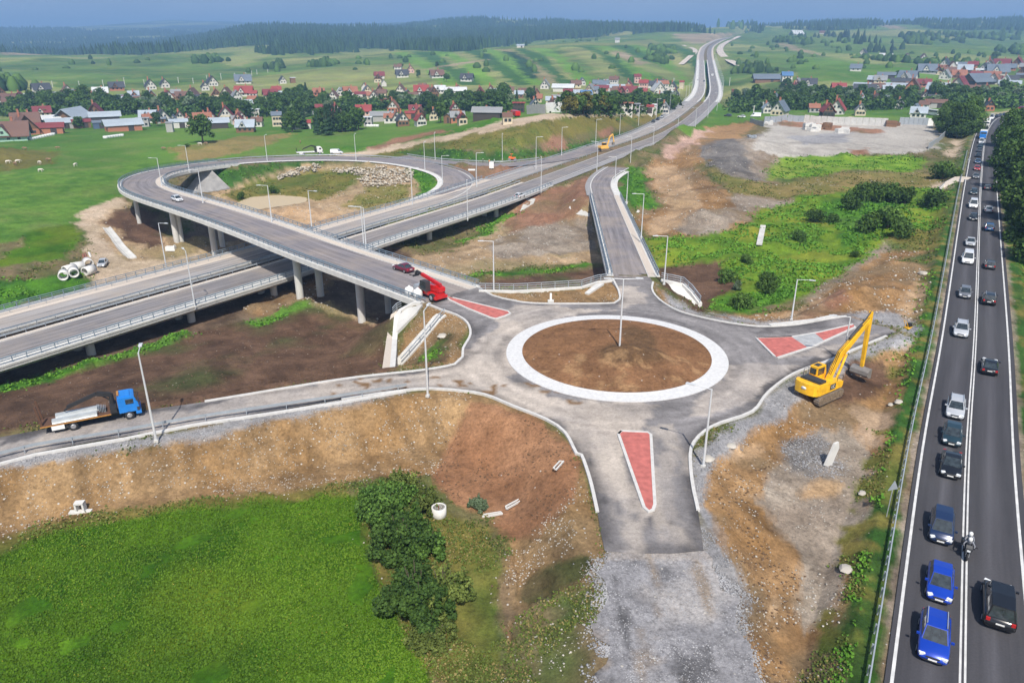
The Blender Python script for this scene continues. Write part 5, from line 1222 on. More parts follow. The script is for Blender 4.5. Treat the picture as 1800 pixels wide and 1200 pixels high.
# low plants scattered over the rough ground
def scatter(name, types, n, dmax, size, m, hgt=.6, dmin=30, kq=3, lean=.5, label=None, prob=None):
    ok = np.isin(GT, [TI[t] for t in types]) & (GD < dmax) & (GD > dmin) & (FLAT < .5); I, J = np.where(ok)
    if not len(I): return
    s = rng.choice(len(I), n); x = GX[I[s], J[s]]; y = GY[I[s], J[s]]; st = GD[I[s], J[s]] * .006; x = x + rng.normal(size=n) * st; y = y + rng.normal(size=n) * st
    cl = fbm(x, y, 4, 301, 3) > (prob or .42); x, y = x[cl], y[cl]
    ins = pip(x, y, [(p.x, p.y) for p in JUN]) | pip(x, y, [(p.x, p.y) for p in GRV]); x, y = x[~ins], y[~ins]; z = ZG(x, y); n = len(x)
    for Lk, wk in ((OVR[:14], 7), (RP2[:14], 5.5)):
        dm, _ = seg_dist(x, y, Lk); x, y, z = x[dm > wk], y[dm > wk], z[dm > wk]
    dm, _ = seg_dist(x, y, MAIN[::3]); x, y, z = x[dm > 6], y[dm > 6], z[dm > 6]; n = len(x)
    X = np.repeat(x, kq) + rng.normal(size=n * kq) * size * .6; Y = np.repeat(y, kq) + rng.normal(size=n * kq) * size * .6; Z = np.repeat(z, kq) + rng.random(n * kq) * hgt * size
    a = rng.random(n * kq) * 6.28; N_ = np.stack([np.cos(a), np.sin(a), lean + rng.random(n * kq)], 1); N_ /= np.linalg.norm(N_, axis=1, keepdims=True)
    dd = np.hypot(X, Y); sz = size * np.clip(.35 + dd / 200, .45, 1.4) if name != 'meadow_grass' else size
    o = quads(name, np.stack([X, Y, Z], 1), N_, sz * (.5 + rng.random(n * kq)), np.clip(.45 * rng.random(n * kq) + .9 * fbm(X, Y, 9, 361, 3) - .12, 0, 1), m); o['kind'] = 'stuff'; return o
L_WEED = leafmat('rank weeds', (.045, .075, .012), (.14, .18, .035)); L_GRASS = leafmat('meadow grass', (.026, .080, .003), (.12, .215, .013)); L_STRAW = leafmat('dry stalks', (.15, .13, .04), (.32, .25, .10)); L_LUSH = leafmat('lush young growth', (.03, .10, .008), (.12, .26, .025))
scatter('meadow_grass', ['meadow'], 150000, 115, .045, L_GRASS, 2.2, kq=2, prob=.30)
scatter('weeds', ['weed', 'olive', 'dry'], 110000, 330, .10, L_WEED, 1.6, kq=2, prob=.5)
scatter('dry_stalks', ['dry', 'olive', 'weed'], 40000, 330, .09, L_STRAW, 2, kq=2, prob=.53)
scatter('lush_growth', ['lush', 'lime', 'lawn', 'lushdk'], 60000, 330, .13, L_LUSH, 1.6, kq=2, prob=.48)
def undergrowth(poly, n, size, hgt, m):
    px, py = topix(GX, GY, GZ); ok = pip(px, py, poly) & (GD < 800); I, J = np.where(ok)
    if len(I) < 2: return
    s = rng.choice(len(I), n); x = GX[I[s], J[s]] + rng.normal(size=n) * 3; y = GY[I[s], J[s]] + rng.normal(size=n) * 3; k = fbm(x, y, 14, 351, 2); x, y, k = x[k > .35], y[k > .35], k[k > .35]; n = len(x); z = ZG(x, y) + rng.random(n) ** .7 * hgt * (k + .4)
    N_ = rng.normal(size=(n, 3)) + np.array([0, 0, 1.0]); N_ /= np.linalg.norm(N_, axis=1, keepdims=True); o = quads('undergrowth', np.stack([x, y, z], 1), N_, size * (.5 + rng.random(n)), rng.random(n), m); o['kind'] = 'stuff'
for (pl, n) in [([(0,206),(0,190),(150,186),(300,192),(430,188),(440,206),(300,206),(150,202)], 26000), ([(430,208),(470,184),(530,176),(585,188),(600,186),(890,186),(895,196),(760,197),(690,192),(600,200)], 24000), ([(1290,200),(1290,176),(1420,166),(1600,176),(1650,184),(1630,192),(1560,194),(1345,194)], 20000), ([(1650,188),(1700,172),(1790,165),(1800,190),(1740,192)], 8000), ([(990,204),(990,180),(1190,182),(1180,194),(1100,204)], 10000)]:
    undergrowth(pl, n, .7, 6.0, L_DARK)
scatter('meadow_flowers', ['meadow'], 5000, 110, .035, leafmat('yellow flowers', (.45, .36, .04), (.6, .5, .1)), 5, kq=1, prob=.53)
# stones
def stones(name, types, n, dmax, smin, smax, m, prob=.45, poly=None, z0=0.0, kind='stuff', dmin=30, road=False):
    ok = np.isin(GT, [TI[t] for t in types]) & (GD < dmax) & (GD > dmin) & (FLAT < .5) if types else np.ones(GT.shape, bool)
    if poly is not None:
        px, py = topix(GX, GY, GZ); ok &= pip(px, py, poly) & (GD < dmax)
    I, J = np.where(ok); s = rng.choice(len(I), n); x = GX[I[s], J[s]] + rng.normal(size=n) * .5; y = GY[I[s], J[s]] + rng.normal(size=n) * .5
    if prob: cl = fbm(x, y, 3.2, 331, 3) > prob; x, y = x[cl], y[cl]
    ins = pip(x, y, [(p.x, p.y) for p in JUN]) | (pip(x, y, [(p.x, p.y) for p in GRV]) & (not road)); x, y = x[~ins], y[~ins]
    dm, _ = seg_dist(x, y, MAIN[::3]); x, y = x[dm > 6.5], y[dm > 6.5]; z = ZG(x, y); n = len(x)
    base = np.array([(1, 0, -.1), (.3, .9, 0), (-.8, .6, .1), (-.8, -.6, -.1), (.3, -.9, .1), (.1, .1, .8), (0, 0, -.7)]); F = [(0, 1, 5), (1, 2, 5), (2, 3, 5), (3, 4, 5), (4, 0, 5), (1, 0, 6), (2, 1, 6), (3, 2, 6), (4, 3, 6), (0, 4, 6)]
    S = smin + (smax - smin) * rng.random(n) ** 2.5; V = base[None] * (1 + rng.normal(size=(n, 7, 3)) * .2) * S[:, None, None] * np.array([1, 1, .75]); a = rng.random(n) * 6.28; c, q = np.cos(a), np.sin(a)
    X = V[:, :, 0] * c[:, None] - V[:, :, 1] * q[:, None]; Y = V[:, :, 0] * q[:, None] + V[:, :, 1] * c[:, None]; V = np.stack([X + x[:, None], Y + y[:, None], V[:, :, 2] + (z + z0 * rng.random(n))[:, None] + S[:, None] * .2], -1).reshape(-1, 3)
    Fa = (np.array(F)[None] + np.arange(n)[:, None, None] * 7).reshape(-1, 3); me = bpy.data.meshes.new(name); me.vertices.add(len(V)); me.vertices.foreach_set('co', V.astype(np.float32).ravel())
    me.loops.add(Fa.size); me.loops.foreach_set('vertex_index', Fa.ravel().astype(np.int32)); me.polygons.add(len(Fa)); me.polygons.foreach_set('loop_start', np.arange(0, Fa.size, 3, dtype=np.int32)); me.update()
    me.materials.append(m); o = bpy.data.objects.new(name, me); COL.objects.link(o); o['kind'] = kind; return o
M_STONE = mat('pale limestone', (.44, .41, .36), .9, var=.25, scale=.3)
stones('stones', ['slope'], 8000, 110, .02, .11, M_STONE, .48)
stones('stones', ['orange', 'weed', 'gravt', 'ggrey'], 13000, 110, .02, .12, M_STONE, .50)
stones('stones', ['tan', 'gravt', 'orange', 'sand', 'ggrey', 'dry'], 5000, 300, .06, .30, M_STONE, .5, dmin=110)
M_GST = mat('grey crushed stone', (.30, .30, .31), .9, var=.35, scale=.5)
stones('gravel_stones', None, 26000, 70, .035, .13, M_GST, .38, [(1063,975),(1237,970),(1262,1010),(1290,1050),(1320,1150),(1332,1220),(1048,1220),(1050,1133),(1046,1083),(1052,1033),(1035,1005)], road=True)
stones('gravel_stones', ['gravel', 'ggrey'], 16000, 130, .03, .12, M_GST, .36)
stones('clods', ['brown', 'orange', 'smooth', 'soil'], 12000, 130, .03, .14, mat('earth clods', (.13, .08, .045), .95, var=.3), .5)
M_ROCK = mat('beige rubble', (.46, .41, .33), .9, var=.3, scale=.4)
for i, pl in enumerate([[(632,302),(660,296),(725,300),(726,318),(700,326),(650,330),(632,326)], [(582,298),(618,298),(612,308),(588,304)], [(488,312),(540,293),(568,292),(560,300),(520,309),(490,318)], [(612,300),(640,297),(640,312),(622,312)]]):
    stones('rock_pile', None, [700, 120, 260, 90][i], 330, .22, .75, M_ROCK, None, pl, .8)
# far woods
def cones(name, P, h, r, m, broad=False, seed=0):
    n = len(P); rg = np.random.default_rng(seed); H = h * (.55 + .7 * rg.random(n)) * (.6 + .8 * fbm(P[:, 0], P[:, 1], 180, 371, 3)); W = r * (.7 + .6 * rg.random(n)); k = 5; V = []; F = []
    a = np.arange(k) * 2 * np.pi / k; off = rg.random(n) * 6
    rows = [(.0, .75), (.45, .62 if not broad else 1.0), (1.0, .02 if not broad else .35)]
    ring = [np.stack([np.cos(a[None] + off[:, None]) * (W * q)[:, None] + P[:, 0:1], np.sin(a[None] + off[:, None]) * (W * q)[:, None] + P[:, 1:2], np.repeat((P[:, 2] + H * u)[:, None], k, 1)], -1) for (u, q) in rows]
    V = np.concatenate(ring, 1).reshape(-1, 3); f = []
    for j in (0, 1):
        for i in range(k): f.append((j * k + i, j * k + (i + 1) % k, (j + 1) * k + (i + 1) % k, (j + 1) * k + i))
    Fa = (np.array(f)[None] + np.arange(n)[:, None, None] * 15).reshape(-1, 4); me = bpy.data.meshes.new(name); me.vertices.add(len(V)); me.vertices.foreach_set('co', V.astype(np.float32).ravel())
    me.loops.add(Fa.size); me.loops.foreach_set('vertex_index', Fa.ravel().astype(np.int32)); me.polygons.add(len(Fa)); me.polygons.foreach_set('loop_start', np.arange(0, Fa.size, 4, dtype=np.int32)); me.update()
    ca = me.color_attributes.new('Col', 'FLOAT_COLOR', 'POINT'); c = np.repeat(rg.random(n), 15); ca.data.foreach_set('color', np.stack([c, c, c, np.ones_like(c)], 1).astype(np.float32).ravel())
    me.materials.append(m); o = bpy.data.objects.new(name, me); COL.objects.link(o); o['kind'] = 'stuff'; return o
def wood(poly, n, h, r, m, broad=False, dmax=9000, dmin=400):
    px, py = topix(GX, GY, GZ); ok = pip(px, py, poly) & (GD < dmax) & (GD > dmin); I, J = np.where(ok)
    if len(I) < 3: return
    w_ = (GD[I, J] ** 2); s = rng.choice(len(I), n, p=w_ / w_.sum()); d = GD[I[s], J[s]] * .006
    x = GX[I[s], J[s]] + rng.normal(size=n) * d; y = GY[I[s], J[s]] + rng.normal(size=n) * d; return cones('wood', np.stack([x, y, ZG(x, y) - 1], 1), h, r, m, broad, n)
ok = (GT == TI['farwood']) & (GD > 1300) & (GD < 6000) & (np.abs(GA) < R(45)); I, J = np.where(ok); w_ = np.minimum(GD[I, J], 3500.) ** 1.3; s = rng.choice(len(I), 46000, p=w_ / w_.sum())
x = GX[I[s], J[s]] + rng.normal(size=len(s)) * 12; y = GY[I[s], J[s]] + rng.normal(size=len(s)) * 12; cones('forest', np.stack([x, y, ZG(x, y) - 1], 1), 22, 5, L_CON, False, 3)
for (pl, n, h, r, m, b) in [([(1450,56),(1500,62),(1560,80),(1612,98),(1600,103),(1540,97),(1490,80),(1455,66)], 420, 17, 6, L_CON, False), ([(1583,74),(1600,62),(1680,60),(1716,68),(1700,74),(1640,78),(1600,78)], 400, 14, 7, L_DARK, True), ([(1697,60),(1740,62),(1785,68),(1770,72),(1710,68)], 260, 14, 7, L_DARK, True),
        ([(1745,48),(1800,45),(1860,50),(1860,70),(1800,68),(1760,62)], 420, 15, 7, L_DARK, True), ([(1435,44),(1500,43),(1560,44),(1622,40),(1622,43),(1520,47),(1435,47)], 260, 20, 6, L_CON, False), ([(1283,50),(1305,50),(1312,55),(1286,54)], 60, 26, 9, L_DARK, True), ([(1302,54),(1332,54),(1336,60),(1304,60)], 60, 26, 8, L_CON, False),
        ([(1372,70),(1430,76),(1428,80),(1374,75)], 110, 11, 6, L_DARK, True), ([(1305,122),(1333,126),(1332,130),(1308,127)], 50, 9, 5, L_DARK, True), ([(-100,156),(20,152),(48,156),(45,159),(-100,162)], 90, 14, 6, L_DARK, True), ([(1780,90),(1860,92),(1860,100),(1782,99)], 90, 14, 7, L_DARK, True),
        ([(1400,66),(1420,62),(1426,66),(1412,70)], 20, 14, 6, L_CON, False), ([(1150,80),(1182,92),(1178,97),(1148,86)], 40, 9, 6, L_DARK, True), ([(1160,98),(1170,105),(1150,112),(1142,104)], 30, 8, 6, L_DARK, True), ([(1510,100),(1700,118),(1700,121),(1505,103)], 70, 9, 5, L_DARK, True),
        ([(350,108),(380,105),(384,110),(352,112)], 25, 10, 7, L_DARK, True), ([(480,118),(495,116),(500,120),(480,122)], 16, 9, 5, L_DARK, True), ([(553,116),(582,112),(582,116),(556,119)], 30, 9, 5, L_DARK, True), ([(455,92),(500,86),(570,86),(560,92),(480,98)], 160, 16, 6, L_CON, False), ([(1135,45),(1200,44),(1230,47),(1225,50),(1140,50)], 160, 18, 7, L_CON, False)]:
    wood(pl, n, h, r, m, b)
for pl, n in (([(420,128),(640,100),(1150,80),(1190,125),(900,130),(640,132)], 45), ([(0,130),(300,128),(420,100),(300,100),(0,110)], 12), ([(1300,135),(1290,80),(1500,75),(1800,100),(1800,120),(1500,120)], 80), ([(620,90),(1000,80),(1050,72),(640,80)], 22)): wood(pl, n, 8, 4.5, L_DARK, True)
print('TREES', TREES)
# ------------------------------------------------------------------ village: every house from its place in the photograph
RC = {'red': (.25, .042, .038), 'maroon': (.17, .03, .035), 'brown': (.14, .075, .055), 'dark': (.045, .05, .06), 'grey': (.23, .24, .25), 'metal': (.33, .38, .43), 'white': (.52, .54, .55), 'blue': (.07, .16, .32), 'orange': (.27, .11, .065), 'slate': (.12, .15, .19)}
WC = {'white': (.60, .58, .54), 'cream': (.60, .52, .38), 'brick': (.42, .17, .10), 'wood': (.20, .11, .06), 'dark': (.06, .05, .045), 'green': (.35, .52, .42), 'pink': (.62, .40, .34), 'grey': (.38, .37, .36), 'red': (.40, .06, .05), 'blue': (.08, .12, .2)}
RM = {k: mat(k + ' roof sheet', v, .5 if k in ('metal', 'white') else .7, .0, var=.14, scale=.8) for k, v in RC.items()}
WM = {k: mat(k + ' wall', v, .85, var=.08, scale=.7) for k, v in WC.items()}
_HC = {}
def cached(key, fn):
    if key not in _HC: _HC[key] = fn().mesh(key[0])
    return _HC[key]
def put(name, me, m, parent, loc=(0, 0, 0), sc=(1, 1, 1), rz=0):
    if not me.materials: me.materials.append(m)
    o = bpy.data.objects.new(name, me); COL.objects.link(o); o.parent = parent; o.location = loc; o.scale = sc; o.rotation_euler = (0, 0, rz)
    o.material_slots[0].link = 'OBJECT'; o.material_slots[0].material = m; return o
def gable_roof(p, e=.08):
    def f():     # unit house: x -.5...5 (ridge along x), y -.5...5, roof base at z=0, ridge at 1
        m = MB(); t = .07; a = .5 + e
        for s in (-1, 1): m.add([(-a, s * a, -.16 * 1), (a, s * a, -.16), (a, 0, 1), (-a, 0, 1), (-a, s * a, -.16 + t), (a, s * a, -.16 + t), (a, 0, 1 + t), (-a, 0, 1 + t)], [(0, 1, 2, 3), (4, 7, 6, 5), (0, 4, 5, 1), (0, 3, 7, 4), (1, 5, 6, 2)])
        return m
    return f
def wall_unit():
    m = MB(); m.prism([(-.5, -.6), (.5, -.6), (.5, 1), (0, 1), (-.5, 1)], -.5, .5, 'y'); return m
def gable_end():
    m = MB(); m.add([(-.5, -.5, 0), (-.5, .5, 0), (-.5, 0, .97), (.5, -.5, 0), (.5, .5, 0), (.5, 0, .97)], [(0, 1, 2), (3, 5, 4), (0, 3, 4, 1)]); return m
def win(): return MB().box((0, 0, 0), (1, .08, 1))
def house(x, y, wpx, kind, roof, wall, label, group=None, deep=1.0):
    p = hit(x, y); d = Vector((p.x, p.y, p.z - CAMZ)).length; W = wpx * d / FPX * .95; view = math.atan2(-p.x, p.y)    # x axis across the view
    t = thing('barn' if kind in 'bk' else 'house', label, 'barn' if kind in 'bk' else 'house', p, view + random.uniform(-.25, .25), group)
    if kind == 'g': L, D, H, RH, rz = W, W * .8 * deep, 3.2, W * .36, 0
    elif kind == 'f': L, D, H, RH, rz = W * 1.2 * deep, W * .85, 3.2, W * .55, math.pi / 2
    elif kind == 't': L, D, H, RH, rz = W * .8, W * .7, 6.5, W * .26, 0
    elif kind == 'b': L, D, H, RH, rz = W, W * .42 * deep, 3.6, W * .16, 0
    elif kind == 'k': L, D, H, RH, rz = W * 1.5, W * .9, 3.6, W * .36, math.pi / 2 - .5
    elif kind == 'F': L, D, H, RH, rz = W, W * .6, 5.0, .5, 0
    RH = min(RH, 8.5); D = min(D, 16); D = max(D, 4)
    put('wall', cached(('wall', 1), wall_unit), WM[wall], t, (0, 0, 0), (L, D, H), rz)
    gm_ = {'green': 'green', 'pink': 'pink'}.get(wall, 'white' if wall == 'white' else ('wood' if kind in 'bk' else random.choice(['wood', wall, 'white'])))
    if kind != 'F': put('gable', cached(('gable', 1), gable_end), WM[gm_], t, (0, 0, H), (L * .985, D * .985, RH), rz)
    r = put('roof', cached(('roof', 1), gable_roof(1)), RM[roof], t, (0, 0, H), (L, D, RH if kind != 'F' else .5), rz)
    if kind in 'gft' and wpx >= 14:
        put('chimney', cached(('chimney', 1), lambda: MB().box((0, 0, .5), (1, 1, 1)).box((0, 0, 1.02), (1.25, 1.25, .08))), WM['brick'], r, (.12, .12, .72), (.9 / L, .9 / D, .62))
    fx, fy = (L, D) if rz == 0 else (D, L)      # extents in view-aligned axes
    if kind in 'gftF' and wpx >= 12:
        n = 3 if wpx >= 18 else 2
        for k in range(n):
            for zz in ([1.7] if H < 5 else [1.6, 4.5]):
                put('window', cached(('window', 1), win), M_GLASS, t, ((k - (n - 1) / 2) * fx / n * .85, -fy / 2 - .03, zz), (1.3, 1, 1.3))
        if kind == 'f': 
            for s in (-.12, .12): put('window', cached(('window', 1), win), M_GLASS, t, (s * fx, -fy / 2 - .03, H + RH * .28), (1.0, 1, 1.2))
    if kind == 'g' and wpx >= 17:      # cross gable with pale face towards the viewer
        put('dormer_roof', cached(('roof', 1), gable_roof(1)), RM[roof], t, (-L * .12, -D * .28, H * .95), (D * .62, L * .40, RH * .86), math.pi / 2)
        put('dormer', cached(('gable', 1), gable_end), WM[gm_ if wall != 'white' else 'white'], t, (-L * .12, -D * .29, H * .95), (D * .61, L * .38, RH * .84), math.pi / 2)
        put('window', cached(('window', 1), win), M_GLASS, t, (-L * .12, -D * .60, H + RH * .25), (1.3, 1, 1.2))
    if kind in 'bk':
        put('door', cached(('door', 1), win), WM['dark'], t, (L * .18, -D / 2 - .03, 1.5) if rz == 0 else (0, -fy / 2 - .05, 1.5), (3, 1, 3))
    return t
HS = """20 247 48 g brown green|46 236 36 f brown brick|48 223 34 g brown cream|76 205 22 g maroon cream|84 220 34 b white dark|130 216 36 k metal grey|108 226 36 b metal grey|88 235 38 b maroon brick|145 225 24 b maroon wood|170 206 24 f maroon wood|186 214 40 b metal dark|218 230 50 b metal brick|176 226 18 b slate blue|262 213 24 g metal brick|286 216 24 f dark grey|253 223 18 F grey grey
74 163 22 g dark white|119 167 17 f brown white|206 159 20 g dark brick|265 157 18 f dark white|290 154 15 f dark white|178 169 20 g white cream|238 177 15 f white wood|113 182 15 b white grey|22 183 24 g brown cream|38 184 18 g brown cream|4 171 14 f red brick|296 179 20 f maroon wood|214 179 12 g slate white|90 178 16 g maroon white|55 178 14 g white white|225 180 14 F maroon cream
340 176 22 f brown wood|353 182 20 g dark white|381 174 18 f orange cream|399 172 18 f brown cream|416 177 18 f grey white|430 169 26 g red white|446 171 12 g red white|476 173 22 g maroon cream|361 159 14 f dark white|373 151 18 f dark white|428 147 24 g slate white|497 147 12 f dark white|515 146 8 F white wood|561 169 18 g orange brick|587 176 16 f brown white|598 168 12 f white white|310 170 14 g grey brick|487 164 14 g red cream
357 218 26 g orange cream|378 226 42 b metal dark|398 211 26 f maroon cream|420 219 18 f maroon pink|433 232 28 g metal wood|315 225 26 b metal white|332 221 14 f orange pink|488 222 20 t slate cream|533 227 28 b red white|573 204 30 g maroon brick|592 203 18 f maroon white|505 214 16 b white white|300 232 10 F grey grey|450 206 14 F white white
640 203 25 g red pink|692 197 22 f orange brick|730 201 20 g maroon white|673 213 38 b grey grey|708 221 24 f dark wood|739 221 20 f red white|723 209 20 b red brick|804 216 24 g grey brick|789 216 12 k grey wood|857 210 48 b grey dark|616 168 22 g orange white|637 173 22 b maroon white|658 177 18 f brown white|672 170 15 g brown cream|675 152 10 f grey white|665 145 14 f brown cream|667 138 16 g maroon white|641 159 11 f brown white|707 136 20 g dark white|722 128 14 f brown pink|768 137 22 g brown white|821 143 20 g dark white|705 166 18 f brown white|741 166 24 g red white|762 170 18 f brown wood|774 164 18 g white white|801 167 34 b white white|844 169 15 f maroon wood|880 169 30 b metal white|700 122 12 g brown white|790 169 12 f maroon brick|755 165 12 g brown white|648 222 14 F white grey|612 218 12 F maroon grey
958 156 17 f grey white|990 161 34 b white white|1002 168 22 b maroon white|928 168 30 b brown cream|944 169 10 f brown wood|1023 150 12 f slate white|1030 173 18 g blue blue|1055 162 26 b maroon brick|1079 152 18 t brown white|1082 161 28 b metal white|1105 159 18 f maroon white|1120 146 14 t maroon pink|1131 158 18 t red pink|1166 159 18 t orange white|1157 164 24 f white white|1062 173 26 b grey brick|1083 173 16 g maroon white|1105 169 26 g maroon pink|1187 172 14 f dark white|1198 156 9 t red cream|1066 150 10 F metal grey|1045 164 14 g slate white|1132 166 10 g red brick
940 194 18 f slate white|973 193 18 f brown white|1137 199 20 b red white|1168 200 18 f grey white|1100 199 22 F orange white|912 198 20 F red dark|1118 200 12 F grey grey|1150 200 8 F white white
1347 144 40 b slate wood|1382 144 20 t blue white|1401 153 15 f grey pink|1421 153 22 g dark dark|1426 159 16 b grey grey|1443 163 14 F white grey|1473 161 20 g red cream|1348 188 10 f orange white|1347 199 16 f metal white|1370 203 26 f slate cream|1470 201 28 f red white|1453 205 22 f red dark|1357 169 8 f red white|1430 198 16 g orange grey|1398 178 8 F grey grey|1290 167 8 F red wood
1511 203 18 f grey cream|1537 184 18 f brown white|1573 184 13 f brown cream|1518 168 30 g dark white|1515 157 24 b metal white|1542 161 18 g brown white|1573 159 30 b metal grey|1603 161 26 f brown brick|1584 150 28 b dark pink|1623 153 18 g maroon brick|1645 163 24 g metal blue|1665 163 16 f white blue|1685 159 26 f maroon dark|1718 149 28 k slate dark|1595 141 24 g slate white|1557 138 24 b slate dark|1504 125 16 g slate white|1628 129 24 g slate grey|1517 98 12 f dark white|1593 105 10 f brown white|1622 107 12 f brown white|1661 119 16 f dark brick|1673 120 10 f brown white|1693 121 14 g slate brick|1708 124 16 t maroon brick|1738 119 16 f dark white|1752 131 26 g slate white|1760 118 20 g maroon white|1788 119 18 f maroon cream|1743 136 20 b orange pink|1760 144 18 b maroon white|1773 154 26 b metal grey|1723 129 12 b white white|1643 190 28 b brown grey|1613 208 22 g metal white|1795 138 14 b slate dark|1685 118 8 g white white|1775 124 14 g slate brick|1800 122 12 g grey brick|1737 195 14 f dark orange
1085 75 10 t grey white|1400 62 16 k white white|1210 42 6 b white white|915 84 12 b metal white|1445 60 8 g brown white|1550 101 8 g white white|1565 101 6 g white white""".split('\n')
ROWS = ['left village, lower row', 'left village, upper row', 'village row left of centre', 'lower row left of centre', 'village left of the mound', 'village below the striped hill', 'top of the mound', 'village beside the yard', 'right hand village', 'far hills']
KW = {'g': 'cross gabled house', 'f': 'gable fronted house', 't': 'tall house', 'b': 'long barn', 'k': 'angled barn', 'F': 'flat roofed building'}
RW = {'metal': 'pale metal', 'white': 'white sheet', 'slate': 'slate', 'dark': 'dark', 'grey': 'grey', 'brown': 'brown', 'maroon': 'maroon', 'red': 'red', 'orange': 'orange', 'blue': 'blue'}
ORD = ['leftmost', 'second from left', 'third from left', 'fourth from left', 'fifth from left', 'sixth from left', 'seventh from left']
for ri, row in enumerate(HS):
    H_ = [h.split() for h in row.split('|')]; H_.sort(key=lambda h: float(h[0])); cnt = {}
    for h in H_: cnt.setdefault((h[3], h[4], h[5]), []).append(h)
    for key, hs in cnt.items():
        for i, h in enumerate(hs):
            base = f"{WC and {'white':'white walled','cream':'cream','brick':'brick','wood':'timber','dark':'dark','green':'pale green','pink':'pink','grey':'grey walled','red':'red','blue':'blue'}[h[5]] if h[5] in WC else 'orange'} {KW[h[3]]} with {RW[h[4]]} roof"
            pos = '' if len(hs) == 1 else (('left of two, ' if i == 0 else 'right of two, ') if len(hs) == 2 else ORD[i] + ', ')
            wl = h[5] if h[5] in WC else 'brick'
            house(float(h[0]), float(h[1]), float(h[2]), h[3], h[4], wl, f"{base}, {pos}{ROWS[ri]}", f"houses and barns in the {ROWS[ri]}")
# further small houses half hidden among the trees
rh = random.Random(5)
for bi, (poly, n, nm) in enumerate([([(0,182),(300,180),(300,186),(0,192)], 10, 'left village trees'), ([(305,180),(600,172),(600,184),(305,192)], 9, 'village grove'), ([(600,176),(900,174),(900,184),(600,190)], 11, 'middle village trees'), ([(905,172),(1185,168),(1185,182),(905,184)], 12, 'trees above the mound'),
        ([(1350,160),(1500,158),(1500,180),(1350,185)], 8, 'trees behind the yard'), ([(1500,160),(1800,145),(1800,165),(1500,185)], 16, 'right village trees'), ([(1640,118),(1800,118),(1800,150),(1640,140)], 12, 'far right village'), ([(240,212),(470,212),(470,224),(240,226)], 9, 'left barns'), ([(480,210),(900,196),(900,206),(480,220)], 14, 'front village trees'), ([(600,160),(900,158),(900,172),(600,176)], 10, 'hill foot row'), ([(1010,152),(1190,150),(1190,166),(1010,170)], 12, 'viaduct side houses'), ([(0,172),(300,172),(300,180),(0,184)], 9, 'upper left houses'), ([(1500,185),(1640,180),(1640,200),(1500,202)], 6, 'yard wall trees')]):
    for k in range(n):
        xs = [p[0] for p in poly]; x = min(xs) + (max(xs) - min(xs)) * (k + rh.random()) / n; ys = sorted(p[1] for p in poly); y = rh.uniform(ys[0], ys[-1])
        kd = rh.choice('ffggg'); rf = rh.choice(['brown', 'maroon', 'brown', 'dark', 'grey', 'orange', 'slate', 'brown', 'metal']); wl = rh.choice(['white', 'cream', 'wood', 'white', 'cream'])
        house(x, y, rh.uniform(13, 19), kd, rf, wl, f"small {wl} {'gabled' if kd == 'f' else 'broad'} house, {RW[rf]} roof, {(ORD + ['eighth from left', 'ninth from left', 'tenth from left', 'eleventh from left', 'twelfth from left', 'thirteenth from left', 'fourteenth from left', 'fifteenth from left', 'sixteenth from left'])[k]} among {nm}", 'small houses among ' + nm)
# wrapped silage bales beside the barns
def bales(pts, label, r=.65):
    me = None
    for i, (x, y) in enumerate(pts):
        p = hit(x, y); t = MB()
        if me is None:
            t.lathe([(0, 0), (r * .9, 0), (r, .12), (r, 1.1), (r * .9, 1.22), (0, 1.22)], n=14); o = t.build('silage_bale', M_WHITE); me = o.data
        else: o = bpy.data.objects.new('silage_bale', me); COL.objects.link(o)
        o.location = p; tag(o, label, 'silage bale', 'white silage bales: ' + label)
bales([(56 + k * 4.6, 246 - k * 1.0) for k in range(9)], 'white wrapped silage bale in the row below the large grey barn', 1.3)
bales([(186 + k * 4.6, 243.5 - k * .6) for k in range(7)], 'white wrapped silage bale in the short row out in the pasture', 1.3)
bales([(647 + k * 4, 223) for k in range(5)], 'white wrapped silage bale by the grey barn left of centre', 1.2)
# utility poles on the left slope
def upole(x, y, hpx, label):
    p = hit(x, y); d = (p - cam.location).length; h = hpx * d / FPX * 1.02
    t = thing('utility_pole', label, 'utility pole', p, 0, 'utility poles'); MB().tube((0, 0, -.5), (0, 0, h), .35, .22, 8).build('pole', M_CONCW, t); MB().box((0, 0, h - .5), (2.2, .2, .2)).build('crossarm', M_GALV, t)
for i, (x, y, hp) in enumerate([(63,156,9),(93,154,9),(140,153,8),(182,152,9),(220,153,13),(254,150,8),(314,146,8),(340,147,8),(364,141,7),(389,140,9),(413,137,7),(433,136,7),(443,133,7),(452,131,7),(471,128,5),(137,203,12),(1184,148,9),(1282,151,12),(1670,148,12),(1728,191,14),(1340,198,16),(1324,202,14)]):
    upole(x, y, hp, f"pale utility pole, {['leftmost','second','third','fourth','tallest','sixth','seventh','eighth','ninth','tenth','eleventh','twelfth','thirteenth','fourteenth','rightmost'][i]} in the line crossing the left slope" if i < 15 else ['pale pole standing among the left barns','pale pole at the foot of the striped hill','pale pole just right of the far viaduct','pole in the field of the right hand village','leaning pole beside the large roadside trees','tall pole behind the concrete yard wall','pole left of the tall pole behind the yard'][i - 15])
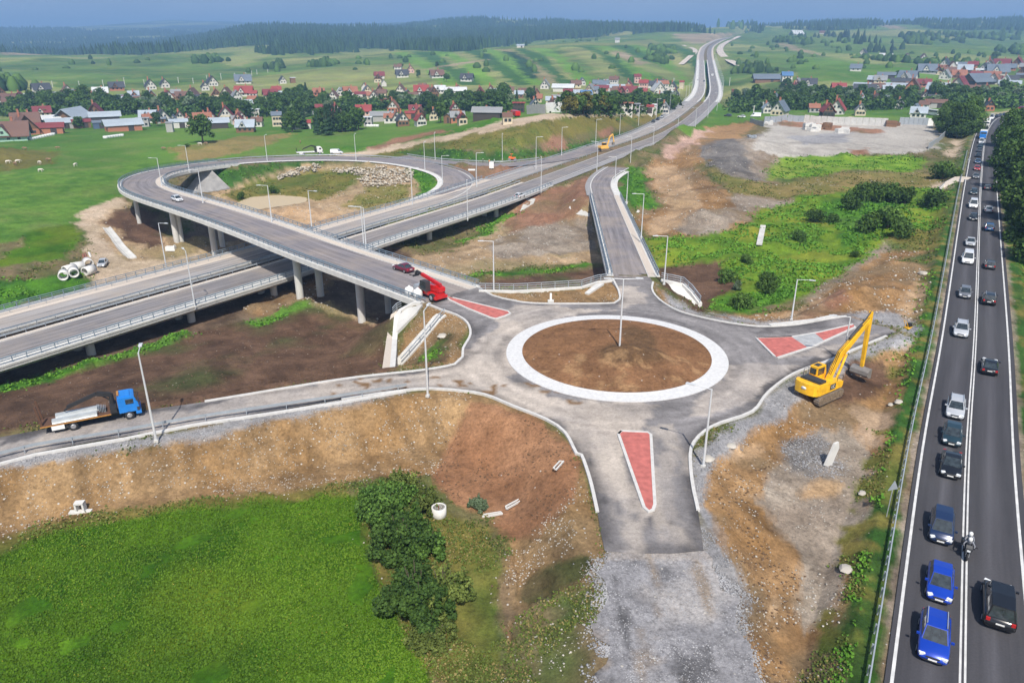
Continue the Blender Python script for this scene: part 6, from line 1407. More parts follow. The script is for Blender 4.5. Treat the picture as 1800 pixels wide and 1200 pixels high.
# yard wall, fence panels and clutter
def slabwall(px0, px1, h, n, name, label, m, cat):
    t = thing(name, label, cat); a = on(*px0, 0); b = on(*px1, 0)
    for k in range(n):
        p = a.lerp(b, k / n); q = a.lerp(b, (k + .94) / n); p.z = zg(p.x, p.y); q.z = zg(q.x, q.y); MB().bar(p + Vector((0, 0, h / 2 - .2)), q + Vector((0, 0, h / 2 - .2)), .25, h + .4).build('panel', m, t)
    return t
slabwall((1343,216), (1413,214), 3.0, 7, 'panel_fence', 'blue grey sheet fence at the left end of the yard', M_GALV, 'fence')
slabwall((1413,215), (1560,222), 3.6, 14, 'yard_wall', 'tall pale concrete wall behind the yard', M_CONCW, 'wall')
slabwall((1580,219), (1630,220), 3.4, 6, 'panel_fence', 'blue grey sheet fence at the right end of the yard', M_GALV, 'fence')
slabwall((1630,221), (1640,221), 3.4, 1, 'fence_panel', 'white panel between the yard fence and the large trees', M_WHITE, 'fence')
slabwall((1632,262), (1664,238), 2.2, 6, 'panel_fence', 'leaning grey sheet fence below the large roadside trees', M_GALV, 'fence')
slabwall((926,201), (959,200), 4.2, 6, 'panel_fence', 'grey panel fence on top of the mound', WM['grey'], 'fence')
slabwall((960,199), (988,198), 4.6, 4, 'panel_fence', 'white panel fence on top of the mound', M_WHITE, 'fence')
slabwall((1318,216), (1343,222), 2.2, 5, 'panel_fence', 'grey mesh fence left of the yard', M_GALV, 'fence')
def crates(x, y, n, s, label, m=M_CONCW, spread=7):
    for k in range(n):
        p = hit(x + random.uniform(-spread, spread), y + random.uniform(-spread * .35, spread * .35)); w_ = s * random.uniform(.6, 1.2); mb = MB()
        for zz in (0, 1) if k % 2 else (0,):
            mb.box((0, 0, w_ * .25 + zz * w_ * .55), (w_ * 1.8, w_, w_ * .5)).box((0, 0, w_ * .53 + zz * w_ * .55), (w_ * 1.5, w_ * .8, .1))
        o = mb.build('concrete_block', m); o.location = p; o.rotation_euler = (0, 0, random.random() * 3); tag(o, label, 'concrete block', label + ' group')
crates(1428, 229, 9, 2.4, 'pale concrete block stacked in the middle of the yard')
crates(1453, 226, 6, 2.2, 'brownish block stacked on the pallets right of the yard stack', WM['wood'])
crates(1480, 233, 9, 1.6, 'broken pale block in the loose heap on the yard')
crates(1500, 216, 5, 2.0, 'timber pallet leaning by the yard wall', WM['cream'])
crates(1566, 221, 6, 2.4, 'dark stacked block at the right end of the yard wall', WM['wood'], 6)
crates(1352, 218, 4, 1.8, 'pale block by the left yard fence')
crates(1322, 242, 4, 1.4, 'blue grey scrap piece at the left edge of the yard', M_GALV, 5)
# ------------------------------------------------------------------ vehicles (x forward, y left, wheels on z=0)
_PM = {}
def paint_m(c):
    if c not in _PM: _PM[c] = mat('car paint ' + c, CARC[c], .28, .15, var=.04, coat=.6)
    return _PM[c]
CARC = {'blue': (.008, .05, .42), 'navy': (.012, .028, .085), 'black': (.012, .013, .016), 'silver': (.50, .52, .55), 'grey': (.17, .18, .20), 'white': (.78, .79, .80), 'red': (.50, .02, .025), 'maroon': (.16, .012, .03), 'teal': (.02, .045, .06), 'graphite': (.06, .065, .075), 'blueish': (.02, .08, .20)}
TYP = { # L, W, H, belt, [hood profile], cabin: base rear, base front, roof rear, roof front, hood height, tail height
 'hatch': (4.1, 1.76, 1.48, .92, -1.98, 1.02, -1.55, .10, .78, .90), 'sedan': (4.6, 1.8, 1.44, .92, -1.75, 1.10, -1.0, .15, .78, .92), 'estate': (4.7, 1.82, 1.48, .94, -2.25, 1.10, -1.95, .2, .80, .92),
 'suv': (4.5, 1.88, 1.66, 1.04, -2.12, 1.12, -1.72, .28, .96, 1.02), 'mpv': (4.3, 1.78, 1.64, .98, -2.08, 1.42, -1.8, .55, .86, .96), 'van': (5.2, 1.98, 2.02, 1.12, -2.52, 1.72, -2.4, 1.0, 1.02, 1.1), 'bigvan': (5.9, 2.05, 2.6, 1.25, -2.9, 2.1, -2.85, 1.5, 1.15, 1.25), 'minivan': (5.1, 1.98, 1.95, 1.06, -2.38, 1.55, -2.15, .75, .98, 1.06)}
def car_proto(typ, colr, detail=True):
    L, W, H, zb, cr, cf, rr, rf, hh, th = TYP[typ]; pm = paint_m(colr)
    t = thing('car', '', 'car'); h = L / 2; w_ = W / 2; gz = .22
    st = [(h, .52, .80, .34), (h - .10, .66, .90, .26), (h - .45, hh - .10, .97, gz), (cf + .25, hh, 1.0, gz), (cf - .25, zb, 1.0, gz), (0, zb + .01, 1.0, gz), (cr + .4, zb + .02, 1.0, gz), (cr, th, .99, gz), (-h + .35, th - .01, .97, gz), (-h + .08, th - .06, .93, .28), (-h, .60, .86, .36)]
    vs = []; nr = 10
    for (x, zt, wf, zl) in st:
        q = w_ * wf; zm = zl + (zt - zl) * .55
        for (y, z) in [(q * .80, zl), (q * .98, zl + .12), (q, zm), (q * .955, zt - .05), (q * .86, zt), (-q * .86, zt), (-q * .955, zt - .05), (-q, zm), (-q * .98, zl + .12), (-q * .80, zl)]: vs.append((x, y, z))
    fs = [(i * nr + k, i * nr + (k + 1) % nr, (i + 1) * nr + (k + 1) % nr, (i + 1) * nr + k) for i in range(len(st) - 1) for k in range(nr)] + [tuple(range(nr)), tuple((len(st) - 1) * nr + k for k in range(nr))]
    b = MB(); b.add(vs, fs, True); wb = w_ * .90; wr = w_ * .72; zr = H - .02; z0 = zb - .04
    def ringp(x, w2, z): return [(x, w2, z), (x, -w2, z)]
    ym = (rr + rf) / 2
    top = [(rr, wr * .94, zr - .05), (rr, -wr * .94, zr - .05), (ym, wr, zr + .02), (ym, -wr, zr + .02), (rf, wr * .95, zr - .03), (rf, -wr * .95, zr - .03)]
    bot = [(cr, wb * .97, z0), (cr, -wb * .97, z0), (ym, wb, z0), (ym, -wb, z0), (cf, wb * .95, z0 - .04), (cf, -wb * .95, z0 - .04)]
    b.add(bot + top, [(6, 7, 9, 8), (8, 9, 11, 10), (0, 6, 8, 2), (2, 8, 10, 4), (1, 3, 9, 7), (3, 5, 11, 9), (4, 10, 11, 5), (0, 1, 7, 6)])
    b.build('body', pm, t)
    def panel(name, a, b_, c, d, ins=.06, push=.015, m=M_GLASS):
        P = [Vector(q) for q in (a, b_, c, d)]; cen = sum(P, Vector()) / 4; n = (P[1] - P[0]).cross(P[3] - P[0]).normalized()
        if n.dot(cen - Vector((ym, 0, zb - .3))) < 0: n = -n
        P = [p + (cen - p).normalized() * ins + n * push for p in P]; mb = MB(); mb.add([tuple(p) for p in P] + [tuple(p - n * .03) for p in P], [(0, 1, 2, 3), (0, 4, 5, 1), (1, 5, 6, 2), (2, 6, 7, 3), (3, 7, 4, 0)]); return mb.build(name, m, t)
    panel('windscreen', bot[4], bot[5], top[5], top[4], .07); panel('rear_window', bot[0], bot[1], top[1], top[0], .10)
    if typ in ('bigvan', 'van') and colr == 'white':
        fx = rf + (cf - rf) * .0; 
        for s, k in ((0, 4), (1, 5)):
            a0 = Vector(bot[k]); a1 = Vector(top[k]); f = .62; P0 = Vector((rf - .9, a0.y, a0.z)); P1 = Vector((rf - .7, a1.y, a1.z)); panel('side_window', P0.lerp(P1, .08), a0.lerp(a1, .08), a0.lerp(a1, .85) if 0 else a1.lerp(a0, .15), P1.lerp(P0, .15), .05)
    else:
        for k in (0, 1):
            panel('side_window', bot[k], bot[k + 2], top[k + 2], top[k], .07); panel('side_window', bot[k + 2], bot[k + 4], top[k + 4], top[k + 2], .07)
    wrad = .33 if typ not in ('suv', 'van', 'bigvan') else .36; wx = (h - .85, -h + .85)
    for x in wx:
        for s in (-1, 1):
            wo = MB().tube((x, s * (w_ - .20), wrad), (x, s * (w_ + .02), wrad), wrad, n=14).build('wheel', M_BLACK, t)
            if detail: MB().tube((x, s * (w_ + .0), wrad), (x, s * (w_ + .035), wrad), wrad * .62, n=10).build('rim', M_RIM, wo)
    if detail:
        for s in (-1, 1):
            MB().box((h - .16, s * w_ * .70, .66), (.24, w_ * .38, .14), s * -.35).build('headlight', M_LENS, t); MB().box((-h + .08, s * w_ * .76, th - .16 if typ != 'bigvan' else .9), (.16, w_ * .26, .22 if typ != 'van' else .5)).build('taillight', M_TAIL, t)
            MB().box((cf - .35, s * (w_ + .08), zb + .06), (.14, .20, .13)).build('mirror', pm, t)
        MB().box((h - .0, 0, .62), (.06, w_ * .85, .10)).box((h - .03, 0, .36), (.06, w_ * 1.1, .12)).build('grille', M_DARK, t)
        MB().box((h + .03, 0, .47), (.03, .52, .11)).build('number_plate', M_WHITE, t); MB().box((-h - .01, 0, .70), (.03, .52, .11)).build('number_plate', M_WHITE, t)
        if typ in ('suv', 'estate') and colr in ('blue', 'silver', 'black'):
            for s in (-1, 1): MB().bar((rr + .1, s * wr * .88, zr + .05), (rf - .1, s * wr * .88, zr + .05), .05, .05).build('roof_rail', M_GALV, t)
    return t
_CP = {}
def put_car(typ, colr, p, rz, label, group=None, cat='car', name='car', detail=True):
    key = (typ, colr, detail)
    if key not in _CP: o = car_proto(typ, colr, detail); _CP[key] = o; o.location = p; o.rotation_euler = (0, 0, rz)
    else: o = copy_tree(_CP[key], p, rz)
    o.name = name; o['label'] = label; o['category'] = cat
    o.scale = (.95, .95, .95)
    if group: o['group'] = group
    elif 'group' in o: del o['group']
    return o
def lane_car(px, py, typ, colr, label, toward=True, dev=0.0, **kw):
    p = up(px, py, .0); i = near_param(MAIN, p); d = (MAIN[min(i + 1, len(MAIN) - 1)] - MAIN[max(i - 1, 0)]); a = math.atan2(d.y, d.x) + (math.pi if toward else 0) + dev
    return put_car(typ, colr, Vector((p.x, p.y, .005)), a, label, 'traffic on the main road', **kw)
V_ = [(1639,1130,'suv','blue','nearest bright blue car with silver roof rails in the queue'),(1650,1034,'hatch','blue','bright blue hatchback right behind the nearest blue car'),(1653,935,'mpv','navy','dark blue people carrier level with the motorcycle'),
 (1670,824,'sedan','black','black saloon ahead of the dark blue people carrier in the queue'),(1672,772,'hatch','teal','dark teal hatchback close behind the silver estate'),(1678,724,'estate','silver','silver estate car between the dark hatchback and the long gap'),(1688,586,'suv','silver','silver off roader with dark windscreen in mid queue'),
 (1695,520,'hatch','grey','grey hatchback between the white van and the silver off roader'),(1700,460,'van','white','white van, the nearest white vehicle in the queue'),(1705,430,'sedan','silver','small silver saloon just behind the nearest white van'),(1710,386,'hatch','black','black car with shining bumper between the two white vans'),
 (1710,364,'van','white','second white van further up the queue'),(1711,341,'hatch','teal','dark hatchback behind the second white van'),(1715,313,'sedan','grey','dark grey saloon just below the red car'),(1717,299,'hatch','red','red car in the standing queue'),(1718,287,'hatch','blueish','dark blue car right behind the red car'),
 (1719.5,276,'sedan','black','first dark car below the white van near the trees'),(1721,267,'hatch','graphite','second dark car below the white van near the trees'),(1723,259,'hatch','teal','third dark car directly below the far white van'),(1724.5,252,'van','white','far white van in front of the blue cabbed lorry'),
 (1743,209.5,'bigvan','white','large white van behind the white box lorry near the bend'),(1752,206.5,'suv','black','black car at the start of the bend'),(1758,204.5,'sedan','graphite','dark car second in the bend'),(1765,203,'hatch','navy','dark blue car third in the bend'),(1775,201,'hatch','red','small red car in the bend'),(1784,200,'hatch','maroon','dark red car in the bend'),(1798,198,'suv','navy','dark car at the edge of the picture in the bend')]
for (x, y, t_, c, lb) in V_: lane_car(x, y, t_, c, lb, True, detail=y > 280)
for (x, y, t_, c, lb, dv) in [(1752,1072,'minivan','black','large black people carrier with ribbed roof driving away beside the right edge line',.0),(1738,650,'sedan','black','black saloon driving away, alone in the right lane',0),(1737,531,'suv','black','dark off roader with lit red tail lamps driving away',0),(1739,470,'hatch','graphite','dark hatchback driving away past the white van',0),
        (1738,404,'suv','blueish','blue car driving away in the tree shade',0),(1737,372,'sedan','silver','silver saloon driving away below the tree shadow',0),(1735,333,'hatch','graphite','dark car driving away furthest up the right lane',0)]:
    lane_car(x, y, t_, c, lb, False, dv)
b = up(1752, 1072, 0)
# other cars on the new roads
def road_car(L, px, py, z, typ, c, lb, toward, **kw):
    p = up(px, py, z); i = near_param(L, p); d = L[min(i + 1, len(L) - 1)] - L[max(0, i - 1)]; return put_car(typ, c, Vector((p.x, p.y, L[i].z + .04)), math.atan2(d.y, d.x) + (math.pi if toward else 0), lb, None, **kw)
road_car(OVR, 709, 476, 0, 'sedan', 'maroon', 'dark red saloon alone on the curved overpass', False)
road_car(OVR, 312, 354, -.3, 'hatch', 'white', 'white hatchback rounding the bend of the overpass', True)
road_car(MOT, 914, 346, -5.6, 'hatch', 'white', 'white car on the near motorway carriageway by the slope paving', False)
road_car(OVR, 592, 271.5, -4.3, 'van', 'white', 'white works van parked on the loop ramp', False)
for (x, y, c, lb) in [(1148,216,'graphite','front dark car of three parked near the motorway bend'),(1156,212,'black','middle dark car of three parked near the motorway bend'),(1163,208,'silver','silver car, rear one of three near the motorway bend'),(1226,148,'white','white car far off on the left carriageway of the viaduct'),(1237,149,'graphite','dark car far off on the left carriageway of the viaduct')]:
    road_car(MOT, x, y, -4, 'hatch', c, lb, True, detail=False)
put_car('hatch', 'silver', hit(181, 467), math.radians(-75), 'silver car parked alone on the dirt track by the concrete pipes')
put_car('bigvan', 'white', hit(1328, 206), 2.9, 'white van parked left of the concrete yard'); put_car('suv', 'white', hit(1303, 207), 2.4, 'white pick up parked at the end of the motorway embankment', detail=False)
put_car('suv', 'graphite', hit(1279, 205), 2.4, 'dark vehicle parked on the embankment beside the motorway bend', detail=False)
put_car('hatch', 'black', hit(1730, 202), .5, 'dark car parked by the small kiosk left of the bend', detail=False)

# ------------------------------------------------------------------ lorries
M_TBLUE = mat('blue cab paint', (.015, .20, .62), .35, var=.08, coat=.3); M_ORG = mat('orange frame paint', (.42, .20, .05), .5); M_PIPE = mat('pale zinc beams', (.46, .49, .50), .5, .2, var=.12); M_WOOD = mat('brown timber stakes', (.10, .05, .03), .9)
def cab(t, x, m, w_=2.4, h=2.9, ln=2.2, zb=.95):
    prof = [(x, zb), (x + ln - .1, zb), (x + ln, zb + .5), (x + ln - .05, zb + 1.05), (x + ln - .38, h - .1), (x + ln - .6, h), (x + .05, h), (x, h - .15)]
    o = MB().prism(prof, -w_ / 2, w_ / 2, 'y').box((x + ln - .15, 0, zb - .18), (.6, w_, .45)).box((x + .8, 0, h + .06), (1.2, w_ * .8, .12)).build('cab', m, t)
    n = Vector((.95, 0, .30)).normalized(); a = Vector((x + ln - .05, 0, zb + 1.08)); b_ = Vector((x + ln - .36, 0, h - .16)); mb = MB(); q = w_ / 2 - .12
    P = [a + Vector((.03, -q, 0)), a + Vector((.03, q, 0)), b_ + Vector((.03, q * .95, 0)), b_ + Vector((.03, -q * .95, 0))]; mb.add([tuple(p) for p in P] + [tuple(p - n * .06) for p in P], [(0, 1, 2, 3), (0, 4, 5, 1), (1, 5, 6, 2), (2, 6, 7, 3), (3, 7, 4, 0)]); mb.build('windscreen', M_GLASS, t)
    for s in (-1, 1):
        MB().box((x + ln - .95, s * (w_ / 2 + .01), zb + 1.35), (.85, .05, .62)).build('side_window', M_GLASS, t); MB().box((x + ln - .02, s * w_ * .36, zb - .05), (.10, .42, .2)).build('headlight', M_LENS, t)
        MB().bar((x + ln - .3, s * (w_ / 2), h - .5), (x + ln, s * (w_ / 2 + .25), h - .6), .04, .04).box((x + ln, s * (w_ / 2 + .25), h - .85), (.08, .22, .5)).build('mirror', M_DARK, t)
        MB().box((x + ln - .12, s * (w_ / 2 - .05), zb + .25), (.3, .12, .5)).build('door_step', M_DARK, t)
    return o
def wheel(t, x, y, r=.5, w_=.32, m=M_BLACK, rim=M_RIM):
    s = 1 if y > 0 else -1; o = MB().tube((x, y - w_ / 2, r), (x, y + w_ / 2, r), r, n=18).build('wheel', m, t); MB().tube((x, y + s * w_ * .5, r), (x, y + s * (w_ * .5 + .04), r), r * .58, r * .45, n=12).build('rim', rim, o)
def crane_truck(p, rz, label, main=True, colr=None, sc=1.0):
    t = thing('crane_truck', label, 'truck', p, rz); t.scale = (sc,) * 3
    cab(t, 2.6, colr or M_TBLUE); MB().box((-.4, 0, .85), (8.8, .9, .3)).box((-4.2, .75, .75), (1.3, .5, .6)).box((-3.5, -.75, .7), (1.4, .5, .65)).build('chassis', M_DARK if main else M_WHITE, t)
    for x in (3.6, -2.8) if not main else (3.6, -2.3):
        for y in (-1.05, 1.05): wheel(t, x, y, .5, .35)
    MB().box((-1.9, 0, 1.12), (7.2, 2.4, .16)).build('flat_bed', M_WOOD if main else M_WHITE, t)
    for s in (-1, 1): MB().box((-1.9, s * 1.23, 1.1), (7.25, .08, .12)).build('bed_frame', M_ORG if main else M_WHITE, t)
    MB().box((-3.8, -1.0, .75), (1.3, .5, .55)).build('tool_box', M_WHITE, t)
    cr = MB().box((2.05, 0, 1.5), (.7, 2.2, .7)).tube((2.05, 0, 1.2), (2.05, 0, 3.2), .26, n=12).bar((2.05, 0, 3.1), (.6, .1, 3.5), .42, .46).bar((.6, .1, 3.5), (-2.6, .4, 2.35), .34, .38).bar((-2.4, .4, 2.45), (-3.0, .45, 1.9), .2, .2).bar((2.0, .0, 2.3), (1.0, .1, 3.25), .12, .12).build('loader_crane', M_BLACK, t)
    if main:
        for (y, z, a) in ((-.75, 1.22, .0), (.75, 1.22, .1)):
            mb = MB()
            for k in range(3): mb.prism([(-.42 + k * .05, 0 + k * .12), (.42 - k * .05, 0 + k * .12), (.3, .16 + k * .12), (-.3, .16 + k * .12)], -2.3, 2.3, 'y', M=Matrix.Rotation(math.pi / 2 + a * .3, 3, 'Z'), off=(-2.0 + a * 3, y, z))
            mb.build('steel_beams', M_PIPE, t)
        mb = MB()
        for k in range(4): mb.tube((-3.6, -.25 + k * .16, 1.35), (.2, -.25 + k * .16, 1.35), .11, n=8)
        mb.build('steel_tubes', M_PIPE, t); mb = MB()
        for k in range(6): mb.box((1.2 - k * .16, .0, 1.45 + .05 * k), (.05, 1.2, .5))
        mb.build('stacked_plates', M_GALV, t); MB().bar((-5.35, -.9, 1.2), (-5.6, -.9, 3.6), .22, .22).build('stake', M_WOOD, t); MB().bar((-5.35, .9, 1.2), (-5.6, .9, 3.6), .22, .22).build('stake', M_WOOD, t)
        MB().box((2.75, .0, 3.10), (.22, 1.2, .14)).build('light_bar', M_ORG, t)
    else:
        for s in (-.9, .9): MB().bar((-5.3, s, 1.2), (-5.35, s, 2.8), .12, .12).build('stake', M_BLACK, t)
    return t
TS = .86
a = up(88, 760, 0); b = up(250, 728, 0); rz = math.atan2(b.y - a.y, b.x - a.x); pm = up(170, 741, 0)
crane_truck(Vector((pm.x, pm.y, .03)), rz, 'blue crane lorry loaded with pale steel beams on the left road', sc=TS)
i = near_param(OVR, up(546, 274, -4)); d = OVR[i - 1] - OVR[i]; q = up(546, 272.5, -4.0)
crane_truck(Vector((q.x, q.y, OVR[i].z + .05)), math.atan2(d.y, d.x) + math.pi, 'white flatbed lorry with a black crane parked on the loop ramp', False, M_WHITE, .95)
def box_truck(px, py, label, body, cabm, ln=7.0, h=3.3):
    p = up(px, py, 0); i = near_param(MAIN, p); d = MAIN[i - 1] - MAIN[i]; t = thing('lorry', label, 'truck', (p.x, p.y, .02), math.atan2(d.y, d.x), 'traffic on the main road')
    cab(t, ln / 2 - 1.0, cabm, 2.4, 2.9, 2.0); MB().box((-1.1, 0, 1.0 + (h - 1) / 2), (ln - 1.2, 2.45, h - 1)).build('cargo_box', body, t); MB().box((-.5, 0, .8), (ln - .5, .9, .35)).build('chassis', M_DARK, t)
    for x in (ln / 2 - .2, -ln / 2 + 1): 
        for y in (-1.05, 1.05): wheel(t, x, y, .48, .3)
box_truck(1727, 243, 'lorry with a blue cab and white body in the queue near the trees', M_WHITE, M_TBLUE, 7.5, 3.0); box_truck(1733, 224, 'white box lorry behind the blue cabbed lorry', M_WHITE, M_WHITE, 7.5, 3.5)
box_truck(1796, 199.5, 'purple lorry at the right edge of the picture in the bend', mat('purple body', (.16, .03, .14), .5), M_RED, 7.5, 3.6)
# white roof-racked van entering at the bottom edge
p = up(1622, 1365, 0); i = near_param(MAIN, p); d = MAIN[i] - MAIN[i + 1]
bv = put_car('bigvan', 'white', Vector((p.x, p.y, .005)), math.atan2(d.y, d.x), 'white van with a ladder rack on its roof at the bottom edge', 'traffic on the main road')
mb = MB()
for k in range(6): mb.bar((-2.7 + k * .9, -.75, 2.72), (-2.7 + k * .9, .75, 2.72), .06, .06)
for s in (-.78, .78): mb.bar((-2.8, s, 2.74), (2.0, s, 2.74), .06, .06)
mb.build('roof_rack', M_GALV, bv)
p = hit(905, 206); t = thing('truck', 'red lorry standing on the dirt track at the top of the mound', 'truck', p, 1.9); cab(t, 1.5, M_RED); MB().box((-1.6, 0, 2.0), (5.5, 2.4, 2.0)).build('cargo_box', M_RED, t); MB().box((-.5, 0, .8), (7, 1, .4)).build('chassis', M_DARK, t)
for x in (2.4, -2.8):
    for y in (-1.05, 1.05): wheel(t, x, y, .5, .3)
p = hit(1640, 203); t = thing('coach', 'white coach parked behind the small pale kiosk', 'coach', p, 1.75); MB().box((0, 0, 1.85), (10, 2.5, 2.9)).build('body', M_WHITE, t); MB().box((-5.02, 0, 2.3), (.1, 2.2, 1.4)).build('windscreen', M_GLASS, t); MB().box((0, 1.26, 2.4), (9, .06, .9)).box((0, -1.26, 2.4), (9, .06, .9)).build('side_window', M_GLASS, t)
for x in (-3.2, 3.0):
    for y in (-1.1, 1.1): wheel(t, x, y, .5, .3)
i = near_param(MOT, up(1252, 141, -3)); N = normals(MOT)[i]; q = MOT[i] - N * 6
t = thing('light_truck', 'small pale lorry far off on the right carriageway of the viaduct', 'truck', (q.x, q.y, q.z + .05), -1.9); cab(t, .8, M_WHITE, 2.2, 2.6, 1.8); MB().box((-1.4, 0, 1.7), (4, 2.2, 1.5)).build('cargo_box', M_GALV, t)
for x in (1.6, -2.2):
    for y in (-1, 1): wheel(t, x, y, .45, .3)

# ------------------------------------------------------------------ long reach excavator
def tracks(t, L, G, w_, h, m=M_TRACK):
    for s in (-1, 1):
        r = h / 2; prof = []
        for k in range(9): a = -math.pi / 2 + math.pi * k / 8; prof.append((L / 2 - r + r * math.cos(a), r + r * math.sin(a)))
        for k in range(9): a = math.pi / 2 + math.pi * k / 8; prof.append((-L / 2 + r + r * math.cos(a), r + r * math.sin(a)))
        o = MB().prism(prof, s * G / 2 - w_ / 2, s * G / 2 + w_ / 2, 'y').build('track', m, t)
        mb = MB(); per = [prof[i] for i in range(len(prof))] + [prof[0]]; Lp = [Vector((a, 0, b_)) for a, b_ in per]
        for (c, d) in along(Lp, .24): mb.box((c.x, s * G / 2, c.z), (.07, w_ + .02, .09), M=Matrix.Rotation(-math.atan2(d.z, d.x), 3, 'Y'))
        mb.build('track_shoes', M_STEEL, o)
        mb = MB()
        for k in range(5): x = (k - 2) * (L - h) / 4; mb.tube((x, s * (G / 2 + w_ / 2 - .02), r * .9), (x, s * (G / 2 + w_ / 2 + .05), r * .9), .17 if 0 < k < 4 else r * .75, n=12)
        mb.build('rollers', M_TRACK, o)
    MB().box((0, 0, h * .6), (L * .5, G, h * .5)).tube((0, 0, h * .6), (0, 0, h + .25), .65, n=20).build('undercarriage', M_DARK, t)
def text_part(s, size, M, m, parent, name='lettering'):
    cu = bpy.data.curves.new(name, 'FONT'); cu.body = s; cu.size = size; cu.extrude = .006; cu.align_x = 'CENTER'; cu.align_y = 'CENTER'
    tmp = bpy.data.objects.new('tmp', cu); COL.objects.link(tmp); dg = bpy.context.evaluated_depsgraph_get(); me = bpy.data.meshes.new_from_object(tmp.evaluated_get(dg)); me.transform(M); bpy.data.objects.remove(tmp)
    me.materials.clear(); me.materials.append(m); o = bpy.data.objects.new(name, me); COL.objects.link(o); o.parent = parent; return o
def excavator(p, rz, label, yel=M_YEL):
    t = thing('excavator', label, 'excavator', p, rz); tracks(t, 4.7, 2.5, .62, .95)
    z = 1.15
    MB().prism([(-2.55, z + .25), (-2.3, z), (2.0, z), (2.15, z + .3), (2.1, z + .75), (.9, z + .95), (-1.0, z + 1.15), (-2.5, z + 1.25), (-2.7, z + .9)], -1.42, -.35, 'y').prism([(-2.55, z + .25), (-2.3, z), (1.9, z), (2.05, z + .3), (2.0, z + .5), (-.2, z + .6), (-.3, z + 1.1), (-2.5, z + 1.25), (-2.7, z + .9)], -.35, 1.42, 'y').build('house', yel, t)
    mb = MB(); pts = []
    for k in range(9): a = math.radians(115 + 130 * k / 8); pts.append((-1.25 + 1.62 * math.cos(a) * 1.05, 1.48 * math.sin(a) / math.sin(math.radians(65)) * .66 * 1.5))
    pts = [(-2.2, 1.47), (-2.6, 1.40), (-2.95, 1.1), (-3.1, .55), (-3.15, 0), (-3.1, -.55), (-2.95, -1.1), (-2.6, -1.40), (-2.2, -1.47)]
    mb.prism(pts, z + .05, z + 1.3, 'z'); mb.build('counterweight', yel, t)
    MB().box((-1.55, .0, z + 1.32), (1.35, 2.3, .26)).box((-1.55, .0, z + 1.48), (1.0, 1.9, .08)).box((-1.9, -1.1, z + 1.5), (.3, .3, .1)).build('engine_hood', M_DARK, t)
    c = MB().prism([(-.25, z + .5), (1.55, z + .5), (1.65, z + 1.1), (1.35, z + 2.2), (-.2, z + 2.2)], .45, 1.38, 'y').build('cab', yel, t)
    MB().box((.55, 1.39, z + 1.5), (1.25, .05, .95)).build('side_window', M_GLASS, c); MB().box((.55, .44, z + 1.6), (1.2, .05, .8)).build('side_window', M_GLASS, c); MB().bar((1.66, .92, z + 1.0), (1.42, .92, z + 2.1), .78, .05).build('windscreen', M_GLASS, c); MB().box((-.26, .92, z + 1.65), (.05, .7, .7)).build('rear_window', M_GLASS, c); MB().box((.5, .92, z + 2.22), (.8, .6, .05)).build('roof_hatch', M_DARK, c)
    mb = MB(); 
    for (a, b_) in (((.9, -1.38, z + .9), (.9, -1.38, z + 1.7)), ((2.0, -1.38, z + .5), (2.0, -1.38, z + 1.4)), ((.9, -1.38, z + 1.7), (2.0, -1.38, z + 1.4)), ((-.3, 1.45, z + .6), (-.3, 1.45, z + 2.0)), ((-1.2, 1.45, z + 1.2), (-1.2, 1.45, z + 2.0)), ((-.3, 1.45, z + 2.0), (-1.2, 1.45, z + 2.0))): mb.tube(a, b_, .03, n=6)
    mb.build('handrail', M_DARK, t)
    # boom, stick and bucket in the xz plane at y=-.1
    A = Vector((1.3, -.1, z + .55)); B_ = Vector((2.9, -.1, z + 3.2)); C = Vector((7.75, -.1, z + 6.3)); D = Vector((8.1, -.1, 1.45))
    def beam(name, pts, hs, w_):
        mb = MB(); up_, lo = [], []
        for i, q in enumerate(pts):
            d = (pts[min(i + 1, len(pts) - 1)] - pts[max(i - 1, 0)]).normalized(); n_ = Vector((-d.z, 0, d.x)); up_.append(q + n_ * hs[i] / 2); lo.append(q - n_ * hs[i] / 2)
        n = len(pts)
        for s in (-1, 1): pass
        vs = [tuple(q + Vector((0, s * w_ / 2, 0))) for s in (-1, 1) for q in up_ + lo]; fs = []
        for i in range(n - 1):
            fs += [(i, i + 1, n + i + 1, n + i), (2 * n + i, 3 * n + i, 3 * n + i + 1, 2 * n + i + 1), (i, 2 * n + i, 2 * n + i + 1, i + 1), (n + i, n + i + 1, 3 * n + i + 1, 3 * n + i)]
        fs += [(0, n, 3 * n, 2 * n), (n - 1, 3 * n - 1, 4 * n - 1, 2 * n - 1)]; mb.add(vs, fs); return mb.build(name, yel, t)
    bm = beam('boom', [A, A.lerp(B_, .5) + Vector((-.12, 0, .0)), B_, B_.lerp(C, .5), C], [.5, .66, .8, .62, .42], .46)
    MB().tube(A + Vector((.7, -.45, -.3)), B_ + Vector((.5, -.45, .1)), .14, n=10).tube(A + Vector((.7, .45, -.3)), B_ + Vector((.5, .45, .1)), .14, n=10).build('boom_cylinder', yel, t)
    e = C + Vector((.15, 0, 1.0)); MB().tube(B_.lerp(C, .35) + Vector((-.35, 0, .55)), C.lerp(B_, .25) + Vector((-.3, 0, .5)), .15, n=10).tube(C.lerp(B_, .25) + Vector((-.3, 0, .5)), e, .07, n=8).build('stick_cylinder', M_DARK, t)
    mb = MB()
    for y in (-.18, .0, .16): mb.tube(A + Vector((.0, y, .7)), B_ + Vector((-.35, y, .5)), .03, n=5); mb.tube(B_ + Vector((-.35, y, .5)), C + Vector((-.3, y, .35)), .03, n=5)
    mb.build('hoses', M_BLACK, bm)
    st = beam('stick', [e, C + Vector((.05, 0, 0)), C.lerp(D, .5), D], [.22, .62, .46, .28], .36)
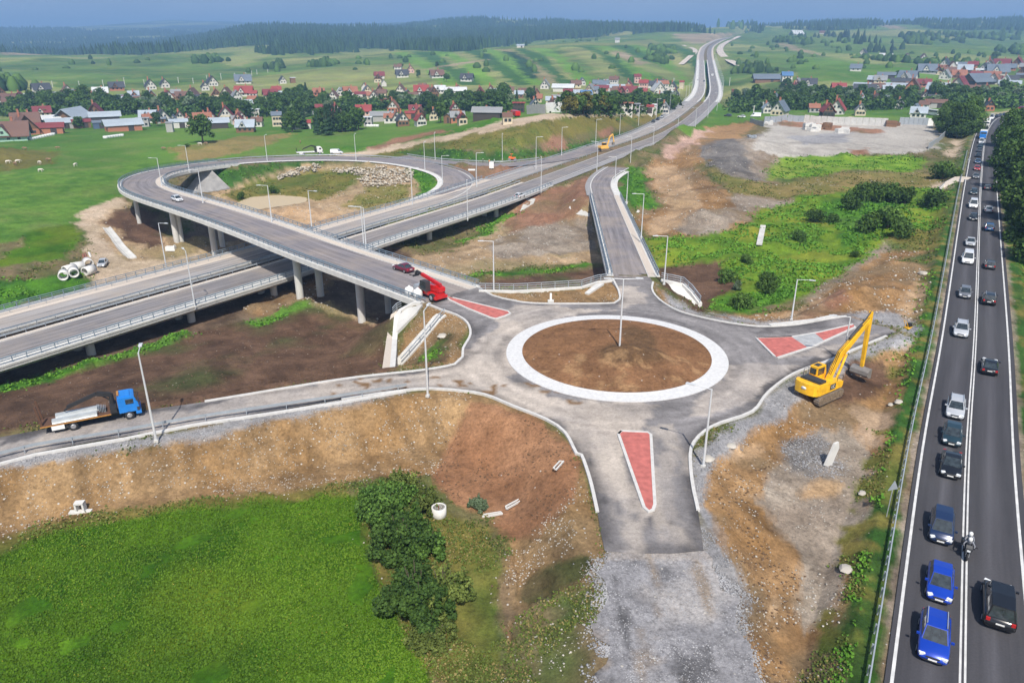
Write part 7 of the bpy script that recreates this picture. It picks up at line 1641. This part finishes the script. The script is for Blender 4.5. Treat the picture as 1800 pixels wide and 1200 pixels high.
    MB().tube(C.lerp(D, .15) + Vector((.42, 0, 0)), C.lerp(D, .62) + Vector((.40, 0, 0)), .10, n=8).bar(D + Vector((.35, 0, .6)), D + Vector((.30, 0, -.1)), .12, .12).build('bucket_cylinder', M_STEEL, t)
    mb = MB(); prof = [(.35, .30), (-.10, .38), (-.50, .05), (-.55, -.40), (-.20, -.72), (.35, -.80)]
    W2 = 1.1; out = prof; inn = [(a * .86 + .03, b_ * .86) for a, b_ in prof]; n = len(prof)
    vs = [(D.x + a, D.y + s * W2, D.z - .25 + b_) for s in (-1, 1) for (a, b_) in out] + [(D.x + a, D.y + s * (W2 - .05), D.z - .25 + b_) for s in (-1, 1) for (a, b_) in inn]; fs = []
    for i in range(n - 1): fs += [(i, i + 1, n + i + 1, n + i), (2 * n + i, 3 * n + i, 3 * n + i + 1, 2 * n + i + 1)]
    fs += [tuple(range(n)), tuple(range(2 * n - 1, n - 1, -1)), tuple(range(2 * n, 3 * n)), tuple(range(4 * n - 1, 3 * n - 1, -1))]; mb.add(vs, fs); mb.box((D.x, D.y, D.z - .1), (.3, .5, .6)); mb.build('bucket', M_STEEL, t)
    # markings: dark model panel on the flank with white letters, white oval badge on the counterweight
    MB().box((.15, -1.435, z + .55), (1.0, .03, .62)).build('decal', M_DARK, t)
    text_part('LC', .55, Matrix.Translation((.15, -1.46, z + .55)) @ Matrix.Rotation(math.pi / 2, 4, 'X'), M_WHITE, t)
    MB().lathe([(0, -.02), (.30, -.02), (.30, .02), (0, .02)], n=20, M=Matrix.Rotation(math.pi / 2, 3, 'Y') @ Matrix.Scale(.6, 3, (1, 0, 0)) ).build('badge', M_WHITE, t).location = (-3.15, 0, z + .75)
    return t
e0 = up(1437, 702, -1.0); e1 = up(1514, 668, -1.0); ea = math.atan2(e1.y - e0.y, e1.x - e0.x)
excavator(Vector((e0.x, e0.y, zg(e0.x, e0.y) - .02)), ea, 'yellow long reach excavator standing beside the right arm of the roundabout')
def small_digger(p, rz, label, m, sc=1.0):
    t = thing('excavator', label, 'excavator', p, rz); t.scale = (sc,) * 3; tracks(t, 3.2, 1.9, .45, .7)
    MB().prism([(-1.7, 1.7), (-1.8, 1.2), (-1.5, .85), (1.2, .85), (1.2, 1.5), (-.2, 1.6)], -1.1, 1.1, 'y').build('house', m, t); MB().box((.4, .55, 2.0), (1.2, .9, 1.2)).build('cab', m, t); MB().box((.42, .55, 2.15), (1.24, .94, .7)).build('window', M_GLASS, t)
    MB().bar((1.0, -.3, 1.3), (1.9, -.3, 4.4), .3, .4).bar((1.9, -.3, 4.4), (3.0, -.3, 5.2), .3, .35).build('boom', m, t); MB().bar((3.0, -.3, 5.2), (3.6, -.3, 2.6), .25, .3).build('stick', m, t); MB().box((3.4, -.3, 2.2), (.7, .9, .8)).build('bucket', M_STEEL, t); return t
i = near_param(MOT, up(1061, 266, -4.9)); q = up(1061, 266, -4.9); small_digger(Vector((q.x, q.y, -4.8)), .45, 'yellow excavator with a raised arm on the far motorway carriageway', mat('faded yellow paint', (.80, .46, .10), .5), 1.25)
# red telehandler carrying two white bulk bags
i = near_param(OVR, up(752, 527, 0)); dd = OVR[i + 4] - OVR[i]; th = math.atan2(dd.y, dd.x); p0 = up(757, 523, 0)
T = thing('telehandler', 'red telehandler with a black boom head at the end of the overpass', 'telehandler', (p0.x, p0.y, .05), th)
MB().box((-.1, 0, .85), (5.0, 1.5, .5)).box((-2.45, 0, .62), (.5, 2.3, .4)).box((2.55, 0, .55), (.5, 2.2, .35)).build('chassis', M_RED, T)
for x in (-1.6, 1.6):
    for y in (-1.0, 1.0): wheel(T, x, y, .58, .42, rim=M_GALV)
MB().prism([(-2.3, 1.25), (.8, 1.25), (.8, 2.0), (-1.2, 2.15), (-2.3, 1.9)], -1.05, .15, 'y').build('engine_cover', M_RED, T)
c = MB().prism([(-.4, 1.25), (1.2, 1.25), (1.25, 2.0), (.9, 2.75), (-.3, 2.75)], .25, 1.1, 'y').build('cab', M_DARK, T); MB().box((.4, 1.12, 2.1), (1.2, .04, .9)).build('side_window', M_GLASS, c); MB().box((1.15, .68, 2.25), (.08, .7, .8)).build('windscreen', M_GLASS, c)
MB().bar((-2.1, -.35, 2.3), (2.4, -.35, 3.1), .42, .45).build('boom', M_RED, T); MB().bar((2.3, -.35, 3.08), (3.7, -.35, 3.3), .32, .34).bar((3.7, -.35, 3.35), (4.0, -.35, 2.5), .22, .25).build('boom_head', M_BLACK, T)
mb = MB(); 
for s in (-.5, .5): mb.bar((3.9, -.35 + s, 2.6), (4.9, -.35 + s, 2.55), .1, .1)
mb.bar((3.9, -.95, 2.6), (3.9, .25, 2.6), .12, .3); mb.build('forks', M_BLACK, T); MB().box((2.6, .0, 1.2), (1.0, 1.6, .7)).build('front_frame', M_GALV, T)
for (x, y, lb) in ((720, 519, 'left white bulk bag on the ground in front of the red telehandler'), (735, 523, 'right white bulk bag hanging by the red telehandler')):
    g = up(x, y, 0); mb = MB(); mb.lathe([(0, 0), (.62, .02), (.74, .35), (.72, .9), (.6, 1.2), (.25, 1.35), (.1, 1.55), (0, 1.55)], n=12); o = mb.build('bulk_bag', M_WHITE); o.location = (g.x, g.y, .05); tag(o, lb, 'bulk bag', 'white bulk bags')
# orange roller by the mound, road workers
q = up(900, 283, -4.9); t = thing('road_roller', 'small orange road roller at the foot of the mound', 'road roller', (q.x, q.y, -4.85), .1); MO = mat('orange machine paint', (.80, .16, .03), .5)
MB().tube((1.1, -.8, .55), (1.1, .8, .55), .55, n=18).tube((-1.1, -.8, .55), (-1.1, .8, .55), .55, n=18).build('drum', M_STEEL, t); MB().box((0, 0, 1.0), (2.6, 1.3, .6)).box((-.7, 0, 1.4), (.9, 1.1, .4)).build('body', MO, t); MB().tube((-.2, -.5, 1.3), (-.2, -.5, 2.5), .04, n=6).tube((-.2, .5, 1.3), (-.2, .5, 2.5), .04, n=6).box((-.2, 0, 2.5), (1.0, 1.1, .06)).build('canopy', MO, t)
# plate compactor and the lamp column foot panel
p = hit(1596, 577); t = thing('plate_compactor', 'small yellow plate compactor on the gravel right of the excavator', 'plate compactor', p, .5); MB().box((0, 0, .15), (1.1, .7, .2)).build('base_plate', M_YEL, t); MB().box((.15, 0, .5), (.6, .5, .5)).build('engine', M_BLACK, t); MB().bar((-.3, -.2, .3), (-1.0, -.2, 1.3), .06, .06).bar((-.3, .2, .3), (-1.0, .2, 1.3), .06, .06).bar((-1.0, -.22, 1.3), (-1.0, .22, 1.3), .06, .06).build('handle', M_YEL, t)

# ------------------------------------------------------------------ people
M_SKIN = mat('skin', (.55, .33, .24), .6); M_SUIT = mat('grey riding suit', (.20, .21, .24), .8, var=.25, scale=6); M_PANTS = mat('dark trousers', (.03, .03, .04), .8); M_VIS = mat('orange work jacket', (.75, .22, .03), .8)
def person(p, rz, label, pose, top=M_VIS, bottom=M_PANTS, helmet=True, group=None):
    """one skinned body; joints in metres"""
    P = {'stand': dict(pel=(0, 0, .95), ch=(0, 0, 1.32), nk=(0, 0, 1.50), hd=(0.02, 0, 1.66), sh=.20, el=(.02, .27, 1.18), ha=(.14, .24, .95), kn=(.02, .10, .50), ft=(-.02, .11, .06), toe=(.16, .12, .04)),
         'ride': dict(pel=(-.15, 0, .86), ch=(.05, 0, 1.20), nk=(.12, 0, 1.38), hd=(.18, 0, 1.54), sh=.20, el=(.28, .36, 1.12), ha=(.52, .33, 1.02), kn=(.28, .26, .72), ft=(.02, .26, .34), toe=(.18, .27, .30)),
         'pillion': dict(pel=(-.62, 0, .98), ch=(-.48, 0, 1.34), nk=(-.44, 0, 1.52), hd=(-.38, 0, 1.68), sh=.19, el=(-.32, .30, 1.20), ha=(-.12, .22, 1.06), kn=(-.15, .27, .84), ft=(-.35, .25, .50), toe=(-.2, .26, .45))}[pose]
    V, Rr, E = [], [], []
    def add(q, r, par=None):
        V.append(q); Rr.append(r)
        if par is not None: E.append((par, len(V) - 1))
        return len(V) - 1
    mid_ = tuple((a + b) / 2 for a, b in zip(P['pel'], P['ch']))
    pel = add(P['pel'], (.15, .12)); m_ = add(mid_, (.14, .11), pel); ch = add(P['ch'], (.18, .12), m_); nk = add(P['nk'], (.06, .06), ch)
    for s in (-1, 1):
        sh = add((P['nk'][0] - .01, s * P['sh'], P['nk'][2] - .07), (.065, .065), ch); el = add((P['el'][0], s * P['el'][1], P['el'][2]), (.048, .048), sh); add((P['ha'][0], s * P['ha'][1], P['ha'][2]), (.035, .035), el)
        hp = add((P['pel'][0], s * .10, P['pel'][2] - .06), (.095, .095), pel); kn = add((P['kn'][0], s * P['kn'][1], P['kn'][2]), (.062, .062), hp); ft = add((P['ft'][0], s * P['ft'][1], P['ft'][2]), (.045, .045), kn); add((P['toe'][0], s * P['toe'][1], P['toe'][2]), (.04, .035), ft)
    me = bpy.data.meshes.new('person'); me.from_pydata(V, E, []); o = bpy.data.objects.new('person', me); COL.objects.link(o)
    md = o.modifiers.new('s', 'SKIN'); sv = me.skin_vertices[0].data
    for k, r in enumerate(Rr): sv[k].radius = r; sv[k].use_root = (k == 0)
    o.modifiers.new('u', 'SUBSURF').levels = 1
    dg = bpy.context.evaluated_depsgraph_get(); me2 = bpy.data.meshes.new_from_object(o.evaluated_get(dg)); bpy.data.objects.remove(o)
    o = bpy.data.objects.new('person', me2); COL.objects.link(o); me2.materials.clear(); me2.materials.append(top); me2.materials.append(bottom)
    for f in me2.polygons:
        f.use_smooth = True
        if f.center.z < P['pel'][2] + .02 or (pose != 'stand' and abs(f.center.y) > .0 and f.center.z < P['kn'][2] + .12 and f.center.z < P['pel'][2] + .05): f.material_index = 1
    hx, hy, hz = P['hd']; mb = MB(); mb.lathe([(0, -.12), (.06, -.10), (.085, -.02), (.092, .04), (.07, .10), (0, .13)], (hx, hy, hz), 12); mb.add([(hx + .085, -.015, hz - .01), (hx + .085, .015, hz - .01), (hx + .11, 0, hz - .03), (hx + .085, 0, hz + .02)], [(0, 1, 2), (1, 3, 2), (3, 0, 2)]); mb.build('head', M_SKIN, o)
    if helmet:
        mb = MB(); r = .15 if pose != 'stand' else .12; mb.lathe([(r * .9, -.06), (r, .02), (r * .93, .10), (r * .6, .17), (0, .20)], (hx, hy, hz - .01), 14)
        if pose != 'stand': mb.lathe([(r * .75, -.14), (r * .9, -.06)], (hx - .02, hy, hz - .01), 14)
        mb.build('helmet', M_WHITE, o)
    for s in (-1, 1):      # hands: palm, four fingers and a thumb
        x, y, z_ = P['ha'][0], s * P['ha'][1], P['ha'][2]; mb = MB(); dx, dz = (.0, -1) if pose == 'stand' else (1, -.2); mb.box((x + .03 * dx, y, z_ + .03 * dz), (.05, .08, .07))
        for k in range(4): mb.bar((x + .05 * dx, y + (k - 1.5) * .02, z_ + .05 * dz), (x + (.09 + .008 * (k in (1, 2))) * dx + .01, y + (k - 1.5) * .02, z_ + .10 * dz), .016, .016)
        mb.bar((x + .02, y - s * .04, z_), (x + .06, y - s * .05, z_ - .04), .018, .018); mb.build('hand', M_PANTS if pose != 'stand' else M_SKIN, o)
    o.location = p; o.rotation_euler = (0, 0, rz); return tag(o, label, 'person', group)
for (x, y, lb, mt, r) in ((849, 287, 'road worker in dark clothes standing left of the other two by the mound', M_PANTS, 0), (860, 288, 'road worker in an orange jacket in the middle of three by the mound', M_VIS, 2), (869, 288, 'road worker in pale clothes nearest the orange roller', M_CONCW, 3)):
    q = up(x, y, -4.9); person(Vector((q.x, q.y, zg(q.x, q.y) + .18)), r, lb, 'stand', mt)
# motorcycle with rider and pillion on the centre line
p = up(1698, 975, 0); i = near_param(MAIN, p); d = MAIN[i] - MAIN[i + 1]; mz = math.atan2(d.y, d.x)
mo = thing('motorcycle', 'dark touring motorcycle with two riders on the double centre line', 'motorcycle', (p.x, p.y, .0), mz, 'traffic on the main road')
for x in (.75, -.78):
    w_ = MB().lathe([(.20, -.06), (.28, -.07), (.32, 0), (.28, .07), (.20, .06)], n=20, M=Matrix.Rotation(math.pi / 2, 3, 'X')).build('wheel', M_BLACK, mo); w_.location = (x, 0, .32); MB().lathe([(0, -.03), (.2, -.02), (.2, .02), (0, .03)], n=12, M=Matrix.Rotation(math.pi / 2, 3, 'X')).build('rim', M_RIM, w_)
MB().prism([(-.6, .45), (.5, .35), (.65, .75), (.35, 1.0), (.0, .95), (-.2, .78), (-1.0, .85), (-.9, .7)], -.15, .15, 'y').build('body', M_DARK, mo); MB().box((-.45, 0, .85), (.9, .28, .1)).build('seat', M_BLACK, mo)
MB().prism([(.5, .7), (.85, .8), (.75, 1.1), (.55, 1.25)], -.2, .2, 'y').build('fairing', M_DARK, mo); MB().box((.86, 0, .92), (.06, .22, .12)).build('headlight', M_LENS, mo); MB().bar((.55, -.38, 1.04), (.55, .38, 1.04), .04, .04).build('handlebar', M_BLACK, mo)
for s in (-1, 1): MB().bar((.6, s * .3, 1.05), (.62, s * .42, 1.2), .03, .03).box((.62, s * .46, 1.22), (.04, .14, .08)).build('mirror', M_BLACK, mo); MB().tube((.75, s * .1, .32), (.55, s * .1, 1.0), .035, n=8).build('fork', M_RIM, mo); MB().box((-.75, s * .33, .7), (.5, .22, .38)).build('pannier', M_DARK, mo)
person(Vector((p.x, p.y, 0)), mz, 'motorcycle rider in a grey suit and white helmet holding the handlebar', 'ride', M_SUIT, group=None); person(Vector((p.x, p.y, 0)), mz, 'pillion passenger in grey with a white helmet behind the motorcycle rider', 'pillion', M_SUIT)
# ------------------------------------------------------------------ street lamps
def lamp_proto(two=False, arm=1.6):
    t = thing('street_lamp', '', 'street lamp'); H = 10.0
    MB().tube((0, 0, -.3), (0, 0, H), .13, .07, 10).build('pole', M_LAMP, t); MB().box((0, 0, .12), (.4, .4, .24)).build('base_plate', M_CONC, t)
    for s in ((1, -1) if two else (1,)):
        MB().tube((0, 0, H - .03), (s * arm, 0, H + .05), .05, .045, 8).build('arm', M_LAMP, t); MB().prism([(arm - .1, H), (arm + .75, H + .03), (arm + .75, H + .10), (arm + .1, H + .16), (arm - .1, H + .14)] if s > 0 else [(-arm + .1, H), (-arm - .75, H + .03), (-arm - .75, H + .10), (-arm - .1, H + .16), (-arm + .1, H + .14)], -.16, .16, 'y').build('lamp_head', M_LAMP, t)
    return t
LAMP = lamp_proto(); LAMP2 = lamp_proto(True); _first = {}
def solve_h(p, ty):      # height of a vertical pole standing at p whose top shows at row ty
    k = (600 - ty) / FPX; Y = p.y; q = (k * Y * CP - Y * SP) / (CP + k * SP)
    return max(4.0, q + CAMZ - p.z)
def lamp(x, y, ty, z, adir, label, two=False, grp='street lamps of the new junction'):
    p = up(x, y, z) if z is not None else hit(x, y); h = solve_h(p, ty); src = LAMP2 if two else LAMP
    if id(src) not in _first: _first[id(src)] = 1; o = src; o.location = p; o.rotation_euler = (0, 0, adir)
    else: o = copy_tree(src, p, adir)
    o.scale = (1, 1, h / 10.0); o['label'] = label; o['group'] = grp; return o
PI = math.pi
LM = [(275,776,620,0,1.9,'street lamp standing over the front of the blue crane lorry'),(752,697,546,0,1.4,'street lamp where the left road meets the roundabout'),(1236,820,684,-.1,2.6,'street lamp on the gravel corner right of the near arm'),(1391,562,491,0,-.3,'street lamp beyond the triangular island'),(1480,640,557,-.3,2.9,'street lamp partly hidden behind the yellow excavator boom'),
 (1167,500,415,0,PI,'street lamp on the wing wall right of the short bridge'),(868,513,424,0,PI,'street lamp by the low wall between overpass and short bridge'),(343,540,441,-7,2.2,'street lamp on the near edge of the low motorway viaduct'),(293,473,392,-8,-.3,'short looking street lamp by the three left overpass piers'),(285,330,278,-.9,PI,'street lamp on the inner corner of the overpass bend'),
 (333,303,256,-2,PI,'street lamp on the inside of the bend above the paved slope'),(357,357,299,-.2,PI,'street lamp on the far railing just right of the white hatchback'),(478,391,326,0,PI,'street lamp on the far railing in front of the pond'),(549,409,335,-.2,-.5,'street lamp where the overpass crosses the far motorway shoulder'),(640,438,363,0,PI,'left of the twin street lamps on the middle of the overpass'),
 (644,440,365,0,PI - .4,'right of the twin street lamps on the middle of the overpass'),(626,282,236,-4.3,1.5,'street lamp right of the white works van on the loop'),(470,284,238,-3.6,1.5,'street lamp on the loop between the bend and the white lorry'),(725,360,295,-6.2,-.2,'street lamp where the loop ramp joins the motorway'),(747,298,250,-4.8,1.4,'street lamp at the fork of loop and merge road'),
 (765,281,234,-4.8,1.5,'street lamp at the foot of the mound left of the workers'),(778,325,274,-5.5,0,'street lamp inside the tight end of the loop ramp'),(822,386,319,-6,1.6,'street lamp on the near railing of the viaduct by the slope paving'),(838,328,269,-5.4,0,'street lamp on the left of the brown triangle'),(883,284,236,-4.9,1.5,'street lamp behind the orange roller'),
 (942,297,241,-5.1,0,'street lamp on the right of the brown triangle'),(951,337,278,-5.5,1.6,'street lamp on the motorway shoulder above the bare brown slope'),(987,273,224,-4.9,0,'first street lamp along the foot of the mound right of the roller'),(1047,254,210,-4.6,0,'second street lamp along the foot of the mound'),(1049,301,249,-5,PI,'street lamp at the nose of the short ramp'),
 (1089,238,200,-4.4,0,'third street lamp along the foot of the mound'),(1108,288,240,-4.6,PI,'street lamp on the near motorway shoulder above the lush bank'),(1081,322,276,-4.3,PI,'street lamp on the right kerb of the short ramp'),(1101,362,301,-3,PI,'street lamp right of the far end of the short bridge'),(1127,418,341,0,PI,'street lamp halfway along the right railing of the short bridge'),
 (1122,223,186,-4.2,0,'fourth street lamp along the foot of the mound'),(1147,267,223,-4.2,PI,'street lamp on the motorway shoulder above the pink soil heap'),(1153,211,174,-4,0,'street lamp beside the three parked cars'),(1190,244,203,-3.8,PI,'street lamp on the outside of the motorway bend, first of three'),(1177,195,164,-3.9,0,'street lamp just past the three parked cars'),
 (1193,185,153,-3.8,0,'street lamp near the start of the far viaduct on its left'),(1222,224,190,-3.6,PI,'street lamp on the outside of the motorway bend, second of three'),(1244,208,172,-3.6,PI,'street lamp on the outside of the motorway bend, third of three'),(1260,194,163,-3.6,PI,'street lamp at the start of the far viaduct on its right')]
for (x, y, ty, z, a, lb) in LM: lamp(x, y, ty, z, a, lb)
lamp(1089, 612, 490, .9, 0.0, 'tall double armed street lamp in the middle of the roundabout', True)
N = normals(MOT)
for s, side in ((13.1, 'left'), (-13.2, 'right')):
    for k, i in enumerate(range(iM[1] + 8, V_END - 4, 9)):
        q = MOT[i] + N[i] * s; src = LAMP; o = copy_tree(src, (q.x, q.y, q.z + .1), 0 if s > 0 else PI, f'pale street lamp in the long row on the {side} side of the far viaduct', f'street lamps on the {side} of the far viaduct'); o.scale = (1, 1, 1.0)

# ------------------------------------------------------------------ pipes, channels and small works objects
def pipe(x, y, ang, label, r=.95, ln=2.4):
    p = hit(x, y); t = MB(); M = Matrix.Rotation(ang, 3, 'Z') @ Matrix.Rotation(math.pi / 2, 3, 'Y')
    t.lathe([(r * .78, -ln / 2), (r, -ln / 2), (r, ln / 2), (r * .78, ln / 2), (r * .78, -ln / 2)], n=22, M=M); o = t.build('concrete_pipe', M_CONCW); o.location = (p.x, p.y, p.z + r * .9); tag(o, label, 'concrete pipe', 'large concrete pipes beside the dirt track')
for (x, y, a, lb) in [(124,480,1.2,'upper pipe of the leftmost pair'),(113,490,-1.1,'front pipe of the leftmost pair, its dark mouth towards the camera'),(138,475,.7,'upper pipe of the middle pair'),(131,485,-1.0,'front pipe of the middle pair'),(156,468,-.9,'upper pipe of the right pair, nearest the silver car'),(158,482,1.3,'front pipe of the right pair beside the dirt track')]:
    pipe(x, y, a, 'concrete pipe, ' + lb)
for k, (x, y, m) in enumerate([(147, 452, RM['orange']), (151, 450, RM['orange']), (158, 449, M_WHITE)]):
    p = hit(x, y); o = MB().tube((-1.8, 0, .2), (1.8, 0, .2), .22, n=12).build('plastic_pipe', m); o.location = p; o.rotation_euler = (0, 0, -1.0); tag(o, ['lower orange pipe lying above the concrete pipes', 'upper orange pipe lying above the concrete pipes', 'white pipe lying beside the orange pipes'][k], 'pipe')
L = [hit(188, 402), hit(200, 417), hit(214, 436), hit(233, 455)]; L = [p + Vector((0, 0, .45)) for p in catmull(L, 3)]
mb = MB(); sweep(mb, L, [(-.9, 0), (-.7, 0), (-.4, -.2), (.4, -.2), (.7, 0), (.9, 0), (.9, -.6), (-.9, -.6)]); tag(mb.build('drainage_channel', M_CONC), 'long concrete drainage channel beside the dirt track', 'channel')
p = hit(301, 441); o = MB().box((0, 0, .6), (2.2, 1.1, 1.0)).box((.9, 0, 1.2), (.3, .8, .3)).build('generator', M_WHITE); o.location = p; tag(o, 'small white generator at the foot of the three piers', 'generator')
# manhole ring, outlet, debris
p = hit(772, 906); mb = MB(); mb.lathe([(.52, .9), (.52, -.3), (.65, -.3), (.65, .95), (.52, .95), (.52, .2), (0, .15)], n=28); o = mb.build('manhole_ring', M_CONCW); o.location = p; tag(o, 'round pale concrete manhole ring beside the dark thicket', 'manhole ring'); MB().bar((-.1, 0, .2), (0, .1, 1.0), .05, .05).build('iron_bar', mat('rusty iron', (.25, .09, .04), .8), o)
p = hit(142, 900); t = thing('drain_outlet', 'white concrete drain outlet at the foot of the orange slope', 'drain outlet', p, .12); mb = MB(); mb.box((0, 0, .0), (1.9, .5, .3)).box((-.32, .15, .45), (.16, .6, .9)).box((.32, .15, .45), (.16, .6, .9)).box((0, .15, .92), (.8, .6, .16)); mb.build('concrete_frame', M_CONCW, t)
p = hit(1455, 818); o = MB().prism([(-.55, 0), (.45, 0), (.55, 1.9), (.15, 2.5), (-.35, 2.3)], -.10, .10, 'y').build('concrete_slab', M_CONCW); o.location = p; o.rotation_euler = (0, .3, .5); tag(o, 'single white slab standing upright on the dark grey patch', 'slab')
for (x, y, s, r, lb) in [(908,887,1.2,.7,'white broken frame lying on the smooth soil slope'),(866,908,.9,.2,'white slab fragment lying below the soil slope'),(985,820,.8,1.0,'small white fragment near the edge of the soil slope')]:
    p = hit(x, y); mb = MB(); mb.bar((-s, 0, .1), (s, .1, .15), .12, .15).bar((-s * .8, .35, .1), (s * .9, .45, .1), .12, .12).bar((-s, 0, .1), (-s * .8, .4, .1), .1, .1).bar((s, .1, .12), (s * .9, .45, .1), .1, .1); o = mb.build('broken_slab', M_CONCW); o.location = p; o.rotation_euler = (0, 0, r); tag(o, lb, 'debris')
q = up(968, 531, 0); t = thing('marker_post', 'short white post on a base beside the kerb between the bridges', 'post', (q.x, q.y, 0)); MB().box((0, 0, .2), (.9, .5, .3)).build('base', M_CONCW, t); MB().box((0, 0, .8), (.3, .3, 1.2)).build('post', M_WHITE, t)
q = up(864, 300, -5); t = thing('road_sign', 'white sign panel on the brown triangle below the workers', 'sign', (q.x, q.y, zg(q.x, q.y))); MB().box((0, 0, 1.6), (1.6, .1, 2.2)).build('panel', M_WHITE, t); MB().tube((0, .1, 0), (0, .1, 2.6), .06, n=8).build('post', M_GALV, t)
q = up(836, 317, -5); t = thing('road_sign', 'small white sign beside the lamp left of the brown triangle', 'sign', (q.x, q.y, zg(q.x, q.y))); MB().box((-1.2, 0, 4.0), (2.2, .1, .5)).build('panel', M_WHITE, t); MB().tube((0, .1, 0), (0, .1, 4.3), .06, n=8).build('post', M_GALV, t)
def tri_sign(px, py, label, front, z=None, h=2.6, flip=0):
    p = hit(px, py) if z is None else z; t = thing('road_sign', label, 'sign', p, flip); MB().tube((0, 0, -.3), (0, 0, h), .04, n=8).build('post', M_GALV, t); MB().prism([(-.5, h - .1), (.5, h - .1), (0, h + .75)], -.06, -.02, 'y').build('sign_plate', front, t)
tri_sign(1604, 915, 'grey backed triangular road sign behind the main road guardrail', M_GALV, z=offset(MAIN, 5.6)[near_param(MAIN, up(1690, 945))], flip=.3); tri_sign(1757, 288, 'yellow triangular road sign by the roadside trees', mat('yellow sign', (.85, .5, .03), .5)); tri_sign(1700, 296, 'pale triangular sign at the edge of the main road', M_GALV)
# culvert head by the service road
slabwall((1652, 336), (1660, 328), .9, 2, 'culvert_head', 'pale concrete culvert head at the end of the service road', M_CONCW, 'culvert')
# small concrete gutter on the green flat
L = [on(1341, 400, .4), on(1338, 415, .4), on(1334, 434, .4)]; mb = MB(); sweep(mb, L, BOX(1.2, .2)); tag(mb.build('gutter', M_CONC), 'short grey concrete gutter lying across the green flat', 'gutter')
L = [on(1652, 332), on(1675, 322), on(1695, 312)]; strip('service_road', L, -2.0, 2.0, .12, M_WALK)
# muddy ponds
def pond(poly, dz, label, c):
    z = PZ; mb = MB(); m, n, l, b = newmat('muddy water'); b.inputs['Base Color'].default_value = (*c, 1); b.inputs['Roughness'].default_value = .5; b.inputs['Specular IOR Level'].default_value = .2
    no = n.new('ShaderNodeTexNoise'); no.inputs['Scale'].default_value = 1.5; bp = n.new('ShaderNodeBump'); bp.inputs['Strength'].default_value = .06; l.new(no.outputs[0], bp.inputs['Height']); l.new(bp.outputs[0], b.inputs['Normal'])
    Q = catmull([up(x, y, z) for x, y in poly] + [up(*poly[0], z)], 1.5); mb.add([(p.x, p.y, z) for p in Q], [tuple(range(len(Q)))]); o = mb.build('pond', m); tag(o, label, 'water', kind='structure')
pond(PONDP, .75, None, (.50, .40, .26))
# cows on the pasture
M_COW = mat('brown and white hide', (.32, .2, .12), .8, var=.5, scale=1.2); M_COWW = mat('white hide', (.65, .6, .52), .8, var=.2)
def cow(x, y, rz, m, label):
    p = hit(x, y); V = [(-.7, 0, 1.15), (-.2, 0, 1.12), (.4, 0, 1.15), (.75, 0, 1.2), (1.05, 0, 1.0), (1.3, 0, .72), (-.85, 0, 1.15), (-.92, 0, .6)]; E = [(0, 1), (1, 2), (2, 3), (3, 4), (4, 5), (0, 6), (6, 7)]; Rr = [.27, .33, .31, .2, .13, .08, .1, .03]
    for (xx, par) in ((.5, 2), (-.72, 0)):
        for s in (-1, 1):
            a = len(V); V += [(xx, s * .2, .78), (xx + (.02 if xx > 0 else .08), s * .2, .48), (xx + (.0 if xx > 0 else -.08), s * .2, .4), (xx, s * .2, .04)]; Rr += [.12, .07, .06, .05]; E += [(par, a), (a, a + 1), (a + 1, a + 2), (a + 2, a + 3)]
    me = bpy.data.meshes.new('cow'); me.from_pydata(V, E, []); o = bpy.data.objects.new('cow', me); COL.objects.link(o); o.modifiers.new('s', 'SKIN')
    for k, r in enumerate(Rr): me.skin_vertices[0].data[k].radius = (r, r); me.skin_vertices[0].data[k].use_root = k == 0
    o.modifiers.new('u', 'SUBSURF').levels = 1; me2 = bpy.data.meshes.new_from_object(o.evaluated_get(bpy.context.evaluated_depsgraph_get())); bpy.data.objects.remove(o); o = bpy.data.objects.new('cow', me2); COL.objects.link(o); me2.materials.clear(); me2.materials.append(m); o.location = p; o.rotation_euler = (0, 0, rz); tag(o, label, 'cow', 'cows on the left pasture')
for i, (x, y, m) in enumerate([(15,288,M_COWW),(32,287,M_COWW),(27,291,M_COW),(70,289,M_COWW),(86,284,M_COW),(72,303,M_COWW),(133,293,M_COWW),(288,264,M_COW),(102,263,M_COW),(44,264,M_COW),(362,255,M_COW),(352,256,M_COWW),(528,252,M_COW)]):
    cow(x, y, random.random() * 6, m, ['pale cow furthest left on the pasture','pale cow, second from the left edge','brown cow beside the two pale cows at the left edge','pale cow in the middle of the left pasture','brown cow right of the middle pale cow','pale cow lowest on the left pasture','pale cow standing alone left of the overpass bend','brown cow nearest the overpass bend','brown cow high on the pasture below the barns','dark cow high on the pasture at the left','brown cow under the lone round tree','pale cow under the lone round tree','brown animal on the pasture above the white lorry'][i])
# hay or soil shadowed heaps on the pasture, planks by the motorway
for (x, y, s, lb) in [(1488,1002,.55,'large pale boulder between the gravel patch and the guardrail'),(1516,868,.4,'pale boulder on the stony ground beside the main road'),(1580,708,.5,'flat pale boulder right of the puddle'),(1566,712,.35,'small pale boulder touching the large flat one'),(1622,482,.8,'pale boulder high on the orange bank'),(778,592,.7,'pale boulder below the stairs'),(1244,808,.6,'pinkish boulder at the foot of the corner lamp'),(1285,785,.5,'pale boulder on the corner right of the near arm')]:
    p = hit(x, y); mb = MB(); r = random.Random(x); mb.lathe([(0, -.2), (.8, -.1), (1.0, .2), (.7, .55), (0, .7)], n=9); mb.v = [(a * s * (1 + r.uniform(-.2, .2)), b * s * (1 + r.uniform(-.2, .2)), c * s) for a, b, c in mb.v]; mb.sm = [False] * len(mb.sm); o = mb.build('boulder', M_STONE); o.location = p; tag(o, lb, 'boulder')
